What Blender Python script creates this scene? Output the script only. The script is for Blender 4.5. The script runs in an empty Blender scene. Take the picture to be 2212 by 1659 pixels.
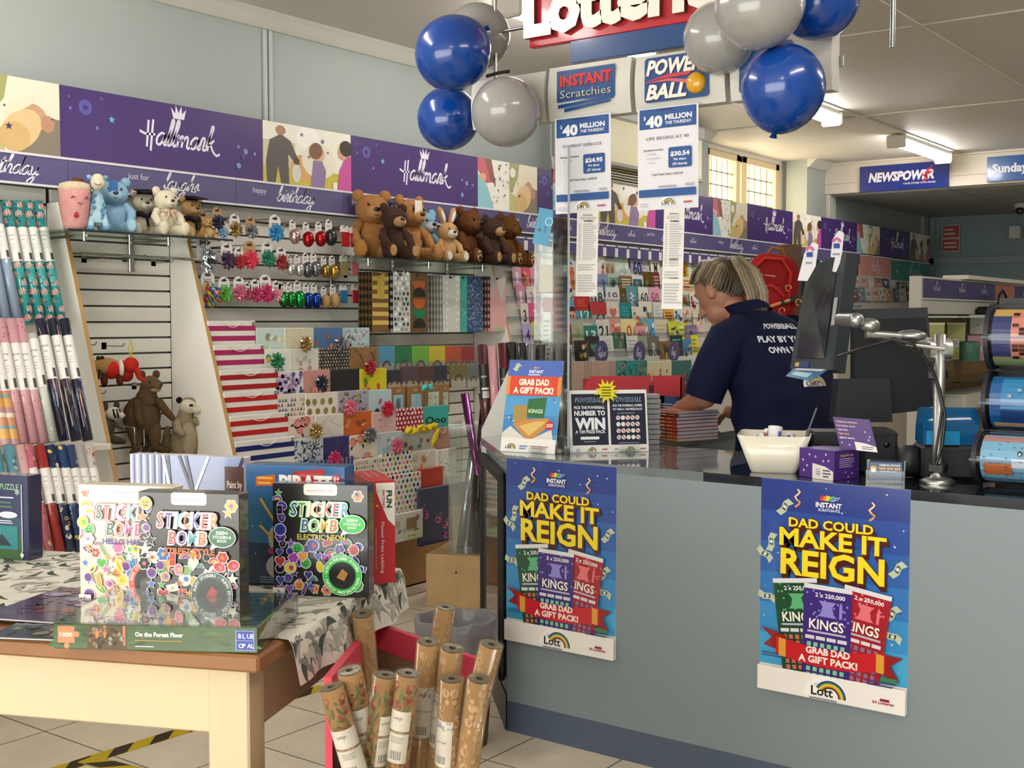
import bpy, math, random
from mathutils import Vector as V, Matrix as MX, Euler
rnd = random.Random(7)
S = bpy.context.scene
COL = S.collection
PI = math.pi

# ------------------------------------------------------------ camera, world, light, exposure
FPX, CX, CY, EYE = 2600.0, 1106.0, 829.5, 1.35
YAW, PITCH = math.radians(36.6), math.radians(3.1)
cam_d = bpy.data.cameras.new('camera')
cam = bpy.data.objects.new('camera', cam_d)
COL.objects.link(cam)
cam_d.sensor_width = 36
cam_d.lens = FPX / 2212 * 36
cam_d.clip_start = .05
cam.location = (0, 0, EYE)
cam.rotation_euler = (PI / 2 - PITCH, 0, YAW)
S.camera = cam
S.view_settings.view_transform = 'Standard'
S.view_settings.look = 'None'
S.view_settings.gamma = 1
S.view_settings.exposure = 0.0
S.cycles.use_denoising = True
S.cycles.max_bounces = 7
S.cycles.diffuse_bounces = 3
S.cycles.glossy_bounces = 3
S.cycles.transparent_max_bounces = 12
S.cycles.caustics_reflective = False
S.cycles.caustics_refractive = False
S.cycles.sample_clamp_indirect = 6

wd = bpy.data.worlds.new('daylight_sky')
S.world = wd
wd.use_nodes = True
bg = wd.node_tree.nodes['Background']
bg.inputs[0].default_value = (1.0, .93, .82, 1)
bg.inputs[1].default_value = 3.0

def lamp(name, loc, rot, sx, sy, power, col, portal=False):
 d = bpy.data.lights.new(name, 'AREA')
 d.shape = 'RECTANGLE'
 d.size, d.size_y, d.energy, d.color = sx, sy, power, col
 o = bpy.data.objects.new(name, d)
 o.location, o.rotation_euler = loc, rot
 COL.objects.link(o)
 if portal:
  d.cycles.is_portal = True
 return o

# daylight entering through the glazed shop front (behind the camera) and the high side window
lamp('shopfront_daylight', (-1.3, -2.05, 1.25), (PI / 2, 0, 0), 5.2, 2.0, 165, (1, .98, .95))
lamp('window_daylight', (-4.76, 9.65, 2.28), (0, -PI / 2, 0), .9, 1.4, 30, (1, .86, .66))

# ------------------------------------------------------------ layout: a pixel of the photo met with a real plane of the room
_cy, _sy, _cp, _sp = math.cos(YAW), math.sin(YAW), math.cos(PITCH), math.sin(PITCH)
FW = V((-_sy * _cp, _cy * _cp, -_sp)); RT = V((_cy, _sy, 0)); UP = RT.cross(FW)
E0 = V((0, 0, EYE))

def ray(px, py):
 return FW + RT * ((px - CX) / FPX) - UP * ((py - CY) / FPX)

def on(ax, v, px, py):
 d = ray(px, py)
 return E0 + d * ((v - E0[ax]) / d[ax])

def onX(v, px, py): return on(0, v, px, py)
def onY(v, px, py): return on(1, v, px, py)
def onZ(v, px, py): return on(2, v, px, py)
def atD(d, px, py): return E0 + ray(px, py) * d

def onP(p, n, px, py):
 d = ray(px, py)
 return E0 + d * ((V(p) - E0).dot(V(n)) / d.dot(V(n)))

# ------------------------------------------------------------ colours and materials
def hx(s):
 if not isinstance(s, str):
  return s
 s = s.lstrip('#')
 if len(s) == 3:
  s = ''.join(c * 2 for c in s)
 out = []
 for i in (0, 2, 4):
  c = int(s[i:i + 2], 16) / 255
  out.append(c / 12.92 if c <= .04045 else ((c + .055) / 1.055) ** 2.4)
 return tuple(out)

MATS = {}

def mk(name, rough=.5, metal=0, spec=.5, noise=(8, .08), bump=None, coat=0, sheen=0, clear=None, emit=None, flat=None):
 """a material whose base colour is the mesh's own flat colour with a little procedural variation"""
 m = bpy.data.materials.new(name)
 m.use_nodes = True
 nt = m.node_tree
 N, L = nt.nodes, nt.links
 b = N['Principled BSDF']
 if flat:
  a = N.new('ShaderNodeRGB'); a.outputs[0].default_value = (*hx(flat), 1)
 else:
  a = N.new('ShaderNodeVertexColor'); a.layer_name = 'Col'
 tc = N.new('ShaderNodeTexCoord')
 no = N.new('ShaderNodeTexNoise'); no.inputs['Scale'].default_value = noise[0]; no.inputs['Detail'].default_value = 3
 L.new(tc.outputs['Object'], no.inputs['Vector'])
 mr = N.new('ShaderNodeMapRange')
 mr.inputs['To Min'].default_value = 1 - noise[1]; mr.inputs['To Max'].default_value = 1 + noise[1] * .6
 L.new(no.outputs['Fac'], mr.inputs['Value'])
 mx = N.new('ShaderNodeVectorMath'); mx.operation = 'SCALE'
 L.new(a.outputs[0], mx.inputs[0]); L.new(mr.outputs[0], mx.inputs['Scale'])
 L.new(mx.outputs[0], b.inputs['Base Color'])
 b.inputs['Roughness'].default_value = rough
 b.inputs['Metallic'].default_value = metal
 b.inputs['Specular IOR Level'].default_value = spec
 b.inputs['Coat Weight'].default_value = coat
 b.inputs['Coat Roughness'].default_value = .06
 if sheen:
  b.inputs['Sheen Weight'].default_value = sheen
  L.new(mx.outputs[0], b.inputs['Sheen Tint'])
 if bump:
  n2 = N.new('ShaderNodeTexNoise'); n2.inputs['Scale'].default_value = bump[0]; n2.inputs['Detail'].default_value = 4
  L.new(tc.outputs['Object'], n2.inputs['Vector'])
  bp = N.new('ShaderNodeBump'); bp.inputs['Strength'].default_value = bump[1]; bp.inputs['Distance'].default_value = bump[2]
  L.new(n2.outputs['Fac'], bp.inputs['Height']); L.new(bp.outputs[0], b.inputs['Normal'])
 if emit:
  L.new(mx.outputs[0], b.inputs['Emission Color']); b.inputs['Emission Strength'].default_value = emit
 if clear is not None:
  out = N['Material Output']
  tr = N.new('ShaderNodeBsdfTransparent')
  ms = N.new('ShaderNodeMixShader')
  lw = N.new('ShaderNodeLayerWeight'); lw.inputs['Blend'].default_value = .5
  m2 = N.new('ShaderNodeMapRange'); m2.inputs['To Min'].default_value = clear; m2.inputs['To Max'].default_value = min(1, clear + (.3 if name == 'film' else .9 if metal else .5))
  pw = N.new('ShaderNodeMath'); pw.operation = 'POWER'; pw.inputs[1].default_value = 4; L.new(lw.outputs['Facing'], pw.inputs[0]); L.new(pw.outputs[0], m2.inputs['Value']); L.new(m2.outputs[0], ms.inputs[0])
  L.new(mx.outputs[0], tr.inputs[0])
  L.new(tr.outputs[0], ms.inputs[1]); L.new(b.outputs[0], ms.inputs[2]); L.new(ms.outputs[0], out.inputs[0])
 MATS[name] = m
 return m

mk('paper', .6, noise=(14, .05))
mk('gloss', .22, noise=(10, .05), coat=.35)
mk('card', .32, noise=(10, .05))
mk('plastic', .38, noise=(12, .06))
mk('black_plastic', .5, noise=(30, .15), bump=(500, .1, .001))
mk('paint', .55, noise=(3, .04), bump=(60, .05, .002))
mk('wood', .45, noise=(9, .25), bump=(40, .08, .002))
mk('board', .7, noise=(20, .12))
mk('plush', .95, noise=(40, .22), bump=(220, .9, .006), sheen=.35, spec=.1)
mk('curly', .95, noise=(38, .45), bump=(85, 1.0, .014), sheen=.3, spec=.1)
mk('cloth', .9, noise=(30, .12), bump=(160, .25, .003), spec=.15)
mk('knit', .85, noise=(60, .1), bump=(400, .2, .001), spec=.2)
mk('metal', .25, metal=1, noise=(20, .08))
mk('brushed', .38, metal=1, noise=(60, .12))
mk('foil', .2, metal=.85, noise=(30, .15), bump=(25, .3, .004))
mk('satin', .28, noise=(20, .1), coat=.3)
mk('balloon', .2, noise=(5, .04), coat=.35, spec=.5)
mk('skin', .5, noise=(30, .06), bump=(300, .05, .001))
mk('hair', .45, noise=(50, .3), bump=(160, .4, .003))
mk('glass', .02, 1, noise=(5, .02), clear=.03)
mk('wrap', .03, 1, noise=(5, .02), clear=.1, bump=(14, .15, .004))
mk('film', .08, noise=(30, .1), clear=.03, bump=(30, .5, .006))
mk('acrylic', .05, 1, noise=(5, .03), clear=.03)
mk('bag', .25, noise=(20, .1), clear=.45, bump=(18, .6, .01))
mk('tint', .08, noise=(5, .05), clear=.5)
mk('lamp', .4, emit=34.0, noise=(3, .02))
mk('body_skin', .5, noise=(30, .08), bump=(300, .05, .001), flat='#a9745c')
mk('screen', .07, noise=(5, .05), coat=.8)

# ------------------------------------------------------------ mesh builder
class MB:
 def __init__(s, mt='paper', col='#ffffff'):
  s.v, s.f, s.c, s.m, s.sm = [], [], [], [], []
  s.T = MX.Identity(4)
  s.mt, s.col = mt, hx(col)
  s.mats = []

 def set(s, mt=None, col=None):
  if mt: s.mt = mt
  if col is not None: s.col = hx(col)
  return s

 def add(s, vs, fs, smooth=False, cols=None):
  k = len(s.v)
  T = s.T
  s.v += [tuple(T @ V(p)) for p in vs]
  if s.mt not in s.mats: s.mats.append(s.mt)
  mi = s.mats.index(s.mt)
  for i, f in enumerate(fs):
   s.f.append([k + j for j in f]); s.c.append(cols[i] if cols else s.col); s.m.append(mi); s.sm.append(smooth)
  return s

 def box(s, x0, x1, y0, y1, z0, z1, b=0.0):
  x0, x1 = min(x0, x1), max(x0, x1); y0, y1 = min(y0, y1), max(y0, y1); z0, z1 = min(z0, z1), max(z0, z1)
  b = min(b, (x1 - x0) * .45, (y1 - y0) * .45, (z1 - z0) * .45)
  if b <= 0:
   vs = [(x, y, z) for x in (x0, x1) for y in (y0, y1) for z in (z0, z1)]
   return s.add(vs, [(0, 1, 3, 2), (4, 6, 7, 5), (0, 4, 5, 1), (2, 3, 7, 6), (0, 2, 6, 4), (1, 5, 7, 3)])
  vs, ix = [], {}
  for i in (0, 1):
   for j in (0, 1):
    for k in (0, 1):
     X, Y, Z = (x0, x1)[i], (y0, y1)[j], (z0, z1)[k]
     dx, dy, dz = (b, -b)[i], (b, -b)[j], (b, -b)[k]
     for a, p in enumerate(((X, Y + dy, Z + dz), (X + dx, Y, Z + dz), (X + dx, Y + dy, Z))):
      ix[i, j, k, a] = len(vs); vs.append(p)
  g = lambda i, j, k, a: ix[i, j, k, a]
  fs = []
  for e in (0, 1):
   fs.append([g(e, 0, 0, 0), g(e, 0, 1, 0), g(e, 1, 1, 0), g(e, 1, 0, 0)][::1 if e == 0 else -1])
   fs.append([g(0, e, 0, 1), g(1, e, 0, 1), g(1, e, 1, 1), g(0, e, 1, 1)][::1 if e == 0 else -1])
   fs.append([g(0, 0, e, 2), g(0, 1, e, 2), g(1, 1, e, 2), g(1, 0, e, 2)][::1 if e == 0 else -1])
  for p in (0, 1):
   for q in (0, 1):
    fs.append([g(p, q, 0, 0), g(p, q, 1, 0), g(p, q, 1, 1), g(p, q, 0, 1)])
    fs.append([g(p, 0, q, 0), g(p, 1, q, 0), g(p, 1, q, 2), g(p, 0, q, 2)])
    fs.append([g(0, p, q, 1), g(1, p, q, 1), g(1, p, q, 2), g(0, p, q, 2)])
    for r in (0, 1):
     fs.append([g(p, q, r, 0), g(p, q, r, 1), g(p, q, r, 2)])
  cx, cy, cz = (x0 + x1) / 2, (y0 + y1) / 2, (z0 + z1) / 2
  out = []
  for f in fs:
   a, bb, c = (V(vs[f[i]]) for i in range(3))
   n = (bb - a).cross(c - a)
   out.append(f if n.dot((a + bb + c) / 3 - V((cx, cy, cz))) > 0 else f[::-1])
  return s.add(vs, out)

 def ring(s, rings, closed=True, cap0=True, cap1=True, smooth=True):
  n = len(rings[0]); vs = [p for r in rings for p in r]; fs = []
  for i in range(len(rings) - 1):
   for j in range(n if closed else n - 1):
    a, b = i * n + j, i * n + (j + 1) % n
    fs.append((a, b, b + n, a + n))
  s.add(vs, fs, smooth)
  if cap0: s.add(rings[0], [list(range(n))[::-1]])
  if cap1: s.add(rings[-1], [list(range(n))])
  return s

 def lathe(s, prof, seg=24, cx=0, cy=0, a0=0, a1=2 * PI, cap=True):
  full = abs(a1 - a0 - 2 * PI) < 1e-6
  k = seg if full else seg + 1
  rs = [[(cx + r * math.cos(a0 + (a1 - a0) * j / seg), cy + r * math.sin(a0 + (a1 - a0) * j / seg), z) for j in range(k)] for r, z in prof]
  return s.ring(rs, full, cap and prof[0][0] > 1e-5, cap and prof[-1][0] > 1e-5)

 def cyl(s, p0, p1, r0, r1=None, seg=16, cap=True, smooth=True):
  r1 = r0 if r1 is None else r1
  p0, p1 = V(p0), V(p1)
  q = (p1 - p0).to_track_quat('Z', 'Y').to_matrix()
  rs = [[p + q @ V((r * math.cos(2 * PI * j / seg), r * math.sin(2 * PI * j / seg), 0)) for j in range(seg)] for p, r in ((p0, r0), (p1, r1))]
  return s.ring(rs, True, cap, cap, smooth)

 def tube(s, pts, r, seg=8, cap=True):
  pts = [V(p) for p in pts]; rs = []; up = None
  for i, p in enumerate(pts):
   t = (pts[min(i + 1, len(pts) - 1)] - pts[max(i - 1, 0)]).normalized()
   if up is None: up = t.orthogonal().normalized()
   up = (up - t * up.dot(t)); up = up.normalized() if up.length > 1e-6 else t.orthogonal().normalized()
   w = t.cross(up); rr = r[i] if isinstance(r, (list, tuple)) else r
   rs.append([p + (up * math.cos(2 * PI * j / seg) + w * math.sin(2 * PI * j / seg)) * rr for j in range(seg)])
  return s.ring(rs, True, cap, cap)

 def ball(s, c, rx, ry=None, rz=None, seg=20, rings=12, rot=None, jit=0, fn=None):
  ry = rx if ry is None else ry; rz = rx if rz is None else rz
  c = V(c); R = Euler(rot).to_matrix() if rot else MX.Identity(3)
  vs = []
  for i in range(rings + 1):
   th = PI * i / rings
   for j in range(seg):
    ph = 2 * PI * j / seg
    p = V((math.sin(th) * math.cos(ph), math.sin(th) * math.sin(ph), math.cos(th)))
    if fn: p = V(fn(p))
    k = 1 + (rnd.uniform(-jit, jit) if jit and 0 < i < rings else 0)
    vs.append(c + R @ V((p.x * rx * k, p.y * ry * k, p.z * rz * k)))
  fs = []
  for i in range(rings):
   for j in range(seg):
    a, b = i * seg + j, i * seg + (j + 1) % seg
    if i == 0: fs.append((a, a + seg, b + seg))
    elif i == rings - 1: fs.append((a, a + seg, b))
    else: fs.append((a, a + seg, b + seg, b))
  return s.add(vs, fs, True)

 def poly(s, pts):
  return s.add(pts, [list(range(len(pts)))])

 def prism(s, pts, z0, z1):
  n = len(pts)
  area = sum(pts[i][0] * pts[(i + 1) % n][1] - pts[(i + 1) % n][0] * pts[i][1] for i in range(n))
  if area < 0: pts = pts[::-1]
  vs = [(x, y, z0) for x, y in pts] + [(x, y, z1) for x, y in pts]
  return s.add(vs, [list(range(n))[::-1], list(range(n, 2 * n))] + [(i, (i + 1) % n, n + (i + 1) % n, n + i) for i in range(n)])

 def mesh(s, name):
  me = bpy.data.meshes.new(name)
  me.from_pydata(s.v, [], s.f)
  for k in s.mats: me.materials.append(MATS[k])
  n = len(me.polygons)
  me.polygons.foreach_set('material_index', s.m)
  me.polygons.foreach_set('use_smooth', s.sm)
  ca = me.color_attributes.new('Col', 'FLOAT_COLOR', 'CORNER')
  buf = []
  for f, c in zip(s.f, s.c):
   buf += [c[0], c[1], c[2], 1.0] * len(f)
  ca.data.foreach_set('color', buf)
  me.update()
  return me

 def ob(s, name, parent=None, loc=None, rot=None):
  o = bpy.data.objects.new(name, s.mesh(name))
  COL.objects.link(o)
  if parent: o.parent = parent
  if loc is not None: o.location = loc
  if rot is not None: o.rotation_euler = rot if not isinstance(rot, (int, float)) else (0, 0, rot)
  return o

 def solo(s, name, label, cat, group=None, loc=None, rot=None, kind=None):
  return tag(s.ob(name, None, loc, rot), label, cat, group, kind)

 def struct(s, name):
  o = s.ob(name); o['kind'] = 'structure'; return o

def tag(o, label, cat, group=None, kind=None):
 o['label'] = label; o['category'] = cat
 if group: o['group'] = group
 if kind: o['kind'] = kind
 return o

def thing(name, label, cat, loc=(0, 0, 0), rot=0, group=None):
 o = bpy.data.objects.new(name, None)
 o.empty_display_size = .05
 o.location = loc
 o.rotation_euler = rot if not isinstance(rot, (int, float)) else (0, 0, rot)
 COL.objects.link(o)
 return tag(o, label, cat, group)

def dup(root, loc, rot=None, label=None, group=None):
 r = root.copy(); COL.objects.link(r); r.location = loc
 if rot is not None: r.rotation_euler = rot if not isinstance(rot, (int, float)) else (0, 0, rot)
 if label: r['label'] = label
 if group: r['group'] = group
 for ch in list(root.children):
  c = ch.copy(); COL.objects.link(c); c.parent = r
  for g in list(ch.children):
   d = g.copy(); COL.objects.link(d); d.parent = c
 return r

# ------------------------------------------------------------ lettering
_TX = {}

def glyphs(t, bold=0, shear=0, sp=1.0):
 k = (t, bold, shear, sp)
 if k not in _TX:
  c = bpy.data.curves.new('lettering', 'FONT')
  c.body = t; c.size = 1; c.resolution_u = 2; c.offset = bold; c.shear = shear; c.space_character = sp
  o = bpy.data.objects.new('lettering', c)
  me = o.to_mesh()
  vs = [(v.co.x, v.co.y) for v in me.vertices]; fs = [tuple(p.vertices) for p in me.polygons]
  o.to_mesh_clear(); bpy.data.objects.remove(o); bpy.data.curves.remove(c)
  xs = [v[0] for v in vs] or [0, 1]
  _TX[k] = (vs, fs, min(xs), max(xs))
 return _TX[k]

def solid_text(mb, t, o, u, v, n, h, w, depth, face, side, bold=.03, mt='gloss', shear=0):
 """raised letters: faces at depth, walls back to the board; o = lower centre"""
 vs, fs, a, b = glyphs(t, bold, shear)
 k = h / .72; kx = w / (b - a)
 o, u, v, n = V(o), V(u), V(v), V(n)
 f2 = [o + u * ((x - (a + b) / 2) * kx) + v * (y * k) for x, y in vs]
 mb.set(mt, face).add([p + n * depth for p in f2], fs)
 ed = {}
 for f in fs:
  for i in range(len(f)):
   e = (f[i], f[(i + 1) % len(f)]); key = (min(e), max(e))
   ed[key] = None if key in ed else e
 mb.set(mt, side)
 for e in ed.values():
  if e: mb.add([f2[e[0]], f2[e[1]], f2[e[1]] + n * depth, f2[e[0]] + n * depth], [(0, 1, 2, 3)])

# cursive lettering as pen strokes, x-height 1
SCRIPT = {
 'a': (1.1, [[(.85, .85), (.5, 1), (.12, .6), (.15, .1), (.5, .05), (.85, .7), (.9, .95)], [(.9, .95), (.8, .3), (.95, 0), (1.15, .2)]]),
 'b': (1.0, [[(0, .3), (.4, 1.4), (.5, 2), (.3, 2), (.15, .8), (.2, .1), (.55, 0), (.85, .5), (.6, .95), (.25, .6)], [(.6, .9), (1.05, .75)]]),
 'd': (1.15, [[(.85, .85), (.5, 1), (.12, .6), (.15, .1), (.5, .05), (.8, .5), (1.05, 2)], [(1.05, 2), (.85, .4), (.95, 0), (1.2, .2)]]),
 'f': (.8, [[(0, .2), (.5, 1.2), (.7, 2), (.5, 2), (.35, 1), (.2, -.8), (.05, -.7), (.3, 0), (.8, .3)]]),
 'g': (1.05, [[(.8, .85), (.5, 1), (.12, .6), (.15, .1), (.5, .05), (.85, .7), (.9, .95)], [(.9, .95), (.7, -.6), (.3, -1), (.1, -.6), (1.1, .2)]]),
 'h': (1.1, [[(0, .3), (.45, 1.4), (.6, 2.1), (.4, 2), (.2, 0)], [(.25, .4), (.55, .95), (.8, .8), (.75, .1), (.9, 0), (1.15, .25)]]),
 'i': (.55, [[(0, .2), (.3, .95), (.25, .1), (.4, 0), (.6, .2)], [(.38, 1.4), (.45, 1.5)]]),
 'k': (1.05, [[(0, .3), (.4, 1.4), (.55, 2.1), (.35, 2), (.2, 0)], [(.8, 1), (.3, .5), (.5, .5), (.85, 0), (1.3, -.3), (1.6, -.1)]]),
 'l': (.6, [[(0, .2), (.45, 1.4), (.55, 2.1), (.35, 2.1), (.2, .5), (.3, 0), (.6, .2)]]),
 'm': (1.5, [[(0, .8), (.15, .95), (.1, 0)], [(.15, .5), (.45, .95), (.6, .8), (.55, 0)], [(.6, .5), (.9, .95), (1.1, .8), (1.1, .1), (1.3, 0), (1.5, .3)]]),
 'n': (1.1, [[(0, .8), (.15, .95), (.1, 0)], [(.15, .5), (.5, .95), (.7, .8), (.7, .1), (.9, 0), (1.1, .3)]]),
 'o': (1.0, [[(.5, 1), (.12, .6), (.2, .05), (.6, .1), (.75, .6), (.5, 1), (1.0, .85)]]),
 'p': (1.0, [[(.05, .9), (.2, 1), (.05, -.9)], [(.15, .3), (.5, 1), (.85, .6), (.6, .05), (.2, .1)]]),
 'r': (.75, [[(0, .2), (.25, 1.05), (.5, .9), (.4, .2), (.55, 0), (.8, .2)]]),
 's': (.8, [[(0, .1), (.5, 1.05), (.55, .4), (.3, 0), (.05, .1), (.9, .3)]]),
 't': (.7, [[(0, .3), (.4, 1.7), (.25, .2), (.4, 0), (.7, .2)], [(.05, 1.2), (.75, 1.25)]]),
 'u': (1.1, [[(0, .8), (.15, .95), (.15, .15), (.4, 0), (.75, .5), (.8, .95)], [(.8, .95), (.75, .15), (.9, 0), (1.15, .2)]]),
 'y': (1.05, [[(0, .8), (.15, .95), (.15, .2), (.4, .05), (.75, .5), (.85, .95)], [(.85, .95), (.6, -.6), (.2, -1), (.0, -.6), (1.1, .2)]]),
 'w': (1.5, [[(0, .8), (.12, .95), (.15, .15), (.35, 0), (.65, .4), (.7, .9)], [(.7, .9), (.7, .15), (.95, 0), (1.3, .5), (1.25, .95), (1.5, .85)]]),
 'e': (.9, [[(.1, .45), (.7, .6), (.5, 1), (.12, .6), (.25, .05), (.55, .02), (.9, .4)]]),
 'H': (1.3, [[(.3, 1.9), (.3, -.3)], [(.75, 2), (.7, -.6)], [(-.5, .95), (.1, .75), (1.05, .8)]]),
}

def spline(pts, n=5):
 out = []
 P = [V((p[0], p[1])) for p in pts]
 for i in range(len(P) - 1):
  a = P[max(i - 1, 0)]; b = P[i]; c = P[i + 1]; d = P[min(i + 2, len(P) - 1)]
  for k in range(n):
   t = k / n
   out.append(.5 * ((2 * b) + (c - a) * t + (2 * a - 5 * b + 4 * c - d) * t * t + (3 * b - a - 3 * c + d) * t ** 3))
 out.append(P[-1])
 return [(p.x, p.y) for p in out]

class PR:
 """flat printing on a surface: local (u, v) in metres; every layer sits a hair above the last"""
 def __init__(s, mb, o, u, v, step=.0003, fn=None, mt='card', base=.0004):
  s.mb, s.o, s.u, s.v = mb, V(o), V(u).normalized(), V(v).normalized()
  s.n = s.u.cross(s.v).normalized()
  s.k, s.step, s.fn, s.mt, s.base = 0, step, fn, mt, base

 def p(s, x, y):
  h = s.base + s.k * s.step
  if s.fn: return s.fn(x, y, h)
  return s.o + s.u * x + s.v * y + s.n * h

 def shape(s, pts, col, mt=None):
  s.k += 1
  s.mb.set(mt or s.mt, col).poly([s.p(x, y) for x, y in pts])
  return s

 def tris(s, vs, fs, col, mt=None):
  s.k += 1
  s.mb.set(mt or s.mt, col).add([s.p(x, y) for x, y in vs], fs)
  return s

 def rect(s, x0, y0, x1, y1, col, mt=None, div=1):
  if s.fn and div == 1: div = 8
  s.k += 1
  s.mb.set(mt or s.mt, col)
  for i in range(div):
   a, b = x0 + (x1 - x0) * i / div, x0 + (x1 - x0) * (i + 1) / div
   s.mb.poly([s.p(a, y0), s.p(b, y0), s.p(b, y1), s.p(a, y1)])
  return s

 def rrect(s, x0, y0, x1, y1, r, col, mt=None):
  pts = []
  for cx, cy, a in ((x1 - r, y0 + r, -PI / 2), (x1 - r, y1 - r, 0), (x0 + r, y1 - r, PI / 2), (x0 + r, y0 + r, PI)):
   pts += [(cx + r * math.cos(a + PI / 2 * i / 4), cy + r * math.sin(a + PI / 2 * i / 4)) for i in range(5)]
  return s.shape(pts, col, mt)

 def disc(s, x, y, r, col, ry=None, n=16, rot=0, mt=None):
  ry = r if ry is None else ry
  c, q = math.cos(rot), math.sin(rot)
  pts = []
  for i in range(n):
   a, b = r * math.cos(2 * PI * i / n), ry * math.sin(2 * PI * i / n)
   pts.append((x + a * c - b * q, y + a * q + b * c))
  return s.shape(pts, col, mt)

 def arc(s, x, y, r0, r1, a0, a1, col, n=12):
  a = [math.radians(a0 + (a1 - a0) * i / n) for i in range(n + 1)]
  vs = [(x + r1 * math.cos(t), y + r1 * math.sin(t)) for t in a] + [(x + r0 * math.cos(t), y + r0 * math.sin(t)) for t in a]
  return s.tris(vs, [(i, i + 1, n + 2 + i, n + 1 + i)[::-1] for i in range(n)], col)

 def star(s, x, y, r, col, n=5, q=.42, rot=0):
  pts = []
  for i in range(2 * n):
   k = r if i % 2 == 0 else r * q
   a = PI / 2 + rot + PI * i / n
   pts.append((x + k * math.cos(a), y + k * math.sin(a)))
  vs = pts + [(x, y)]
  return s.tris(vs, [(i, (i + 1) % (2 * n), 2 * n) for i in range(2 * n)], col)

 def line(s, pts, w, col, mt=None):
  P = [V((a, b)) for a, b in pts]
  vs, fs = [], []
  for i, p in enumerate(P):
   t = P[min(i + 1, len(P) - 1)] - P[max(i - 1, 0)]
   t = t.normalized() if t.length > 1e-9 else V((1, 0))
   nn = V((-t.y, t.x)) * (w / 2)
   vs += [tuple(p + nn), tuple(p - nn)]
   if i: fs.append((2 * i - 2, 2 * i - 1, 2 * i + 1, 2 * i))
  return s.tris(vs, fs, col, mt)

 def text(s, t, x, y, h, col, w=None, bold=.0, shear=0, rot=0, al='c', sp=1.0, vert=None):
  """cap height h, lower edge at y, squeezed to width w"""
  vs, fs, a, b = glyphs(t, bold, shear, sp)
  if not vs: return s
  k = h / .72
  kx = w / (b - a) if w else k
  ox = {'c': (a + b) / 2, 'l': a, 'r': b}[al]
  c, q = math.cos(rot), math.sin(rot)
  out = []
  for px, py in vs:
   X, Y = (px - ox) * kx, py * k
   out.append((x + X * c - Y * q, y + X * q + Y * c))
  return s.tris(out, fs, col)

 def script(s, t, x, y, xh, w, col, shear=.25):
  cx = x
  s.k += 1
  for ch in t:
   if ch == ' ': cx += xh * .6; continue
   adv, st = SCRIPT[ch]
   for stroke in st:
    pts = spline(stroke, 4)
    s.k -= 1
    s.line([(cx + (a + b * shear) * xh, y + b * xh) for a, b in pts], w, col)
   cx += adv * xh * .92
  return cx

 def fine(s, x0, y0, x1, y1, n, col):
  """rows of print too small to read"""
  s.k += 1
  for i in range(n):
   y = y1 - (y1 - y0) * (i + .5) / n
   s.k -= 1
   s.rect(x0, y - (y1 - y0) / n * .22, x0 + (x1 - x0) * rnd.uniform(.7, 1), y + (y1 - y0) / n * .22, col)
  return s

 def barcode(s, x0, y0, x1, y1):
  s.rect(x0, y0, x1, y1, '#f4f2ee')
  x = x0 + .05 * (x1 - x0)
  s.k += 1
  while x < x1 - .06 * (x1 - x0):
   w = (x1 - x0) * rnd.choice((.02, .03, .05))
   s.k -= 1
   s.rect(x, y0 + .1 * (y1 - y0), x + w, y1, '#15151a'); x += w * rnd.uniform(1.6, 2.4)
  return s

def crown_logo(P, x, y, xh, col='#e8e4f0', w=None, word='allmark'):
 """the card maker's mark: a small crown over a cursive name; x, y = start of the baseline"""
 w = w or xh * .2
 e = P.script('H', x, y, xh, w, col, .1)
 e = P.script(word, x + xh * 1.1, y, xh, w, col, .2)
 cx, cyy = (x + e) / 2 - xh * .1, y + xh * 2.35
 P.shape([(cx - .55 * xh, cyy), (cx + .55 * xh, cyy), (cx + .8 * xh, cyy + .9 * xh), (cx + .35 * xh, cyy + .45 * xh), (cx + .3 * xh, cyy + 1.15 * xh), (cx, cyy + .5 * xh),
    (cx - .3 * xh, cyy + 1.15 * xh), (cx - .35 * xh, cyy + .45 * xh), (cx - .8 * xh, cyy + .9 * xh)], col)
 return e

def lott_logo(P, x, y, w, wide=True):
 """a half round with a rainbow band and the words; x = centre, y = foot"""
 P.shape([(x + w * .5 * math.cos(PI * i / 14), y + w * .46 * math.sin(PI * i / 14)) for i in range(15)], '#f6f3f0')
 for i, c in enumerate(('#2f2f86', '#3f8f57', '#f0cf33', '#d8863a', '#3a2a1c')):
  P.arc(x + w * .1, y + w * .02, w * (.33 - .035 * i), w * (.365 - .035 * i), 0, 150, c)
 P.text('Lott', x - w * .08, y + w * .03, w * .2, '#15121c', bold=.02, w=w * .5)
 P.text('the', x - w * .2, y + w * .24, w * .06, '#4a8aa0')
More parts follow.
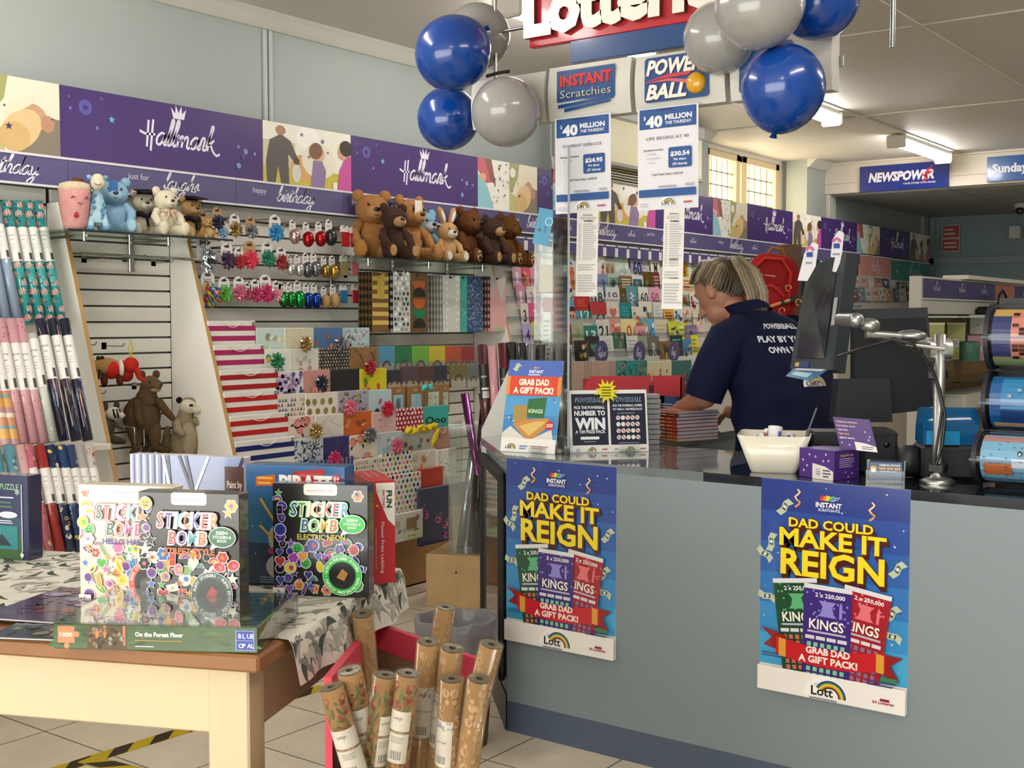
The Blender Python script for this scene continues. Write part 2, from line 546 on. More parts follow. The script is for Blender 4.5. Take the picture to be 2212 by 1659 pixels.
# ------------------------------------------------------------ the room
def tilemat(name, cols, size, mortar, off, rough, coat, mcol):
 m = bpy.data.materials.new(name); m.use_nodes = True
 nt = m.node_tree; N, L = nt.nodes, nt.links; b = N['Principled BSDF']
 g = N.new('ShaderNodeNewGeometry')
 mp = N.new('ShaderNodeMapping'); mp.inputs['Location'].default_value = (-off[0], -off[1], 0)
 L.new(g.outputs['Position'], mp.inputs['Vector'])
 br = N.new('ShaderNodeTexBrick'); br.offset = 0; br.squash = 1
 br.inputs['Scale'].default_value = 1; br.inputs['Mortar Size'].default_value = mortar; br.inputs['Mortar Smooth'].default_value = .1
 br.inputs['Brick Width'].default_value = size[0]; br.inputs['Row Height'].default_value = size[1]
 br.inputs['Color1'].default_value = (*hx(cols[0]), 1); br.inputs['Color2'].default_value = (*hx(cols[1]), 1)
 br.inputs['Mortar'].default_value = (*hx(mcol), 1)
 L.new(mp.outputs[0], br.inputs['Vector'])
 n1 = N.new('ShaderNodeTexNoise'); n1.inputs['Scale'].default_value = 5; n1.inputs['Detail'].default_value = 8; n1.inputs['Roughness'].default_value = .7
 L.new(g.outputs['Position'], n1.inputs['Vector'])
 mr = N.new('ShaderNodeMapRange'); mr.inputs['From Min'].default_value = .3; mr.inputs['From Max'].default_value = .7
 mr.inputs['To Min'].default_value = .86; mr.inputs['To Max'].default_value = 1.1
 L.new(n1.outputs['Fac'], mr.inputs['Value'])
 vm = N.new('ShaderNodeVectorMath'); vm.operation = 'SCALE'
 L.new(br.outputs['Color'], vm.inputs[0]); L.new(mr.outputs[0], vm.inputs['Scale'])
 L.new(vm.outputs[0], b.inputs['Base Color'])
 b.inputs['Roughness'].default_value = rough; b.inputs['Coat Weight'].default_value = coat
 bp = N.new('ShaderNodeBump'); bp.inputs['Strength'].default_value = .4; bp.inputs['Distance'].default_value = .002; bp.invert = True
 L.new(br.outputs['Fac'], bp.inputs['Height']); L.new(bp.outputs[0], b.inputs['Normal'])
 MATS[name] = m

tilemat('floor_tiles', ('#d2c5b0', '#ccbfaa'), (.33, .33), .0028, (.09, .22), .42, .1, '#5a5046')
tilemat('ceiling_tiles', ('#a5a6a2', '#a0a19c'), (1.2, .6), .008, (.3, .1), .8, 0, '#77776f')
WALLC = '#aab2ae'
MB('floor_tiles').box(-5, 3.2, -2.4, 14.2, -.1, 0).struct('floor')
w = MB('paint', WALLC)
w.box(-4.6, -4.4, -2.4, 8.48, 0, 2.79).box(-4.6, -4.4, 10.4, 13.9, 0, 2.79).box(-4.6, -4.4, 8.48, 10.4, 0, 1.75)
w.set(col='#d9d6cb').box(-4.8, -4.4, 8.48, 10.42, 1.6, 1.75)
# outer skin round the window opening
w.box(-4.8, -4.65, 8.4, 8.92, 1.7, 2.79).box(-4.8, -4.65, 10.38, 10.6, 1.7, 2.79).box(-4.8, -4.65, 8.92, 10.38, 2.755, 2.79)
w.struct('wall_left')
w = MB('paint', '#8ba2a6')
w.box(-4.6, 3.2, 13.9, 14.1, 0, 2.79).struct('wall_far')
MB('paint', WALLC).box(3.0, 3.2, -2.4, 14.1, 0, 2.79).struct('wall_right')
w = MB('paint', '#c9c4b8')
w.box(-4.6, -4.0, -2.4, -2.2, 0, 2.79).box(1.5, 3.2, -2.4, -2.2, 0, 2.79).box(-4.0, 1.5, -2.4, -2.2, 2.35, 2.79).box(-4.0, 1.5, -2.4, -2.2, 0, .25)
w.struct('wall_front')
w = MB('paint', '#d9d5cc')
w.box(-5.0, 3.2, -2.4, 10.9, 2.79, 2.95).struct('ceiling')
MB('ceiling_tiles').box(-4.4, 3.0, 10.95, 13.9, 2.5, 2.6).struct('ceiling_rear')
w = MB('paint', '#e4dccd').box(-4.4, 3.0, 10.83, 10.95, 2.51, 2.79)
w.box(-4.4, 3.0, 10.815, 10.83, 2.60, 2.61).box(-4.4, 3.0, 10.80, 10.83, 2.77, 2.79, .004).struct('beam')
# cover strips on the ceiling
n = 1
for x in (-3.165, -1.97, -.77, .43, 1.63):
 MB('paint', '#d5d1c6').box(x - .02, x + .02, -2.2, 10.8, 2.779, 2.79, .003).struct('trim_%d' % n); n += 1
for y in (-1.2, 1.2, 3.6, 6.0, 8.42):
 MB('paint', '#d5d1c6').box(-4.3, 3.0, y - .02, y + .02, 2.781, 2.79, .003).struct('trim_%d' % n); n += 1
# coved cornice along the left wall
prof = [(-4.4, 2.72), (-4.385, 2.722), (-4.37, 2.735), (-4.335, 2.77), (-4.315, 2.785), (-4.31, 2.79), (-4.4, 2.79)]
for a, b in ((-2.2, 8.48), (10.4, 10.82)):
 w = MB('paint', '#d4d2c8')
 w.ring([[(x, y, z) for x, z in prof] for y in (a, b)], smooth=False)
 w.struct('trim_%d' % n); n += 1
for y in (3.965, 6.35, 1.55):
 w = MB('paint', '#bcc4c0').box(-4.4, -4.385, y - .028, y - .006, 0, 2.72, .003).box(-4.4, -4.385, y + .006, y + .028, 0, 2.72, .003)
 w.struct('trim_%d' % n); n += 1
MB('paint', '#cfd0c8').box(-4.4, -4.36, 10.84, 11.0, 0, 2.51, .004).struct('trim_%d' % n); n += 1
w = MB('paint', '#93a9ac')
w.box(-4.4, 3, 13.86, 13.9, 1.96, 2.04, .004)
for x in (-4.36, -2.9, -1.5, -.1):
 w.box(x - .03, x + .03, 13.86, 13.9, 0, 2.5, .004)
w.struct('trim_%d' % n); n += 1
MB('paint', '#b7b9b5').box(-4.4, -4.37, 13.6, 13.66, 1.9, 2.5, .003).struct('trim_%d' % n)
# shop front glazing behind the camera
for i in range(4):
 x0 = -4.0 + i * 1.375
 w = MB('brushed', '#b9bcc0')
 for q in (x0, x0 + 1.335): w.box(q, q + .04, -2.35, -2.27, .25, 2.35, .004)
 w.box(x0, x0 + 1.375, -2.35, -2.27, .25, .3).box(x0, x0 + 1.375, -2.35, -2.27, 2.3, 2.35)
 o = w.struct('window_%d' % (i + 1))
 MB('glass', '#eef4f2').box(x0 + .04, x0 + 1.335, -2.315, -2.309, .3, 2.3).ob('pane', o)
# high side window: two leaded casements
for i, (y0, y1) in enumerate(((8.92, 9.58), (9.62, 10.38))):
 w = MB('paint', '#e2cfa9')
 w.box(-4.74, -4.66, y0, y0 + .09, 1.75, 2.755, .004).box(-4.74, -4.66, y1 - .07, y1, 1.75, 2.755, .004)
 w.box(-4.74, -4.66, y0, y1, 2.70, 2.755, .004).box(-4.74, -4.66, y0, y1, 1.75, 1.8, .004)
 o = w.struct('window_%d' % (i + 5))
 MB('glass', '#f6f4ec').box(-4.705, -4.7, y0 + .09, y1 - .07, 1.8, 2.70).ob('pane', o)
 g = MB('brushed', '#8a8478')
 for j in range(1, 5):
  y = y0 + .09 + (y1 - y0 - .16) * j / 5
  g.box(-4.708, -4.697, y - .004, y + .004, 1.8, 2.70)
 for j in range(1, 8):
  z = 1.8 + .9 * j / 8
  g.box(-4.708, -4.697, y0 + .09, y1 - .07, z - .004, z + .004)
 g.ob('leading', o)

# ------------------------------------------------------------ ceiling lights: enclosed fluorescent battens along the strip at x = -3.2
def batten(name, x, y0, label, group='fluorescent lights along the ceiling'):
 t = thing(name, label, 'ceiling light', (x, y0, 2.779), 0, group)
 for q in (0, 1.2):
  MB('plastic', '#d9d4c8').box(-.075, .075, q, q + .05, -.1, 0, .012).ob('end_cap', t)
 MB('paint', '#e6e3da').box(-.06, .06, .05, 1.2, -.03, 0).ob('body', t)
 d = MB('lamp', '#fff9f2')
 pr = [(.062 * math.cos(PI + PI * i / 8), -.03 + .055 * math.sin(PI + PI * i / 8)) for i in range(9)]
 d.ring([[(a, y, b) for a, b in pr] for y in (.05, 1.2)], closed=True)
 d.ob('diffuser', t)
 return t

batten('ceiling_light', -3.24, 9.35, 'lit fluorescent batten light above the dark blue sign on the beam')
batten('ceiling_light', -3.24, 6.86, 'fluorescent batten light mostly hidden behind the lowest blue balloon')
batten('ceiling_light', -3.24, 4.3, 'fluorescent batten light behind the large red lettered sign')
batten('ceiling_light', -3.24, 1.8, 'fluorescent batten light over the gift wrap racks, out of the picture')
for y in (-.7, 1.8, 4.3):
 batten('ceiling_light', -.2, y, 'fluorescent batten light over the shop floor, out of the picture')
for y in (6.9, 9.35):
 batten('ceiling_light', .9, y, 'fluorescent batten light over the far shop floor, out of the picture')

# hazard tape on the floor
def tape(a, b, wd_, label):
 a, b = V(a), V(b); L_ = (b - a).length; d = (b - a).normalized(); nn = V((-d.y, d.x, 0))
 m = MB('card'); k = int(L_ / .075); P_ = lambda t, q: a + d * t + nn * q
 z = V((0, 0, .0012))
 m.set(col='#b9a21c').add([P_(0, -wd_ / 2), P_(L_, -wd_ / 2), P_(L_, wd_ / 2), P_(0, wd_ / 2)] + [p + z for p in (P_(0, -wd_ / 2), P_(L_, -wd_ / 2), P_(L_, wd_ / 2), P_(0, wd_ / 2))],
   [(4, 5, 6, 7), (0, 1, 5, 4), (1, 2, 6, 5), (2, 3, 7, 6), (3, 0, 4, 7)])
 z = V((0, 0, .0016))
 for i in range(k):
  if i % 2 == 0: continue
  t = i * .075
  m.set(col='#26241f').poly([p + z for p in (P_(max(0, t - .05), -wd_ / 2), P_(t + .02, -wd_ / 2), P_(min(L_, t + .085), wd_ / 2), P_(t + .015, wd_ / 2))])
 m.solo('floor_tape', label, 'floor tape')

tape(onZ(.0002, 700, 1484), onZ(.0002, 110, 1668), .06, 'yellow and black hazard tape running under the cream table')
tape(onZ(.0018, 185, 1640), onZ(.0018, 420, 1700), .06, 'yellow and black hazard tape crossing the other strip on the tiles')
# ------------------------------------------------------------ the card wall: header panels over slatted display bays
PUR, STR = '#432a6b', '#57507c'
XF = -4.2

def photo(P, w, h, kind):
 if kind == 'A':    # a person in a straw hat against low sun
  P.rect(0, 0, w, h, '#e9dfc9').shape([(0, h), (w * .35, h), (w * .3, h * .7), (w * .1, h * .4), (0, h * .35)], '#a3a36a')
  P.shape([(0, 0), (0, h * .4), (w * .25, h * .3), (w * .3, 0)], '#c2ba7c').disc(w * .12, h * .8, w * .1, '#efeada')
  P.shape([(w * .45, 0), (w, 0), (w, h * .5), (w * .8, h * .52), (w * .6, h * .3)], '#857b69')
  P.disc(w * .62, h * .48, w * .22, '#c69d7b', h * .2).disc(w * .5, h * .3, w * .3, '#dfc08f', h * .24, rot=.7).disc(w * .42, h * .2, w * .2, '#d3b076', h * .2)
  P.disc(w * .5, h * .64, w * .22, '#ecdcc0', h * .07, rot=.5).disc(w * .84, h * .42, w * .09, '#b98d72', h * .12)
  for x, y, r in ((.35, .33, .05), (.3, .6, .02), (.1, .42, .03), (.9, .5, .02)): P.star(w * x, h * y, w * r, '#4d3a5c')
 elif kind == 'B':  # a family outdoors
  P.rect(0, 0, w, h, '#eee9da').rect(0, 0, w, h * .28, '#c6b64c').rect(0, h * .28, w * .35, h * .7, '#cfc9a0').disc(w * .42, h * .3, w * .12, '#d9a66a', h * .22)
  P.disc(w * .5, h * .8, w * .14, '#f5f2ea', h * .2).disc(w * .62, h * .45, w * .2, '#e8e2d0', h * .3)
  P.shape([(w * .04, 0), (w * .13, 0), (w * .16, h * .3), (w * .19, 0), (w * .28, 0), (w * .27, h * .5), (w * .37, h * .32), (w * .4, h * .36), (w * .3, h * .72), (w * .19, h * .82), (w * .07, h * .7), (w * .03, h * .35)], '#5a534f')
  P.disc(w * .19, h * .88, w * .055, '#a97a5c', h * .08)
  P.disc(w * .36, h * .2, w * .05, '#d7d3cc', h * .16).disc(w * .36, h * .4, w * .035, '#5b4334', h * .06)
  P.shape([(w * .52, 0), (w * .68, 0), (w * .7, h * .3), (w * .64, h * .5), (w * .55, h * .45)], '#8d79a0')
  P.disc(w * .61, h * .58, w * .075, '#d9b08c', h * .13).disc(w * .58, h * .62, w * .08, '#7d573b', h * .14, rot=.4)
  P.shape([(w * .84, 0), (w, 0), (w, h * .62), (w * .93, h * .58), (w * .86, h * .35)], '#c5539a')
  P.disc(w * .9, h * .66, w * .06, '#cf9f7c', h * .13).disc(w * .94, h * .74, w * .08, '#3a2a26', h * .14)
  P.rect(w * .78, 0, w * .83, h * .12, '#f0ece0')
  for x, y, r in ((.66, .8, .025), (.6, .68, .02), (.42, .86, .02), (.72, .62, .015), (.5, .5, .018)): P.star(w * x, h * y, w * r, '#6a5a86')
 else:              # bright confetti and a pink haired child
  P.rect(0, 0, w, h, '#eeebdf').shape([(0, 0), (w * .5, 0), (w * .3, h * .45), (0, h * .7)], '#8ec3cb').shape([(0, h), (w * .4, h), (w * .5, h * .55), (w * .25, h * .5), (0, h * .75)], '#c4606c')
  P.shape([(w * .2, h), (w * .42, h), (w * .56, h * .5), (w * .4, h * .55)], '#8a5a4e').disc(w * .16, h * .62, w * .1, '#d9a98c', h * .08)
  for i in range(26): P.star(w * rnd.uniform(.4, .98), h * rnd.uniform(.03, .95), w * rnd.uniform(.015, .045), rnd.choice(('#6a6a86', '#a8c0c8', '#b7a65a', '#30303a')))

def panel(y0, y1, kind, label):
 z0, z1 = 1.976, 2.252
 m = MB('card', PUR if kind == 'P' else '#e9dfc9').box(XF - .012, XF, y0 + .001, y1 - .001, z0, z1)
 P = PR(m, (XF, y0, z0), (0, 1, 0), (0, 0, 1), step=.0002)
 w, h = y1 - y0, z1 - z0
 if kind == 'P':
  P.rect(0, 0, w, h, PUR)
  crown_logo(P, w * .375, h * .36, .05 if w > .8 else .04, '#e6e2f0')
  for x, y, r, c in ((.11, .74, .03, '#5a55a0'), (.16, .47, .007, '#6b7fc0'), (.04, .86, .005, '#9a4f8a'), (.045, .7, .007, '#5f6fae'), (.86, .5, .009, '#6b78b4'), (.9, .44, .013, '#8a86c2'), (.885, .35, .012, '#52407e'), (.86, .2, .013, '#6d8fc4'), (.95, .42, .008, '#7590c0'), (.93, .34, .006, '#6a4a8a')):
   P.disc(w * x, h * y, r, c)
  P.star(w * .11, h * .74, .016, PUR).star(w * .225, h * .62, .017, '#69b0d8').star(w * .18, h * .9, .012, '#6f78b8', 6, .2)
 else:
  photo(P, w, h, kind)
 m.solo('header_sign', label, 'header sign', 'header boards along the top of the card wall')

NM = {'P': 'purple panel with a white crown logo', 'A': 'photo panel of a person in a straw hat', 'B': 'photo panel of a family outdoors', 'C': 'photo panel of a child with confetti'}
for y0, y1, k, w_ in ((2.05, 2.4, 'C', 'at the near end of the wall'), (2.4, 2.727, 'A', 'left of the widest purple panel'), (2.727, 3.756, 'P', 'above the blue toy bear'), (3.756, 4.323, 'B', 'above the gift bows'),
      (4.323, 5.334, 'P', 'above the brown toy bears'), (5.334, 5.628, 'C', 'right of the brown toy bears'), (5.628, 5.906, 'A', 'above the blue loose card'), (5.906, 6.584, 'P', 'behind the left paper notice'),
      (6.584, 7.315, 'B', 'between the two paper notices'), (7.315, 8.18, 'P', 'right of the narrow lottery receipt'), (8.18, 8.47, 'C', 'under the left window casement'), (8.47, 8.763, 'A', 'under the right window casement'),
      (8.763, 9.637, 'P', 'under the window reveal'), (9.637, 10.249, 'B', 'above the red backpack'), (10.249, 11.123, 'P', 'behind the white lottery tags'), (11.123, 11.43, 'C', 'above the salmon strip'),
      (11.43, 11.734, 'A', 'over the salmon and teal join'), (11.734, 12.63, 'P', 'above the teal strip'), (12.63, 13.268, 'B', 'at the far end of the wall')):
 panel(y0, y1, k, NM[k] + ' ' + w_)

def strip(y0, y1, words_, label, col=STR, z0=1.862, z1=1.966):
 m = MB('card', col).box(XF - .012, XF + .004, y0, y1, z0, z1)
 m.set(col='#dcd8dc').box(XF - .012, XF + .008, y0, y1, z1, z1 + .009).box(XF - .012, XF + .008, y0, y1, z0 - .008, z0)
 P = PR(m, (XF + .004, y0, z0), (0, 1, 0), (0, 0, 1), step=.0002)
 h = z1 - z0
 for kind, t, x in words_:
  x -= y0
  if kind == 's': P.script(t, x, h * .3, h * .33, .0056, '#e9e6ef', .35)
  elif kind == 't': P.text(t, x, h * .56, h * .24, '#dcd8e6', al='l')
  else: crown_logo(P, x, h * .4, .012, '#dcd8e6', .003)
 m.solo('header_strip', label, 'header strip', 'lettered strips under the header panels')

strip(1.95, 2.755, [('t', 'happy', 2.2), ('s', 'birthday', 2.39)], 'purple strip with a birthday greeting above the upright gift wrap rolls')
strip(2.757, 3.59, [('t', 'just for', 3.03), ('s', 'laughs', 3.2)], 'purple strip with a laughs greeting behind the cream toy bear')
strip(3.592, 4.265, [('t', 'happy', 3.69), ('s', 'birthday', 3.83)], 'purple strip with a birthday greeting above the gift bows')
strip(4.267, 5.5, [('t', 'just for', 4.325), ('s', 'laughs', 4.5)], 'purple strip with a laughs greeting behind the brown toy bears')
strip(5.502, 6.35, [('t', 'happy', 5.64), ('s', 'birthday', 5.79), ('l', '', 6.18)], 'purple strip with a birthday greeting beside the blue loose card')
strip(6.352, 7.12, [('t', 'happy', 6.37), ('s', 'birthday', 6.56), ('l', '', 6.95)], 'purple strip with a birthday greeting between the two receipts')
strip(7.122, 8.05, [('t', 'just for', 7.2), ('s', 'laughs', 7.4), ('l', '', 7.82)], 'purple strip with a laughs greeting behind the right receipt')
strip(8.052, 9.0, [('t', 'happy', 8.27), ('s', 'birthday', 8.45), ('l', '', 8.85)], "purple strip with a birthday greeting above the woman's head")
strip(9.002, 10.2, [('t', 'just for', 9.35), ('s', 'laughs', 9.6)], 'purple strip with a laughs greeting behind the red backpack')
strip(10.202, 11.2, [('s', 'birthday', 10.5)], 'purple strip behind the white lottery tags on the screen')
strip(11.202, 12.06, [('s', 'baby', 11.5)], 'salmon pink strip over the far cards', '#c98a7d', 1.76, 1.955)
strip(12.062, 13.3, [('l', '', 12.2), ('s', 'thanku', 12.6)], 'teal strip over the far cards', '#2f7d75', 1.74, 1.945)

# slatted back boards, one per bay, and the bases under them
def slat(y0, y1, label, z0=.42, z1=1.86):
 m = MB('paint', '#5d5751').box(-4.37, -4.29, y0, y1, z0, z1)
 k = int((z1 - z0) / .064)
 for i in range(k):
  z = z0 + (z1 - z0) * i / k
  m.set(col='#e6e2d9').box(-4.29, -4.275, y0, y1, z + .004, z + (z1 - z0) / k - .004, .0015)
 m.solo('slatted_board', label, 'display board', 'slatted boards of the wall display')

slat(1.7, 2.71, 'pale slatted board behind the upright gift wrap rolls')
slat(2.73, 3.29, 'pale slatted board with hanging animal toys')
slat(3.31, 5.39, 'pale slatted board with gift bows and ribbons on hooks')
SL0 = V((-4.16, 0, 1.68)); SLN = V((1, 0, .31))

def SX(z): return -4.16 + .31 * (1.68 - z)

def divider(y, z0, z1, label):
 t = thing('bay_divider', label, 'display divider', (0, y, 0), 0, 'sloping dividers between the display bays')
 p = [(-4.275, z0), (SX(z0), z0), (SX(z1), z1), (-4.275, z1)]
 m = MB('paint', '#e8e4dc'); m.add([(x, -.008, z) for x, z in p] + [(x, .008, z) for x, z in p], [(0, 1, 2, 3), (7, 6, 5, 4), (0, 4, 5, 1), (3, 2, 6, 7), (0, 3, 7, 4), (1, 5, 6, 2)]).ob('side_panel', t)
 e = MB('board', '#b08a55'); q = [(SX(z0), z0), (SX(z0) + .002, z0), (SX(z1) + .002, z1), (SX(z1), z1)]
 e.add([(x, -.0085, z) for x, z in q] + [(x, .0085, z) for x, z in q], [(0, 1, 2, 3), (7, 6, 5, 4), (0, 4, 5, 1), (3, 2, 6, 7), (0, 3, 7, 4), (1, 5, 6, 2)]).ob('edging', t)

divider(2.72, .43, 1.8, 'white bay divider with raw board edge beside the gift wrap rolls')
divider(3.30, .43, 1.8, 'white bay divider with raw board edge left of the striped gift bags')
divider(5.40, .43, 1.8, 'white bay divider with raw board edge right of the bottle bags')
MB('board', '#8d6a45').box(-4.37, -3.86, 1.7, 2.71, 0, .415, .004).solo('display_plinth', 'brown board base under the upright gift wrap rolls', 'plinth')
MB('board', '#8d6a45').box(-4.37, -3.86, 2.715, 4.0, 0, .415, .004).solo('display_plinth', 'brown board base under the hanging toys and striped bags', 'plinth')
m = MB('board', '#97703f')
m.box(-4.37, -4.0, 4.02, 5.38, 0, .008).box(-4.012, -4.0, 4.02, 5.38, 0, .36).box(-4.37, -4.358, 4.02, 5.38, 0, .36).box(-4.37, -4.0, 4.02, 4.032, 0, .36).box(-4.37, -4.0, 5.368, 5.38, 0, .36)
m.set(col='#7e5c33').box(-4.0, -3.999, 5.0, 5.003, 0, .36)
m.solo('cardboard_bin', 'long brown cardboard bin standing under the gift bags', 'cardboard bin')
m = MB('paint', '#d8d2c6'); m.box(-4.275, -3.87, 1.7, 2.7, .862, .885, .002); m.solo('rack_shelf', 'white shelf under the pink and striped wrap rolls', 'shelf')
MB('paint', '#d8d2c6').box(-4.275, -4.12, 1.7, 2.7, 1.325, 1.34, .002).solo('rack_shelf', 'white shelf under the blue and teal wrap rolls', 'shelf')

# ------------------------------------------------------------ rolls of gift wrap
def roll(L, r, base, pat, lab, face=0.0, seg=20, mt='gloss'):
 """returns parts [(name, MB)] for a roll standing on its end, printed side turned to angle face"""
 out = []
 m = MB(mt, base)
 m.lathe([(r * .3, L - .01), (r * .96, L - .001), (r, L), (r, 0), (0, 0)], seg, cap=False)
 P = PR(m, (0, 0, 0), (1, 0, 0), (0, 1, 0), step=.00012, base=.0003, fn=lambda u, v, h: (V(((r + h) * math.cos(face + u / r), (r + h) * math.sin(face + u / r), v))), mt=mt)
 hw = r * 1.75
 kind, cs = pat
 if kind == 'bands':
  z = 0
  i = 0
  while z < L:
   d = (.02, .034, .012, .03, .016)[i % 5]
   P.rect(-hw, z, hw, min(L, z + d), cs[i % len(cs)], div=10); z += d; i += 1
   P.k = 0
 elif kind == 'dots':
  for i in range(int(L / .012)):
   P.k = 0; P.disc(rnd.uniform(-hw, hw), rnd.uniform(.01, L - .01), r * .13, cs[i % len(cs)], n=6)
 elif kind == 'streak':
  for i in range(int(L / .012)):
   P.k = i % 3; x = rnd.uniform(-hw, hw); z = rnd.uniform(0, L - .12)
   P.line([(x, z), (x + rnd.uniform(-.3, .3) * r, z + .05), (x + rnd.uniform(-.4, .4) * r, z + rnd.uniform(.08, .11))], r * .12, cs[i % len(cs)])
 elif kind == 'floral':
  for i in range(int(L / .034)):
   z = .02 + i * .034; x = hw * (.6 * math.sin(i * 2.1))
   P.k = 0
   for q in range(5): P.k = q % 2; P.disc(x + r * .42 * math.cos(q * 1.26), z + r * .35 * math.sin(q * 1.26), r * .4, cs[0] if q % 2 else cs[1], n=8)
   for q in range(4):
    a = rnd.uniform(0, 6.3); P.k = 3
    P.disc(x + r * .95 * math.cos(a), z + r * .9 * math.sin(a), r * .3, cs[2], r * .11, 8, a)
 elif kind == 'leaf':
  for i in range(int(L / .018)):
   a = rnd.uniform(0, PI); P.k = 0
   P.disc(rnd.uniform(-hw, hw), rnd.uniform(.01, L - .01), r * rnd.uniform(.4, .8), cs[i % len(cs)], r * rnd.uniform(.14, .24), 8, a)
 elif kind == 'blot':
  for i in range(int(L / .02)):
   P.k = i % 2; x = rnd.uniform(-hw * .8, hw * .8); z = rnd.uniform(.01, L - .01)
   P.disc(x, z, r * rnd.uniform(.3, .6), cs[i % len(cs)], r * rnd.uniform(.2, .5), 8, rnd.uniform(0, 3))
 out.append(('paper', m))
 if lab:
  z0, z1, lk = lab
  b = MB('paper', '#e6e3de')
  Q = PR(b, (0, 0, 0), (1, 0, 0), (0, 1, 0), step=.00012, base=.001, fn=lambda u, v, h: (V(((r + h) * math.cos(face + u / r), (r + h) * math.sin(face + u / r), v))), mt='paper')
  Q.rect(-hw, z0, hw, z1, '#e4e1dc', div=12)
  hh = z1 - z0
  if lk == 'small':
   Q.rect(-r * .3, z0 + hh * .62, r * .35, z0 + hh * .64, '#8d8a88', div=2)
   for q in (.5, .44, .38): Q.rect(-r * .4, z0 + hh * q, r * .3, z0 + hh * (q + .012), '#a5a2a0', div=2)
   Q.rect(r * .55, z0 + hh * .04, r * 1.2, z0 + hh * .24, '#4a4744', div=3)
   Q.text('wrap', 0, z0 + hh * .74, hh * .05, '#77706a')
  out.append(('label', b))
 return out

def put_roll(spec, base, top, label, group, name='gift_wrap_roll'):
 """stand a roll with its foot at base and its head at top"""
 base, top = V(base), V(top)
 t = thing(name, label, 'wrapping paper', base, (top - base).to_track_quat('Z', 'Y').to_euler(), group)
 for n_, mb in spec: mb.ob(n_, t)
 return t

def wall_roll(pxt, pyt, pxb, pyb, off, base, pat, lab, label, r=.0192, mt='gloss'):
 q = SL0 + V((off, 0, 0))
 a, b = onP(q, SLN, pxb, pyb), onP(q, SLN, pxt, pyt)
 b.y = a.y
 L = (b - a).length
 ax = (b - a).to_track_quat('Z', 'Y')
 # printed side turned towards the room
 d = ax.to_matrix().inverted() @ V((.8, -.6, 0))
 put_roll(roll(L, r, base, pat, lab and (L * lab[0], L * lab[1], lab[2]), math.atan2(d.y, d.x), mt=mt), a, b, label, 'gift wrap rolls standing in the tiered rack')

ST = ('streak', ('#c98a5a', '#3f6f8a', '#b7a2c9', '#22222e'))
FL = ('floral', ('#d9a79a', '#c98c84', '#27333f'))
n_ = 0
NB = ('outermost', 'second', 'third')
for i, (a, b) in enumerate(((-13, -14), (12, 13), (37, 37))):
 wall_roll(a, 433, b, 697, -.02, '#8e9fb6', ('none', ()), (.5, .78, 'small'), 'silvery blue wrap roll in the top tier, %s of three blue rolls' % ('leftmost', 'middle', 'rightmost')[i])
for i, (a, b) in enumerate(((60, 63), (79, 87), (102, 110), (124, 133))):
 wall_roll(a, 440, b, 700, -.02, '#2f9a98', FL, (.5, .78, 'small'), 'teal floral wrap roll in the top tier, %s of the teal rolls' % ('leftmost', 'second', 'third', 'rightmost')[i])
for i, (a, b) in enumerate(((8, 12), (19, 30))):
 wall_roll(a, 690, b, 962, .06, '#d9c6b5', ('bands', ('#b98a90', '#d9a35a', '#7d99a0', '#c58d6a', '#e2d6c6')), (.42, .78, 'small'), 'striped pastel wrap roll in the middle tier, %s' % ('left one of the pair', 'right one beside the pink dotted rolls')[i])
for i, (a, b) in enumerate(((39, 49), (62, 72), (81, 92))):
 wall_roll(a, 690, b, 958, .06, '#d49fa6', ('dots', ('#a3646e', '#8d525e')), (.42, .8, 'small'), 'pink wrap roll with dark dots in the middle tier, %s of three' % ('leftmost', 'middle', 'rightmost')[i])
wall_roll(100, 722, 113, 955, .06, '#c9ccc2', ('leaf', ('#a6aea6', '#8fa294')), (.5, .95, 'small'), 'white leafy wrap roll between pink and dark rolls')
for i, (a, b) in enumerate(((119, 138), (145, 165), (169, 190))):
 wall_roll(a, 690, b, 952, .06, '#26243a', ST, (.5, .86, 'small'), 'dark streaked foil wrap roll in the middle tier, %s of three' % ('leftmost', 'middle', 'rightmost')[i])
for i, (a, base, pat, lb) in enumerate(((14, '#4c8a9c', ('blot', ('#2f6a7c', '#b98a6a')), 'teal wrap roll in the bottom tier behind the boxed puzzle'), (46, '#5a93a3', ('blot', ('#2f6a7c', '#c9b28a')), 'blue green wrap roll in the bottom tier with brown blotches'),
         (68, '#d3a9a6', ('dots', ('#b07a80',)), 'plain pale pink wrap roll in the bottom tier'), (86, '#c26a78', ('blot', ('#8a4a3a', '#d9a35a', '#e2b9a2')), 'pink wrap roll with brown and gold blotches, bottom tier'),
         (113, '#9a2a2a', ('streak', ('#6a1a1c', '#c24a3a')), 'deep red wrap roll in the bottom tier'), (135, '#22304f', ('blot', ('#c9c6bc', '#b79a2a')), 'navy wrap roll in the bottom tier beside the red roll'),
         (158, '#27406a', ('blot', ('#c9a92a', '#1a1c26')), 'navy wrap roll with yellow blotches in the bottom tier'), (178, '#2e3f60', ('blot', ('#d4d0c6', '#8f94a0')), 'navy and white wrap roll in the bottom tier'),
         (197, '#a9a6a2', ('leaf', ('#8c8a8a', '#77757a')), 'grey leafy wrap roll in the bottom tier'), (218, '#c3bdb6', ('blot', ('#b5432f', '#9a6a4a', '#8a8a90')), 'grey wrap roll with red blotches, last in the bottom tier'))):
 wall_roll(a, 960, a + 16, 1192, .085, base, pat, (.45, .78, 'small') if i > 2 else None, lb)
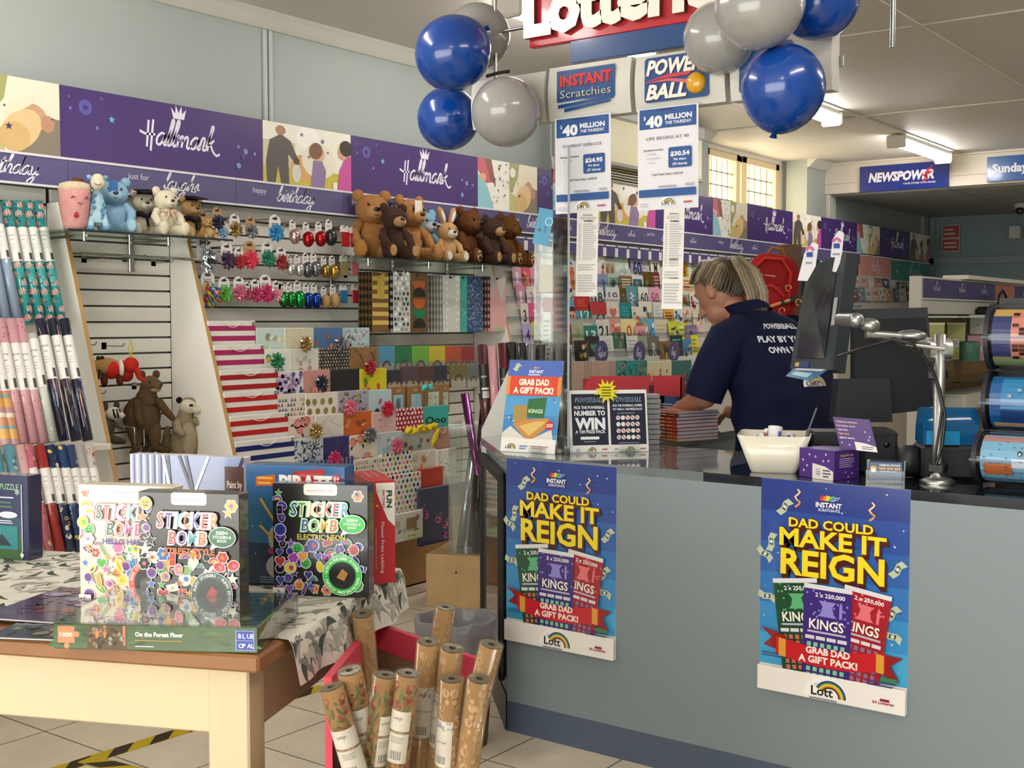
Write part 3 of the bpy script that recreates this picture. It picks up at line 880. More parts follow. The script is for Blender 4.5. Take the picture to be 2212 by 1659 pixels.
# ------------------------------------------------------------ bows, ribbons and bags of the third bay
def hook(p, L, label, name='peg_hook'):
 p = V(p)
 m = MB('metal', '#8c8984')
 m.tube([p + V((-L, 0, 0)), p, p + V((.012, 0, .012))], .0022, 5)
 m.box(p.x - L - .003, p.x - L, p.y - .012, p.y + .012, p.z - .014, p.z + .014)
 return m.solo(name, label, 'peg hook', 'wire peg hooks on the slatted boards')

_bw = {}

def star_bow(r, mt, col, n=3):
 """a gift bow: rings of folded ribbon points, facing +x"""
 m = MB(mt, col)
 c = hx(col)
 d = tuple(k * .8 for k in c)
 for ring, (cnt, el, ln) in enumerate(((9, .12, 1.0), (8, .5, .95), (6, .9, .8), (4, 1.3, .6))[:n + 1]):
  for i in range(cnt):
   a = 2 * PI * (i + .5 * (ring % 2)) / cnt + rnd.uniform(-.1, .1)
   e = el + rnd.uniform(-.08, .08)
   dr = V((math.sin(e), math.cos(e) * math.cos(a), math.cos(e) * math.sin(a)))
   sd = dr.cross(V((1, 0, .01))).normalized() if abs(dr.x) < .99 else V((0, 1, 0))
   upv = sd.cross(dr)
   L = r * ln; w = r * .3
   b0 = V((0, 0, 0)) + dr * L * .1
   vs = [b0, b0 + dr * L * .55 + sd * w, b0 + dr * L * .92, b0 + dr * L * .55 - sd * w, b0 + dr * L * .5 + upv * w * .75, b0 + dr * L * .5 - upv * w * .3]
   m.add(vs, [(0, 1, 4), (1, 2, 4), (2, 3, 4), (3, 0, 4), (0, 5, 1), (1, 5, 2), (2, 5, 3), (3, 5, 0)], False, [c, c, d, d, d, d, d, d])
 return m

def curl_bow(r, mt, cols):
 m = MB(mt, cols[0])
 for i in range(34):
  m.set(col=cols[i % len(cols)])
  a = rnd.uniform(0, 2 * PI); e = rnd.uniform(-.3, 1.2)
  d = V((abs(math.sin(e)) * .8, math.cos(e) * math.cos(a), math.cos(e) * math.sin(a) - .2))
  pts = [V((.006, 0, 0)) + d * r * t / 8 + V((.006 * math.cos(t * 1.6 + i), .009 * math.sin(t * 1.6 + i), .006 * math.cos(t * 2 + i))) for t in range(9)]
  vs, fs = [], []
  for k, p in enumerate(pts):
   vs += [p + V((0, 0, .0045)), p - V((0, 0, .0045))]
   if k: fs.append((2 * k - 2, 2 * k - 1, 2 * k + 1, 2 * k))
  m.add(vs, fs)
 return m

def header(w, h, col='#e2ded8', hole=True):
 m = MB('paper', col)
 pts = [(-w / 2, 0), (w / 2, 0), (w / 2, h * .7)] + [(w / 2 * math.cos(a), h * .7 + h * .3 * math.sin(a)) for a in (.4, .8, 1.2, 1.57, 1.94, 2.34, 2.74)] + [(-w / 2, h * .7)]
 k = len(pts)
 m.add([(0, x, z) for x, z in pts] + [(.0012, x, z) for x, z in pts], [list(range(k))[::-1], list(range(k, 2 * k))] + [(i, (i + 1) % k, k + (i + 1) % k, k + i) for i in range(k)])
 P = PR(m, (.0012, 0, 0), (0, 1, 0), (0, 0, 1), step=.0002, mt='paper')
 P.disc(0, h * .82, w * .24, '#3a3733', h * .06, 10)
 P.fine(-w * .3, h * .5, w * .3, h * .66, 2, '#8a8784')
 return m

BOWG = 'bows, ribbons and tissue hanging on the bow wall'

def bow_item(px, py, dia, kind, col, label, mt='satin', card='#e2ded8', xo=0.0, hk=True):
 c = onX(-4.13 + xo, px, py)
 r = dia / 2 / FPX * (c - E0).dot(FW)
 t = thing('gift_bow' if kind != 'egg' and kind != 'pack' else ('curling_ribbon' if kind == 'egg' else 'tissue_pack'), label, {'egg': 'ribbon', 'pack': 'tissue paper'}.get(kind, 'gift bow'), c, 0, BOWG)
 if kind == 'star': b, hw, hh, z = star_bow(r, mt, col), r * 1.5, r * 2.3, -r * .5
 elif kind == 'curl': b, hw, hh, z = curl_bow(r * 1.2, mt, col), r * 1.6, r * 2.2, -r * .2
 elif kind == 'egg':
  b = MB(mt, col).ball((.012, 0, 0), r * .72, r * .72, r, 18, 12); hw, hh, z = r * 1.1, r * 2.0, r * .2
  if mt == 'satin' or mt == 'foil':
   for i in range(5): b.ball((.012, 0, 0), r * .735, r * .735, r * 1.01, 4, 12, rot=(0, 0, i * .3))
 else:
  b = MB('gloss', col).box(0, .006, -r * .8, r * .8, -r, r, .003); hw, hh, z = r * 1.6, r * 1.0, r * .9
 b.ob({'egg': 'ribbon', 'pack': 'tissue'}.get(kind, 'bow'), t)
 header(hw, hh, card).ob('header_card', t, (-.004, 0, z))
 if hk:
  hook((c.x - .002, c.y, c.z + z + hh * .82), c.x + 4.275, 'wire peg hook holding the ' + ' '.join(label.split(',')[0].split()[:11]))
 return t

K_ = '#b58f62'
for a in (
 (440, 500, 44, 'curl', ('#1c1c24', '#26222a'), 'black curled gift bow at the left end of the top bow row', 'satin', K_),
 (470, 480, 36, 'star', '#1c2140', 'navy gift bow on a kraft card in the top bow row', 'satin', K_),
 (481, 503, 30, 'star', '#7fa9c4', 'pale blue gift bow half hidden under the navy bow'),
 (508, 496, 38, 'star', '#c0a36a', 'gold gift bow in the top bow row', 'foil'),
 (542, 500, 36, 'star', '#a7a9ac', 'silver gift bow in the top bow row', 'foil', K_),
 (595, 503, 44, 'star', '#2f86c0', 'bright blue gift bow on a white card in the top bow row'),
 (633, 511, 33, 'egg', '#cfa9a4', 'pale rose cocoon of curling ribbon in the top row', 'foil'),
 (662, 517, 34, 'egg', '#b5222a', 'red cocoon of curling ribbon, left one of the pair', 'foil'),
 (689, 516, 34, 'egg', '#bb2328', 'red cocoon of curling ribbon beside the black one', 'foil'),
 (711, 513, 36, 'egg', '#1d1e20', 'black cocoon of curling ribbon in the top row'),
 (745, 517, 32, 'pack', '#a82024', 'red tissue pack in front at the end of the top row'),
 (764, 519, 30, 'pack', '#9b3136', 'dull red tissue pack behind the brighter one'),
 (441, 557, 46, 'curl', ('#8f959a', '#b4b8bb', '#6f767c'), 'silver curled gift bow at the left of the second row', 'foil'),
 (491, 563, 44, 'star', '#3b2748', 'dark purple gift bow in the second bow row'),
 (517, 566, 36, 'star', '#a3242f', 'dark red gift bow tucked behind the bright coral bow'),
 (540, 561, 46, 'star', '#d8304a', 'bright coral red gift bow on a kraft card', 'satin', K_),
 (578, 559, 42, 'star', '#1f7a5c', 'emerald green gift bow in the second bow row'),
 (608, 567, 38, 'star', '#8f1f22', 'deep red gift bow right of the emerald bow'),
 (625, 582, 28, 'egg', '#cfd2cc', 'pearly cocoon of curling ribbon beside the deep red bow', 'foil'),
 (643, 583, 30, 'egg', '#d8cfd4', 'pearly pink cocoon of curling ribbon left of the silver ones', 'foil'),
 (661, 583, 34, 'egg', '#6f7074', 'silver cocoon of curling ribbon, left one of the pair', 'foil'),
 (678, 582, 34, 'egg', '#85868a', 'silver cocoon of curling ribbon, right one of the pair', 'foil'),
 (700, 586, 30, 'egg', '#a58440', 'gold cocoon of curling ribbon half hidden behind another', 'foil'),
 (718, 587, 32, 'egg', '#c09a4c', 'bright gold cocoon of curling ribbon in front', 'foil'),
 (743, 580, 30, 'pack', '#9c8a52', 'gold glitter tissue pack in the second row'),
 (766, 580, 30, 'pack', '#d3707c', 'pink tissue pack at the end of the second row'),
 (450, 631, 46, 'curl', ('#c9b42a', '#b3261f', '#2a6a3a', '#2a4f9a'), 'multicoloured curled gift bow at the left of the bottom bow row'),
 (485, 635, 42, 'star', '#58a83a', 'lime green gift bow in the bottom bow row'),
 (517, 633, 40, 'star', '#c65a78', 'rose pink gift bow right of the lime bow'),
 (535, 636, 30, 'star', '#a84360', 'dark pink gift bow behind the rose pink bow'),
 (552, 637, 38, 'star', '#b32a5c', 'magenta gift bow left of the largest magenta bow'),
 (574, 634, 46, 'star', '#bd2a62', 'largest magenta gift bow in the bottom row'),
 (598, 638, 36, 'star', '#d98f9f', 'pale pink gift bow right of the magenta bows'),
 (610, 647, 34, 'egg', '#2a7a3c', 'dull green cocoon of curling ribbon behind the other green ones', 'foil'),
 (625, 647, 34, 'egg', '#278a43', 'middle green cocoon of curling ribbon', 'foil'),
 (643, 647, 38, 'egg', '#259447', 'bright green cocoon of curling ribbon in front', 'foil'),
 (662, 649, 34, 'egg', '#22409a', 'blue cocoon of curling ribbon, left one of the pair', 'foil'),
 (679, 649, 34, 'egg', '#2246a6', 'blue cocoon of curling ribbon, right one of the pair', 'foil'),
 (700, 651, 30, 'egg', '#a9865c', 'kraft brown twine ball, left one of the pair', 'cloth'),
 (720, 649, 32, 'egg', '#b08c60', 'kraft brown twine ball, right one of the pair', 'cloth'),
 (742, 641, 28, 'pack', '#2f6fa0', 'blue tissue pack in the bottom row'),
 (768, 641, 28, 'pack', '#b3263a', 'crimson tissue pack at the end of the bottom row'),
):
 bow_item(*a)

# ---- flat printed fronts
def pat(P, w, h, k, cs):
 if k == 'stripes':
  n = max(2, int(h / .0215))
  for i in range(n):
   if i % 2: P.k = 0; P.rect(0, h - (i + 1) * .0215, w, h - i * .0215, cs[0])
 elif k == 'vstripes':
  n = max(2, int(w / .012))
  for i in range(n):
   if i % 2: P.k = 0; P.rect(i * w / n, 0, (i + 1) * w / n, h, cs[i % len(cs)])
 elif k == 'dots':
  s = cs[-1]; i = 0; y = s * .5
  while y < h:
   x = s * (.5 if i % 2 else 0.1)
   while x < w - s * .2:
    P.k = 0; P.disc(min(max(x, s * .3), w - s * .3), y, s * .3, cs[rnd.randrange(len(cs) - 1)], s * rnd.uniform(.28, .36), 8); x += s
   y += s * .85; i += 1
 elif k == 'tri':
  s = cs[-1]; i = 0; y = .004
  while y + s < h:
   x = s * (.3 if i % 2 else .05)
   while x + s * .8 < w:
    if rnd.random() < .8: P.k = 0; P.shape([(x, y), (x + s * .75, y), (x + s * .375, y + s * .85)], cs[rnd.randrange(len(cs) - 1)])
    x += s * .9
   y += s * 1.05; i += 1
 elif k == 'blobs':
  for i in range(int(w * h / .00035)):
   P.k = i % 3; r = rnd.uniform(.006, .016)
   P.disc(rnd.uniform(r, w - r), rnd.uniform(r, h - r), r, cs[i % len(cs)], r * rnd.uniform(.6, 1), 9, rnd.uniform(0, 3))
 elif k == 'rose':
  for i in range(5):
   x, y, r = rnd.uniform(.02, w - .02), rnd.uniform(.02, h - .02), rnd.uniform(.018, .026)
   for q in range(4): P.k = q; P.disc(x + rnd.uniform(-.004, .004), y + rnd.uniform(-.004, .004), r * (1 - q * .22), cs[q % 2], r * (.9 - q * .2), 10)
   for q in range(2): a = rnd.uniform(0, 6.3); P.k = 0; P.disc(min(max(x + r * 1.3 * math.cos(a), .012), w - .012), min(max(y + r * 1.3 * math.sin(a), .012), h - .012), .011, cs[2], .006, 8, a)
 elif k == 'leaf':
  for i in range(int(w * h / .0003)):
   P.k = i % 2; r = rnd.uniform(.008, .015)
   P.disc(rnd.uniform(r, w - r), rnd.uniform(r, h - r), r, cs[i % len(cs)], r * .28, 8, rnd.uniform(0, 3.1))
 elif k == 'dash':
  for i in range(int(w * h / .00025)):
   P.k = 0; P.disc(rnd.uniform(.006, w - .006), rnd.uniform(.006, h - .006), .005, cs[i % len(cs)], .0014, 6, rnd.uniform(0, 3.1))
 elif k == 'lines':
  for i in range(7):
   x, y = rnd.uniform(.01, w - .01), rnd.uniform(.01, h - .01)
   P.line([(x, y), (min(w - .004, max(.004, x + rnd.uniform(-.04, .04))), min(h - .004, max(.004, y + rnd.uniform(-.03, .03)))), (min(w - .004, max(.004, x + rnd.uniform(-.05, .05))), min(h - .004, max(.004, y + rnd.uniform(-.05, .05))))], .0022, cs[i % len(cs)])
 elif k == 'mix':
  for i in range(9):
   x0, y0 = rnd.uniform(0, w * .8), rnd.uniform(0, h * .8)
   P.k = i; P.disc(min(max(x0, .02), w - .02), min(max(y0, .02), h - .02), rnd.uniform(.008, .018), cs[i % len(cs)], rnd.uniform(.008, .02), 9, rnd.uniform(0, 3))

def gbag(x0, x1, y0, y1, base, k, cs, label, handle=None, off=0.0, mt='card', name='gift_bag', cat='gift bag', grp='gift bags in the sloping display', thick=.02, deep=.05, extra=None):
 """a flat bag given by where its visible front shows; it stands upright in its pocket of the sloping display"""
 p = onP(SL0 + V((off, 0, 0)), SLN, (x0 + x1) / 2, y0)
 x = p.x
 a, b = onX(x, x0, y0).y, onX(x, x1, y0).y
 z1 = p.z
 z0 = onX(x, (x0 + x1) / 2, y1).z - deep
 w, h = b - a, z1 - z0
 t = thing(name, label, cat, (x, a, z0), 0, grp)
 m = MB(mt, base).box(-thick, 0, 0, w, 0, h, .002)
 P = PR(m, (0, 0, 0), (0, 1, 0), (0, 0, 1), step=.00025, mt=mt)
 pat(P, w, h, k, cs)
 if extra: extra(P, w, h)
 m.ob('bag_body' if cat == 'gift bag' else 'front', t)
 if handle:
  q = MB('cloth', handle)
  q.tube([(.003 + .004 * math.sin(PI * i / 8), w * (.3 + .4 * i / 8), h - .006 - .022 * math.sin(PI * i / 8)) for i in range(9)], .0016, 5)
  q.ob('handle', t)
 return t

def zb(s, ox, oy, *v):   # a crop's own pixels back to the photo's
 return [v[0] / s + ox, v[1] / s + ox, v[2] / s + oy, v[3] / s + oy]

def A(*v): return zb(5.026, 440, 680, *v)
def B(*v): return zb(5.925, 760, 720, *v)
def D_(*v): return zb(3.951, 780, 900, *v)

def seal(P, w, h): P.disc(w - .012, h - .014, .008, '#1d1d20').disc(w - .012, h - .014, .0035, '#e8e4dc')

for i, (r, c, cn) in enumerate(((A(45, 560, 65, 330), '#a3245a', 'magenta'), (A(108, 655, 325, 565), '#a3245a', 'magenta'), (A(175, 808, 590, 830), '#9b1d20', 'red'), (A(220, 800, 828, 1090), '#b3201f', 'red'),
        (A(285, 915, 1080, 1350), '#b3201f', 'red'), (A(345, 985, 1350, 1610), '#1a2868', 'navy'))):
 gbag(*r, '#ded9d2', 'stripes', (c,), ('large %s and white striped bag, ' % cn) + ('topmost of the striped stack', 'second from the top', 'third down, white cord loose', 'fourth down in the striped stack', 'fifth down, just above the navy one', 'lowest of the striped stack')[i], '#e8e4de', .01, extra=seal, deep=.02)
BG = [
 (A(570, 882, 140, 372), '#c3d2c8', 'mix', ('#8d8a86', '#e2dcb4', '#9ab0a4'), 'pale mint gift bag with small animals, top row'),
 (A(880, 1195, 140, 370), '#e2dac6', 'dots', ('#c6b58a', '#b7a27a', .012), 'cream gift bag with rows of gold dots, top row'),
 (A(1195, 1508, 140, 362), '#4f6f9a', 'mix', ('#d98a5a', '#5aa09a', '#e0a98a', '#c4552f'), 'blue gift bag with bright animals, top row'),
 (A(1505, 1800, 140, 358), '#a9c4c6', 'leaf', ('#e2e0d8', '#d58fa0', '#5f938c'), 'pale blue gift bag with pink birds and leaves, top row'),
 (A(660, 940, 375, 605), '#dfe0d6', 'mix', ('#3f8f7c', '#c9b95a', '#c5605a', '#7fb0b8'), 'white gift bag with balloons behind a green bow'),
 (A(940, 1250, 370, 605), '#d2d0c0', 'mix', ('#b78f84', '#a9b39a', '#c9b7a4'), 'pale floral gift bag under a gold bow'),
 (A(1245, 1598, 365, 592), '#2a2826', 'dots', ('#b5aa94', '#8d8474', .018), 'black flap gift bag with scattered pale dots'),
 (A(1580, 1898, 350, 592), '#8c6a44', 'lines', ('#2a211c', '#3a2d24'), 'kraft gift bag with black scrolls'),
 (A(760, 1085, 612, 852), '#d6d2d4', 'blobs', ('#b68aa8', '#8a6fa0', '#4a4a78', '#b9a9c9'), 'white gift bag with purple blobs'),
 (A(1085, 1375, 600, 845), '#c98f86', 'rose', ('#d8545f', '#e7a59a', '#8c9a6a'), 'coral floral gift bag with a navy bow on it'),
 (A(1375, 1695, 590, 832), '#2b2a29', 'none', (), 'plain black gift bag in the display'),
 (A(1695, 1988, 585, 812), '#cfc32a', 'mix', ('#3f7a3a', '#c9543a', '#6a8a2a'), 'yellow gift bag with green dinosaurs'),
 (A(800, 1110, 858, 1085), '#d8d0c0', 'tri', ('#8a8a5a', '#b98a90', '#4a5a4a', '#c98f86', '#6a5a80', .02), 'cream gift bag with small triangles, middle row'),
 (A(1105, 1458, 845, 1085), '#e0dace', 'dots', ('#8a7440', '#94804c', .05), 'white gift bag with large gold spots'),
 (A(1455, 1788, 822, 1055), '#a9a7b0', 'leaf', ('#4f7f9a', '#c9c04a', '#a06a9a', '#7a5a80'), 'gift bag with bright feathers beside the spotted one'),
 (A(1785, 2042, 815, 1055), '#b5ccd2', 'mix', ('#b9606a', '#2f3a44', '#2f6f8a'), 'pale blue gift bag with party hats'),
 (A(915, 1218, 1100, 1352), '#dcc8ba', 'rose', ('#c9706a', '#dd9a8f', '#3a3a34'), 'blush rose gift bag with a gold bow'),
 (A(1215, 1522, 1082, 1335), '#ddd6ca', 'lines', ('#b7a58a', '#c6baa4'), 'white marble gift bag with gold veins'),
 (A(1518, 1832, 1052, 1305), '#c8652f', 'mix', ('#e6d8c4', '#a84a1f', '#d98a5a'), 'orange gift bag with foxes'),
 (A(1830, 2102, 1052, 1275), '#dcb3b0', 'dash', ('#c98a5a', '#b06a80', '#e8e0d4'), 'pale pink gift bag with small rainbows'),
 (A(968, 1300, 1340, 1605), '#c4c6c8', 'leaf', ('#1f2c4a', '#344a78', '#8f97a0'), 'white gift bag with navy feathers, bottom left'),
 (A(1298, 1592, 1322, 1595), '#38346a', 'lines', ('#8f7f5a', '#4a467c'), 'navy gift bag with gold script and a magenta bow'),
 (A(1585, 1882, 1302, 1565), '#dcd0be', 'rose', ('#cf7c6c', '#dfa07a', '#2a2a26'), 'floral gift bag with black animal spots'),
 (A(1880, 2160, 1272, 1520), '#b9c6c8', 'mix', ('#e2e4e0', '#9fb8c0', '#86a0a8'), 'pale blue gift bag with snowy spots'),
 (A(1180, 1640, 1565, 1700), '#322f5c', 'vstripes', ('#8a8a9c',), 'navy gift bag with fine stripes, low in the display'),
 (A(1638, 1935, 1560, 1800), '#d6cebe', 'tri', ('#7f8550', '#b98a90', '#46564a', '#c98f86', .02), 'cream gift bag with small triangles, lowest row'),
 (B(565, 912, 965, 1215), '#9e1b34', 'dots', ('#e6d6cc', .026), 'crimson gift bag with white polka dots'),
 (B(650, 1055, 1252, 1485), '#c6c4ba', 'mix', ('#7d5a70', '#6f6a54', '#5f8a8c', '#a3324a'), 'pale gift bag with party balloons and a yellow ribbon'),
 (B(1045, 1262, 1205, 1485), '#a97f6c', 'lines', ('#c9a292', '#8a6050'), 'dusty brown gift bag with a white cord'),
 (B(380, 782, 1530, 1760), '#e2ddd2', 'dots', ('#2f7d6a', '#c2402f', '#27305f', '#c9a93a', '#c98f94', .028), 'white gift bag with coloured spots, upper of the pair'),
 (B(775, 1092, 1500, 1740), '#cfc8b6', 'mix', ('#c98a4a', '#bdb6a4'), 'plain cream gift bag with an orange sun'),
 (B(1085, 1335, 1482, 1720), '#dbd7cd', 'dash', ('#23262c', '#4a4a4e'), 'white gift bag with black dashes'),
 (D_(230, 512, 490, 805), '#e2ddd2', 'dots', ('#2f7d6a', '#c2402f', '#27305f', '#c9a93a', '#c98f94', .03), 'white gift bag with coloured spots, lower of the pair'),
 (D_(505, 700, 435, 610), '#b03a26', 'none', (), 'orange red gift bag leaning behind the tulip bag'),
 (D_(500, 748, 600, 1000), '#3a3c58', 'rose', ('#c46a9a', '#3a2438', '#5a7a4a'), 'dark gift bag with pink tulips'),
]
for i, g in enumerate(BG):
 gbag(*g[0], g[1], g[2], g[3], g[4], '#e8e2da' if i in (26, 28, 30) else None, .0 + .002 * (i % 3))

def ooo(P, w, h): P.text('Ooo', w / 2, h * .3, h * .3, '#1a1a1c', w=w * .8, bold=.02)

t = gbag(*B(905, 1238, 930, 1195), '#3aa59c', 'none', (), 'turquoise gift bag lettered in black with tissue tufts', extra=ooo, deep=.02)
m = MB('cloth', '#5cc4bc')
for i in range(9): m.ball((-.01, .015 + .004 * i + (.03 if i > 4 else 0), .27 - .03), .012, .006, .016, 6, 5, rot=(rnd.uniform(-.5, .5), 0, 0), jit=.3)
m.ob('tissue_tuft', t, (0, 0, -.02))

# tissue sheets, and slim kraft boxes
for r, c, nm in ((B(335, 552, 165, 470), '#4f9cc4', 'sky blue'), (B(552, 772, 165, 470), '#167a48', 'dark green'), (B(770, 990, 160, 470), '#76b83e', 'lime green'), (B(985, 1202, 160, 470), '#d6c22e', 'yellow'), (B(1195, 1400, 165, 470), '#c24f26', 'orange'), (B(1398, 1572, 165, 470), '#9a2430', 'dark red'),
     (B(450, 632, 470, 680), '#1d2230', 'black'), (B(630, 852, 420, 690), '#57424f', 'plum'), (B(850, 1052, 420, 690), '#5a332e', 'brown'), (B(1050, 1225, 412, 690), '#23233f', 'navy'), (B(1262, 1472, 400, 640), '#7d7038', 'olive'), (B(1470, 1640, 400, 640), '#6f757c', 'grey')):
 def fx(P, w, h):
  P.shape([(w * .05, 0), (w * .95, 0), (w * .95, h * .28)] + [(w * (.5 + .45 * math.cos(a)), h * (.28 + .16 * math.sin(a))) for a in (.4, .8, 1.2, 1.57, 1.94, 2.34, 2.74)] + [(w * .05, h * .28)], '#b9b6ac')
  P.arc(w * .5, h * .22, w * .2, w * .3, 15, 165, '#4a4440').arc(w * .5, h * .2, w * .14, w * .2, 15, 165, '#b38a4a')
 t = gbag(*r, c, 'none', (), nm + ' tissue paper pack in a clear sleeve', None, .0, 'card', 'tissue_pack', 'tissue paper', 'tissue packs in the sloping display', .012, .02, fx)
 b = t.children[0].dimensions
 MB('film', '#f4f5f2').box(-.014, .003, -.001, b.y + .001, 0, b.z + .022, .003).ob('clear_sleeve', t)
for r, c, kk, nm in ((B(490, 690, 680, 990), '#9fc4cc', 'fern', 'kraft keepsake box with a blue fern window'), (B(715, 925, 670, 975), '#9cc2cc', 'stem', 'kraft keepsake box with a plain blue window'), (B(930, 1152, 655, 920), '#b7c4ae', 'flo', 'kraft keepsake box with a floral window'), (B(1145, 1250, 650, 940), '#a9bda6', 'flo', 'kraft keepsake box half hidden behind foil rolls')):
 def fx(P, w, h):
  P.rect(w * .2, 0, w * .82, h * .72, c)
  if kk == 'flo':
   P.k = 3
   for i in range(14): P.k = 4; P.disc(w * rnd.uniform(.26, .76), h * rnd.uniform(.05, .66), .006, rnd.choice(('#8c9a6a', '#c98f84', '#e0dcc8')), .003, 7, rnd.uniform(0, 3))
  else:
   P.line([(w * .5, 0), (w * .5, h * .66)], .002, '#23415c')
   if kk == 'fern':
    for i in range(9):
     for s_ in (-1, 1): P.disc(w * .5 + s_ * .008, h * (.06 + .065 * i), .009, '#23415c', .0028, 7, s_ * .6)
  P.fine(w * .35, h * .8, w * .65, h * .9, 2, '#c9b08a')
 gbag(*r, '#8f6b40', 'none', (), nm, None, .0, 'board', 'keepsake_box', 'gift box', 'kraft keepsake boxes', .03, .03, fx)
t = gbag(*D_(285, 528, 815, 1055), '#cfcabd', 'mix', ('#b3ac9c', '#8d7a52'), 'low white card tray with a price arrow, in the cardboard bin', name='card_tray', cat='card tray', grp=None, deep=0,
   extra=lambda P, w, h: (P.rect(w * .35, h * .06, w * .9, h * .3, '#c6cf9c'), P.text('$1 each', w * .6, h * .12, h * .1, '#23231f'), P.rect(w * .4, h * .4, w * .75, h * .8, '#8a744c')))

# loose bows stuck on the bags
BB = 'bows stuck on the gift bags'
for px, py, d, c, mt, nm in ((A(1100, 0, 320, 0)[0], A(0, 0, 320, 0)[2], 38, '#bfa26a', 'foil', 'gold bow on the gold dotted bag'), (A(1480, 0, 0, 0)[0], A(0, 0, 312, 0)[2], 38, '#9a9aa4', 'foil', 'silver bow between the blue animal bag and the black bag'),
        (A(790, 0, 0, 0)[0], A(0, 0, 505, 0)[2], 42, '#16704a', 'satin', 'green bow on the balloon bag'), (A(1800, 0, 0, 0)[0], A(0, 0, 570, 0)[2], 38, '#a31c22', 'satin', 'red bow hanging from a white card over the yellow bag'),
        (A(1275, 0, 0, 0)[0], A(0, 0, 742, 0)[2], 40, '#161a34', 'satin', 'navy bow on the coral floral bag'), (A(1585, 0, 0, 0)[0], A(0, 0, 1005, 0)[2], 40, '#d8657f', 'satin', 'pink bow on the feather bag'),
        (A(1992, 0, 0, 0)[0], A(0, 0, 1020, 0)[2], 40, '#cc2440', 'satin', 'scarlet bow on the pale pink rainbow bag'), (A(1205, 0, 0, 0)[0], A(0, 0, 1262, 0)[2], 42, '#c2a468', 'foil', 'gold bow on the blush rose bag'),
        (A(1800, 0, 0, 0)[0], A(0, 0, 1305, 0)[2], 40, '#9da0a4', 'foil', 'silver bow under the fox bag'), (A(1415, 0, 0, 0)[0], A(0, 0, 1565, 0)[2], 42, '#b8245e', 'satin', 'magenta bow on the navy script bag'),
        (B(570, 0, 0, 0)[0], B(0, 0, 1440, 0)[2], 40, '#d0607c', 'satin', 'pink bow on the snowy pale blue bag')):
 c0 = onP(SL0 + V((.008, 0, 0)), SLN, px, py)
 star_bow(d / 2 / FPX * (c0 - E0).dot(FW), mt, c).solo('gift_bow', nm, 'gift bow', BB, c0)
m = MB('cloth', '#d8c02a')
c0 = onP(SL0 + V((.012, 0, 0)), SLN, 905, 926)
for i in range(16): m.ball((rnd.uniform(0, .02), -.1 + .014 * i, rnd.uniform(-.012, .016)), .014, .02, .01, 8, 6, rot=(rnd.uniform(-1, 1), 0, 0), jit=.35)
m.ball((.02, .1, -.05), .006, .018, .05, 8, 6, rot=(-.5, 0, 0), jit=.2)
m.solo('ribbon_heap', 'crumpled yellow ribbon draped over the balloon gift bag', 'ribbon', None, c0)

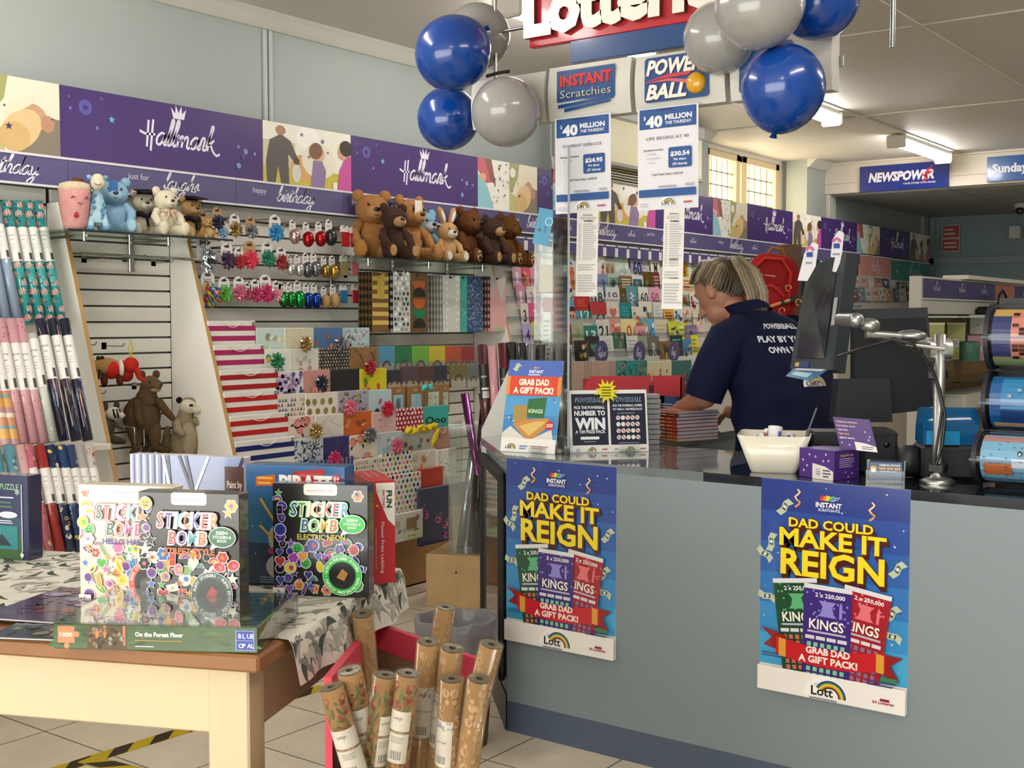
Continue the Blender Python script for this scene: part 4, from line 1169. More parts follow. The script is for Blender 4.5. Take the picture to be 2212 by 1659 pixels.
# ---- bottle bags hanging under the right glass shelf
C_ = lambda *v: zb(4.88, 760, 380, *v)
for r, base, k, cs, nm, st, stc in (
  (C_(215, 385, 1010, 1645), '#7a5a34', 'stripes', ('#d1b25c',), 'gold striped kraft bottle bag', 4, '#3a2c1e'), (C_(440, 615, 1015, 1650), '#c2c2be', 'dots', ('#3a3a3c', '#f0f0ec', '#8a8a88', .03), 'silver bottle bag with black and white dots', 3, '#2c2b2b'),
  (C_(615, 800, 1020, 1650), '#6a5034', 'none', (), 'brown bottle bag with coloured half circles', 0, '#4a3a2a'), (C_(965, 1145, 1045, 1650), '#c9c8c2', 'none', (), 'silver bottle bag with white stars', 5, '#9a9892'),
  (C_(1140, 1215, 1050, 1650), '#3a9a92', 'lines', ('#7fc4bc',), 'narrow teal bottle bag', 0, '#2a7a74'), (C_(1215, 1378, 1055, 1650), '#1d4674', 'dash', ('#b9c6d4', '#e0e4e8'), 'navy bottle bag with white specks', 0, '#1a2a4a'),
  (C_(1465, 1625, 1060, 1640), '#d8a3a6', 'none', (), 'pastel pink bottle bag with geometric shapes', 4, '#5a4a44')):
 x = -4.05
 a, b = onX(x, r[0], r[2]), onX(x, r[1], r[2])
 z0 = onX(x, r[0], r[3]).z
 w, h = b.y - a.y, a.z - z0
 def fx(P):
  pat(P, w, h, k, cs)
  if 'half' in nm:
   for i, (q, c, s_) in enumerate(((.86, '#b3592f', -1), (.6, '#2a2826', 1), (.56, '#c2622f', -1), (.38, '#1f7a4a', -1), (.08, '#2a2826', 1))):
    P.shape([(w / 2 + w * .36 * math.cos(s_ * PI * j / 10), h * q + w * .36 * math.sin(s_ * PI * j / 10)) for j in range(11)][::s_], c)
  if 'stars' in nm:
   for i in range(16): P.k = 0; P.star(w * (.2 + .6 * (i % 2)) + rnd.uniform(-.008, .008), h * (.04 + .06 * i), .011, '#f2f0ea')
  if 'geometric' in nm:
   P.shape([(w * .3, h), (w, h), (w * .7, h * .5)], '#c9c6c0').shape([(0, h * .55), (0, h), (w * .3, h)], '#a9c0b8').shape([(w * .2, 0), (w * .9, 0), (w * .5, h * .09)], '#8fc47a')
  if 'gold' in nm:
   P.rect(w * .3, h * .55, w * .75, h, '#c8a94e')
  P.disc(w * .4, h * .965, .012, '#2a2420', .007, 10)
 G_ = 'bottle bags hanging under the right glass shelf'
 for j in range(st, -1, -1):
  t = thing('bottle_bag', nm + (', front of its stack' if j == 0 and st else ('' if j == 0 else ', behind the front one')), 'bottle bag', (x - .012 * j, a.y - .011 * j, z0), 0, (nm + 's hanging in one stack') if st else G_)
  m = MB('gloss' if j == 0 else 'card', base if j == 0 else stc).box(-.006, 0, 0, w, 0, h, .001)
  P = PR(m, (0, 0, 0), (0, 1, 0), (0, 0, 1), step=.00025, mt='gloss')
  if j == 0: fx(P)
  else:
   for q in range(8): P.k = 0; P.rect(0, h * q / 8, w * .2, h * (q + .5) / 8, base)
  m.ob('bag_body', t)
 hook((x + .02, a.y + w * .4, a.z - .01), .245, 'wire peg hook holding the ' + nm)
# ------------------------------------------------------------ glass shelves and soft toys
def glass_shelf(y0, y1, xf, z, label):
 t = thing('glass_shelf', label, 'glass shelf', (0, 0, z), 0, None)
 MB('glass', '#e9f2ed').box(-4.27, xf - .004, y0, y1, 0, .006).ob('pane', t)
 MB('gloss', '#1d2623').box(xf - .004, xf, y0, y1, -.001, .007).ob('front_edge', t)
 k = 3 if y1 - y0 > 1 else 2
 for i in range(k):
  y = y0 + (y1 - y0) * (i + .3) / k
  b = MB('metal', '#b9b9b4')
  b.box(-4.274, -4.262, y - .012, y + .012, -.13, .02, .002).box(-4.27, -4.0, y - .004, y + .004, -.016, -.004, .001).cyl((-4.02, y, -.03), (-4.02, y, 0), .008, seg=10)
  b.ob('bracket', t)
 return t

glass_shelf(2.59, 3.36, -3.945, 1.674, 'glass shelf with pale blue and cream toys on chrome brackets')
glass_shelf(4.12, 5.46, -3.92, 1.635, 'long glass shelf with brown toy bears on chrome brackets')
ZL, ZR = 1.6815, 1.6425
m = MB('metal', '#a9a7a2')
m.tube([(-4.09, 2.735, 1.6), (-4.09, 3.28, 1.598)], .006, 8)
for y in (2.78, 3.2): m.tube([(-4.274, y, 1.61), (-4.09, y, 1.599)], .005, 6)
m.solo('hanging_rail', 'chrome hanging rail under the left glass shelf', 'hanging rail')
for i, (x, y) in enumerate(((222, 558), (310, 556), (372, 566), (205, 745), (265, 748), (330, 836), (225, 850))):
 p = onX(-4.15, x, y)
 hook(p, p.x + 4.275, 'empty wire peg hook on the toy board, ' + ('left under the rail', 'middle under the rail', 'right under the rail', 'left above the tan animal', 'over the tan animal', 'above the kangaroo toy', 'above the striped glider toy')[i])

def furball(mb, c, *r, rot=None, curly=False, seg=22, rings=14):
 rr = list(r) + [None] * (3 - len(r))
 return mb.ball(c, rr[0], rr[1], rr[2], seg, rings, rot, jit=.05 if curly else .012)

def limb(mb, pts, rs, curly=False):
 mb.tube(pts, rs, 12)
 furball(mb, pts[0], rs[0], curly=curly, seg=14, rings=9); furball(mb, pts[-1], rs[-1], curly=curly, seg=14, rings=9)
 return mb

def bear(label, px, x, z, h, yaw, fur, muz, pad, curly=False, opt=(), cat='soft toy', w=1.0, grp=None, leg=1.0, name='toy_bear', lean=0):
 p = onX(x, px, 500); p.z = z
 t = thing(name, label, cat, p, (0, math.radians(lean), math.radians(yaw)), grp)
 mt = 'curly' if curly else 'plush'
 H = h
 L = lambda *a: tuple(q * H for q in a)
 furball(MB(mt, fur), L(-.03, 0, .28), .19 * H * w, .21 * H * w, .28 * H, curly=curly).ob('body', t)
 hd = MB(mt, fur); furball(hd, L(.03, 0, .68), .2 * H, .235 * H, .205 * H, curly=curly, seg=28, rings=18); hd.ob('head', t)
 mz = MB('plush', muz); furball(mz, L(.19, 0, .625), .1 * H, .125 * H, .09 * H, seg=18); o = mz.ob('muzzle', t)
 if 'nonose' not in opt: MB('gloss', '#1c1614').ball(L(.285, 0, .665), .028 * H, .045 * H, .03 * H, 12, 8).ob('nose', o)
 MB('card', '#2a1d18').tube([L(.262, -.06, .6), L(.285, 0, .58), L(.262, .06, .6)], .006 * H, 5).ob('mouth', o)
 for s in (-1, 1):
  MB('gloss', '#15100e').ball(L(.205, s * .095, .735), .018 * H, .022 * H, .024 * H, 10, 7).ob('eye', t)
  if 'bunny' in opt:
   e = MB(mt, fur); e.tube([L(.0, s * .08, .82), L(-.01, s * .13, 1.0), L(-.02, s * .19, 1.16), L(-.02, s * .215, 1.22)], [.05 * H, .075 * H, .07 * H, .02 * H], 12)
   o = e.ob('ear', t); MB('plush', '#e6ddd0').ball(L(.055, s * .14, 1.02), .02 * H, .045 * H, .13 * H, 12, 8, rot=(-s * .35, 0, 0)).ob('inner_ear', o)
  else:
   e = MB(mt, fur); furball(e, L(-.0, s * .19, .865), .05 * H, .085 * H, .085 * H, curly=curly, seg=16, rings=10); o = e.ob('ear', t)
   if 'plainear' not in opt: MB('plush', muz).ball(L(.035, s * .19, .865), .025 * H, .055 * H, .055 * H, 12, 8).ob('inner_ear', o)
  limb(MB(mt, fur), [L(-.0, s * .18, .47), L(.08, s * .27, .36), L(.17, s * .25, .24)], [.075 * H, .078 * H, .07 * H], curly).ob('arm', t)
  g = limb(MB(mt, fur), [L(.02, s * .12, .105), L(.2 * leg, s * .19, .105), L(.32 * leg, s * .22, .11)], [.11 * H, .1 * H, .095 * H], curly)
  furball(g, L(.35 * leg, s * .225, .13), .07 * H, .095 * H, .13 * H, curly=curly); o = g.ob('leg', t)
  if pad:
   f = MB('plush', pad)
   f.ball(L(.35 * leg + .062, s * .225, .13), .014 * H, .07 * H, .095 * H, 16, 10)
   if 'paw' in opt:
    f.set(col='#3a2417')
    f.ball(L(.35 * leg + .073, s * .225, .095), .01 * H, .038 * H, .04 * H, 12, 8)
    for a in (-.045, 0, .045): f.ball(L(.35 * leg + .072, s * .225 + a, .175 - abs(a) * .4), .01 * H, .018 * H, .022 * H, 10, 6)
   f.ob('foot_pad', o)
 if 'cap' in opt:
  c = MB('cloth', '#1b1a1d'); c.lathe([(.15 * H, .84 * H), (.16 * H, .9 * H), (.13 * H, .93 * H)], 16)
  c.T = MX.Rotation(.25, 4, 'Y') @ MX.Rotation(.4, 4, 'Z'); c.box(-.19 * H, .19 * H, -.19 * H, .19 * H, .92 * H, .94 * H, .004 * H); c.T = MX.Identity(4)
  c.tube([L(.22, .0, .9), L(.3, .08, .86), L(.3, .12, .72)], .008 * H, 5)
  c.ob('graduation_cap', t)
 if 'gown' in opt:
  c = MB('cloth', '#1c1b1f'); c.tube([L(.06, -.2, .46), L(.16, -.1, .45), L(.2, 0, .4), L(.16, .1, .45), L(.06, .2, .46)], .05 * H, 8); c.tube([L(.2, 0, .4), L(.21, .03, .2)], .03 * H, 6); c.ob('black_sash', t)
 if 'ribbon' in opt:
  c = MB('satin', '#c7a58c'); c.lathe([(.145 * H, .46 * H), (.17 * H, .475 * H), (.145 * H, .5 * H)], 20)
  for s in (-1, 1):
   c.ball(L(.19, s * .07, .47), .025 * H, .07 * H, .045 * H, 10, 6); c.tube([L(.19, s * .02, .46), L(.22, s * .07, .36), L(.2, s * .1, .28)], [.02 * H, .022 * H, .012 * H], 6)
  c.ob('ribbon', t)
 if 'tag' in opt:
  q = MB('card', opt[-1]).box(.225 * H, .23 * H, -.1 * H, .04 * H, .66 * H, .86 * H, .002); q.ob('hang_tag', t)
 return t

GL, GR = 'soft toys on the left glass shelf', 'soft toys on the right glass shelf'
# left shelf
p = onX(-4.05, 163, 500); p.z = ZL
t = thing('toy_cup', 'pink drink cup soft toy with a smiling face, leftmost on the shelf', 'soft toy', p, (0, 0, math.radians(-30)), GL)
MB('plush', '#dfa09c').lathe([(.0, 0), (.036, .002), (.045, .02), (.056, .13), (.058, .155), (.05, .168), (0, .168)], 28).ob('body', t)
MB('plush', '#d9c3a4').lathe([(.057, .15), (.061, .158), (.054, .176), (.03, .184), (0, .185)], 28).ob('lid', t)
MB('plush', '#6b4630').cyl((0, .01, .18), (0, .014, .197), .02, seg=14).ob('straw', t)
m = MB('card', '#3a2626')
for a in (-.15, .75):
 m.tube([(.0585 * math.cos(a + q), .0585 * math.sin(a + q), .118 + zz) for q, zz in ((-.14, 0), (0, .008), (.14, 0))], .0016, 5)
m.tube([(.0565 * math.cos(.3 + q), .0565 * math.sin(.3 + q), .1 + zz) for q, zz in ((-.14, .003), (0, -.004), (.14, .003))], .0016, 5)
m.ob('face', t)
m = MB('plush', '#c0323c'); m.ball((.052, .001, .055), .006, .009, .009, 12, 8); m.set(col='#5a8a4a').ball((.053, .001, .066), .004, .005, .003, 8, 5); m.ob('strawberry_badge', t)
bear('light blue toy bear with a blue tag, seated behind the giraffe', 247, -4.11, ZL, .238, -28, '#8fb4cf', '#9fc4dc', '#a9cde0', opt=('plainear', 'tag', '#2a66a8'), grp=GL, w=1.05)
p = onX(-4.02, 212, 500); p.z = ZL
t = thing('toy_giraffe', 'pale blue spotted toy giraffe with a cream face', 'soft toy', p, (0, 0, math.radians(-32)), GL)
b = MB('plush', '#a9c9d6'); b.tube([(0, 0, .03), (-.005, 0, .08), (.004, 0, .13), (.012, 0, .165)], [.034, .033, .021, .017], 14); furball(b, (-.005, 0, .06), .035, .036, .042); b.ob('body', t)
s_ = MB('plush', '#5f93bd')
for i in range(16):
 a, z = rnd.uniform(-1.5, 1.5), .035 + .0078 * i
 r = .0345 if z < .09 else .0345 - (z - .09) * .24
 s_.ball(((r) * math.cos(a), (r) * math.sin(a), z), .004, .007, .008, 8, 6, rot=(0, 0, a))
s_.ob('spots', t)
b = MB('plush', '#a9c9d6'); furball(b, (.02, 0, .188), .026, .026, .026); o = b.ob('head', t)
MB('plush', '#ddd3bb').ball((.034, 0, .18), .022, .026, .026, 16, 10).ball((.03, 0, .197), .02, .022, .02, 14, 8).ob('face', o)
MB('card', '#4a4038').tube([(.0535, -.014, .178), (.058, 0, .17), (.0535, .014, .178)], .0012, 5).ob('mouth', o)
for s in (-1, 1):
 MB('plush', '#8fb9d2').ball((.005, s * .028, .205), .006, .012, .009, 10, 7, rot=(s * .5, 0, 0)).ob('ear', o)
 limb(MB('plush', '#a9c9d6'), [(.012, s * .018, .06), (.03, s * .026, .03), (.034, s * .028, .012)], [.013, .012, .011]).ob('leg', t)
 MB('plush', '#6f9fca').ball((.036, s * .028, .011), .016, .014, .011, 12, 8).ob('hoof', t)
bear('white toy bear in a black graduation cap behind the cream bear', 312, -4.12, ZL, .2, -22, '#c9bfa9', '#d4cab4', None, opt=('cap', 'gown'), grp=GL)
bear('cream toy bear with a tan ribbon and a dark nose, in front', 358, -4.0, ZL, .205, -8, '#d9cfb6', '#ded4bc', None, opt=('plainear', 'ribbon'), grp=GL, w=.95)
bear('tan toy bear in a black graduation cap, right of the cream bear', 412, -4.1, ZL, .19, -5, '#b48f62', '#b89468', '#c9a878', opt=('cap', 'gown'), grp=GL)
bear('small gold toy bear at the right end of the left shelf', 446, -4.06, ZL, .1, -10, '#b58d55', '#c4a06c', '#c9a878', grp=GL)
# right shelf
bear('large tan toy bear, leftmost on the right shelf', 803, -4.12, ZR, .36, -32, '#a97848', '#b98a58', '#b07c42', opt=('plainear',), grp=GR, leg=.8)
bear('small dark brown toy bear sitting in front of the tan bears', 850, -3.99, ZR, .285, -14, '#46322a', '#b38f66', '#b08a5a', opt=('plainear',), grp=GR, leg=.8)
bear('large tan curly toy bear with a white bow behind the dark bear', 884, -4.14, ZR, .36, -6, '#b58250', '#c08e5c', None, True, ('plainear', 'tag', '#d9d3c6'), grp=GR)
bear('pale blue and white toy bear peeping between the tan bear and the rabbit', 915, -4.17, ZR, .3, -8, '#8fbfd4', '#dfe3e2', None, opt=('plainear',), grp=GR, leg=.5)
bear('fawn toy rabbit with upright white lined ears', 966, -4.03, ZR, .235, -14, '#bb9468', '#dcd4c6', '#dcd3c4', opt=('bunny',), grp=GR, name='toy_rabbit', w=1.1)
bear('curly chestnut toy bear with paw prints, right of the rabbit', 1010, -4.13, ZR, .335, 2, '#6b4326', '#6f4729', '#b8966a', True, ('plainear', 'paw'), grp=GR)
bear('dark brown toy bear with a tan muzzle between the chestnut bears', 1062, -4.0, ZR, .285, 0, '#402d26', '#ad875c', '#a5804f', opt=('plainear',), grp=GR, leg=.85)
bear('curly chestnut toy bear with paw prints at the right end', 1094, -4.12, ZR, .325, 6, '#64401f', '#694425', '#b8966a', True, ('plainear', 'paw'), grp=GR)

# ---- animals hanging on the middle bay
HG = 'animal toys hanging on the slatted board'

def eyes(t, pts, r=.005):
 for q in pts: MB('gloss', '#14100e').ball(q, r, r, r, 10, 7).ob('eye', t)

def at_hang(px, py, x=-4.19): return onX(x, px, py)

# wallaby like brown toy
k = at_hang(314, 895)
t = thing('toy_wallaby', 'dark brown toy wallaby hanging upright with a long tail', 'soft toy', k, (0, 0, math.radians(-20)), HG)
m = MB('plush', '#5d4a35')
m.ball((-.01, -.012, -.01), .055, .078, .088, 26, 18, jit=.012).ball((.0, .006, .06), .042, .046, .05, 18, 12, jit=.012)
m.tube([(.0, .008, .08), (.008, .016, .115)], [.036, .036], 14)
m.ob('body', t)
m = MB('plush', '#6a563e'); m.ball((.012, .02, .128), .036, .038, .033, 20, 14, jit=.012).ball((.04, .036, .118), .026, .022, .02, 14, 10); o = m.ob('head', t)
MB('gloss', '#1d1614').ball((.062, .05, .124), .007, .007, .006, 8, 6).ob('nose', o)
MB('plush', '#a58d6c').ball((.038, .032, .103), .024, .022, .01, 12, 8).ob('chin', o)
eyes(o, ((.044, .008, .135), (.025, .054, .135)))
for s, a in ((-1, -.012), (1, .048)): MB('plush', '#5d4a35').ball((0, a, .165), .01, .016, .018, 12, 8).ob('ear', o)
for a, b_, c in (((.03, -.04, .05), (.055, -.045, .0), (.062, -.04, -.03)), ((.03, .05, .05), (.045, .075, .01), (.055, .095, -.015))): limb(MB('plush', '#5a4630'), [a, b_, c], [.018, .016, .013]).ob('arm', t)
for s, yy in ((-1, -.045), (1, .03)):
 limb(MB('plush', '#5d4a33'), [(.0, yy, -.06), (.02, yy, -.1), (.02, yy, -.135)], [.034, .026, .016]).ob('leg', t)
 limb(MB('plush', '#4f3c28'), [(.015, yy, -.138), (.07, yy + s * .03, -.15)], [.016, .013]).ob('foot', t)
MB('plush', '#45341f').tube([(-.02, 0, -.08), (.01, -.004, -.14), (.012, -.02, -.19), (.012, -.06, -.235)], [.02, .013, .011, .005], 10).ob('tail', t)
m = MB('metal', '#a9a7a2'); q = at_hang(300, 950, -4.12)
m.tube([(q.x - .15, q.y - .02, q.z + .06), (q.x, q.y - .02, q.z + .05), (q.x, q.y - .02, q.z - .03), (q.x, q.y + .025, q.z - .026), (q.x, q.y + .025, q.z + .04)], .003, 6)
m.solo('peg_hook', 'bent chrome wire hook in front of the wallaby tail', 'peg hook', 'wire peg hooks on the slatted boards')
# meerkat like toy
k = at_hang(398, 935, -4.15)
t = thing('toy_meerkat', 'tall grey brown toy meerkat with a white face and black ears', 'soft toy', k, (0, 0, math.radians(-15)), HG)
m = MB('plush', '#8f7f66'); m.ball((0, 0, -.045), .05, .062, .09, 24, 18, jit=.015).ball((0, 0, .03), .04, .046, .06, 20, 14, jit=.015).tube([(0, .0, .06), (.005, .012, .1)], [.034, .028], 12); m.ob('body', t)
MB('plush', '#a3957c').ball((.022, .004, -.03), .036, .04, .085, 18, 14, jit=.015).ob('belly', t)
m = MB('plush', '#d6cdb8'); m.ball((.012, .014, .112), .034, .037, .033, 20, 14).ball((.035, .045, .1), .026, .028, .02, 16, 10, rot=(0, 0, .6)); o = m.ob('head', t)
MB('plush', '#8f8066').ball((.002, .02, .128), .032, .033, .022, 16, 10).ob('brow', o)
MB('gloss', '#16110f').ball((.052, .069, .1), .008, .008, .007, 8, 6).ob('nose', o)
MB('plush', '#2a211b').ball((.04, .014, .118), .008, .012, .007, 10, 7).ob('eye_patch', o)
for a in (-.02, .05): MB('plush', '#1f1814').ball((.0, a, .14), .009, .014, .014, 12, 8).ob('ear', o)
for a, b_, c in (((.02, -.04, .05), (.045, -.05, .02), (.055, -.035, .005)), ((.02, .045, .05), (.04, .075, .03), (.045, .09, .01))): limb(MB('plush', '#9a8b70'), [a, b_, c], [.018, .018, .015]).ob('arm', t)
for yy in (-.045, .05): limb(MB('plush', '#85745a'), [(0, yy, -.1), (.02, yy * 1.2, -.15), (.045, yy * 1.3, -.16)], [.03, .022, .016]).ob('leg', t)
limb(MB('plush', '#6d5c42'), [(-.01, -.05, -.08), (-.01, -.075, -.04), (-.01, -.07, .02)], [.018, .02, .012]).ob('tail', t)
# two little gliders
for px, py, lb in ((238, 893, 'grey and white striped toy glider by the rack edge'), (337, 985, 'grey and white striped toy glider beneath the wallaby')):
 k = at_hang(px, py, -4.16)
 t = thing('toy_glider', lb, 'soft toy', k, (0, 0, math.radians(-10)), HG)
 m = MB('plush', '#d4cfc2'); m.ball((.01, .01, .0), .028, .03, .026, 20, 14).ball((.03, .03, -.008), .016, .016, .014, 14, 9); o = m.ob('head', t)
 b = MB('plush', '#26221f')
 for a in (-.35, .1, .55): b.tube([(.0 + .03 * math.cos(a), .01 + .031 * math.sin(a), .018), (.012 + .026 * math.cos(a), .01 + .031 * math.sin(a), .0), (.012 + .026 * math.cos(a + .2), .01 + .029 * math.sin(a + .2), -.016)], .004, 6)
 b.ob('stripes', o)
 MB('gloss', '#c98a80').ball((.043, .041, -.008), .004, .004, .003, 8, 6).ob('nose', o)
 for s, a in ((-1, -.018), (1, .03)): MB('plush', '#4a4540').ball((-.005, a, .03), .006, .013, .02, 12, 8).ob('ear', o)
 m = MB('plush', '#57524b'); m.ball((-.012, -.01, -.05), .03, .034, .045, 20, 14, jit=.02)
 limb(m, [(.01, .01, -.04), (.03, .03, -.055)], [.011, .01]); m.ob('body', t)
 if px < 300: limb(MB('plush', '#4a443c'), [(-.01, -.02, -.085), (.0, .02, -.11), (.01, .05, -.115)], [.014, .018, .012]).ob('tail', t)
 else: MB('plush', '#4a443c').ball((-.02, .0, -.08), .02, .025, .02, 12, 8, jit=.05).ob('tail', t)
# dog in a red coat, and a red patterned elephant on a yellow cord
k = at_hang(240, 795, -4.16)
t = thing('toy_dog', 'tan toy dog in a red and white coat, hanging', 'soft toy', k, (0, 0, math.radians(-25)), HG)
m = MB('plush', '#a57f4e'); m.ball((0, -.02, .005), .035, .06, .036, 22, 14, jit=.02).ball((.005, -.075, .01), .026, .026, .026, 16, 10, jit=.02); m.ob('body', t)
MB('cloth', '#b8271f').ball((.002, .0, -.005), .039, .034, .04, 20, 12).ob('coat', t)
MB('cloth', '#ddd6c9').ball((.002, .036, -.004), .036, .013, .037, 18, 10).ob('coat_band', t)
for yy in (-.03, .03): limb(MB('plush', '#5a2a1c'), [(.012, yy, -.03), (.016, yy, -.055)], [.015, .014]).ob('leg', t)
for yy in (-.05, -.035): MB('plush', '#3a2c20').ball((.01, yy, .04), .008, .009, .01, 8, 6).ob('ear', t)
k = at_hang(283, 795, -4.13)
t = thing('toy_elephant', 'red patterned toy elephant on a yellow cord', 'soft toy', k, (0, 0, math.radians(-15)), HG)
m = MB('cloth', '#b02a20'); m.ball((0, 0, .012), .026, .032, .032, 20, 14, jit=.03); limb(m, [(.015, .018, -.01), (.022, .026, -.04), (.024, .045, -.05)], [.013, .01, .008]); m.ob('head', t)
MB('cloth', '#c6503a').ball((-.004, -.03, .01), .008, .018, .022, 12, 8).ob('ear', t)
m = MB('cloth', '#93211b'); m.ball((-.012, -.016, -.03), .022, .03, .026, 16, 10, jit=.03); m.ob('body', t)
eyes(t, ((.022, .012, .02),), .003)
MB('cloth', '#c9b13a').tube([(0, 0, .04), (0, -.008, .08), (-.004, 0, .115), (-.004, .01, .08), (0, .002, .042)], .0025, 6).ob('cord', t)
for i, (px, py, c, lb) in enumerate(((213, 805, '#2a2723', 'dark striped toy legs showing behind the rack edge'),)):
 k = at_hang(px, py, -4.18); t = thing('toy_zebra', 'black and white striped toy zebra half hidden by the rack edge', 'soft toy', k, 0, HG)
 m = MB('plush', '#cfc8ba'); m.ball((0, 0, 0), .022, .04, .028, 18, 12)
 m.ob('body', t); b = MB('plush', c)
 for q in range(5): b.lathe([(.026 - abs(q - 2) * .004, -.004), (.03 - abs(q - 2) * .004, 0), (.026 - abs(q - 2) * .004, .004)], 14); b.T = MX.Translation((0, .012 * (q - 2), 0)) @ MX.Rotation(PI / 2, 4, 'X')
 b.ob('stripes', t)
 for yy in (-.02, .015): limb(MB('plush', c), [(.01, yy, -.02), (.012, yy, -.05)], [.01, .009]).ob('leg', t)
# ------------------------------------------------------------ greeting card racks
m = MB('paint', '#b7b2a8')
pts = [(-4.28, .3), (-3.82, .3), (SX(.45) - .06, .45), (SX(1.76) - .06, 1.76), (-4.28, 1.76)]
m.add([(x, 5.43, z) for x, z in pts] + [(x, 13.25, z) for x, z in pts], [(0, 1, 2, 3, 4), (9, 8, 7, 6, 5)] + [(i, i + 5, (i + 1) % 5 + 5, (i + 1) % 5) for i in range(5)])
m.box(-4.28, -3.84, 5.43, 13.25, 0, .3)
m.box(-4.28, -4.24, 5.43, 13.25, 1.7, 1.974)
m.solo('card_rack', 'long sloping white card rack along the wall', 'card rack')
for i, z in enumerate((1.80, )):
 t = thing('label_strip', 'purple label strip with white index tabs under the lettered strips', 'label strip', (0, 0, z))
 MB('card', '#544d7a').box(-4.2, -4.19, 5.43, 11.1, -.045, .035).ob('strip', t)
 y = 5.5; k = 0
 while y < 11 and k < 40:
  m = MB('paper', '#dcd8dc').box(-4.19, -4.187, y, y + .12, .022, .03); m.box(-4.19, -4.187, y + .115, y + .15, -.045, .012); m.ob('index_tab', t); y += .145; k += 1
for i, z in enumerate((1.6, 1.49, 1.375, 1.27, 1.16, 1.04)):
 MB('acrylic', '#e4e6ea').box(SX(z) - .055, SX(z) - .03, 5.45, 11.1, z - .03, z - .012, .002).solo('card_ledge', 'clear card ledge, ' + ('topmost of the tiers', 'second tier from the top', 'third tier from the top', 'fourth tier from the top', 'fifth tier from the top', 'lowest of the tiers')[i], 'card ledge', 'ledges of the card rack')

def Zc(*v): return zb(4.879, 1140, 440, *v)

def motif(P, w, h, k, cs):
 if isinstance(k, str) and k.startswith('#'):
  P.text(k[1:], w * .52, h * .25, h * .5, cs[0], w=min(w * .7, w * .36 * len(k[1:])), bold=.02)
  if len(cs) > 1:
   for i in range(4): P.k = 0; P.disc(w * rnd.uniform(.1, .9), h * rnd.uniform(.05, .95), w * .06, cs[1], h * .03, 7)
 elif k == 'pic':
  P.k = 0
  for i in range(7):
   P.k = i; r = w * rnd.uniform(.08, .2)
   P.disc(rnd.uniform(r, w - r), rnd.uniform(h * .15, h * .8), r, cs[i % len(cs)], h * rnd.uniform(.05, .12), 9, rnd.uniform(0, 3))
 elif k == 'photo':
  P.rect(w * .1, h * .2, w * .9, h * .8, cs[0]).disc(w * .45, h * .5, w * .2, cs[1 % len(cs)], h * .2).disc(w * .65, h * .35, w * .15, cs[-1], h * .1)
 elif k == 'text':
  for i in range(4): P.rect(w * .15, h * (.75 - .15 * i), w * rnd.uniform(.6, .88), h * (.82 - .15 * i), cs[i % len(cs)])
 elif k == 'heart':
  P.shape([(w * .5, h * .25), (w * .75, h * .5), (w * .7, h * .62), (w * .6, h * .64), (w * .5, h * .56), (w * .4, h * .64), (w * .3, h * .62), (w * .25, h * .5)], cs[0])
 elif k == 'flower':
  for i in range(9):
   x, y = rnd.uniform(.12, .88) * w, rnd.uniform(.1, .9) * h
   for q in range(5): P.k = q % 2; P.disc(x + w * .07 * math.cos(q * 1.26), y + w * .07 * math.sin(q * 1.26), w * .055, cs[i % len(cs)], n=7)
 elif k == 'tree':
  P.line([(w * .5, h * .2), (w * .5, h * .8)], w * .06, cs[0])
  for i in range(5): P.k = 1; P.disc(w * (.4 + .2 * (i % 2)), h * (.4 + .08 * i), w * .12, cs[-1], h * .04, 8)
 elif k == 'face':
  P.shape([(w / 2 + w * .48 * math.cos(a * .2618), h / 2 + h * .49 * math.sin(a * .2618)) for a in range(24)], cs[0])
  P.disc(w * .5, h * .42, w * .28, '#dba98c', h * .25).shape([(w * .2, h * .5), (w * .3, h * .72), (w * .7, h * .74), (w * .8, h * .52), (w * .7, h * .6), (w * .4, h * .58), (w * .3, h * .55)], '#2a1c18')
  for s in (.4, .6): P.disc(w * s, h * .45, w * .05, '#2a1c18')

def gcard(r, base, k, cs, label, off=0.0, grp='birthday cards in the sloping rack', mt='card', deep=.045, edge=None):
 p = onP(SL0 + V((off - .02, 0, 0)), SLN, (r[0] + r[1]) / 2, r[2])
 a, b = onX(p.x, r[0], r[2]).y, onX(p.x, r[1], r[2]).y
 z0 = onX(p.x, (r[0] + r[1]) / 2, r[3]).z - deep
 w, h = b - a, p.z - z0
 t = thing('greeting_card', label, 'greeting card', (p.x, a, z0), (0, -.1, 0), grp)
 MB('paper', edge or '#d8d4cc').box(-.006, -.003, .004, w + .006, 0, h - .006).ob('envelope', t)
 m = MB(mt, base).box(-.002, 0, 0, w, 0, h)
 P = PR(m, (0, 0, 0), (0, 1, 0), (0, 0, 1), step=.0003, mt=mt)
 motif(P, w, h, k, cs)
 m.ob('front', t)

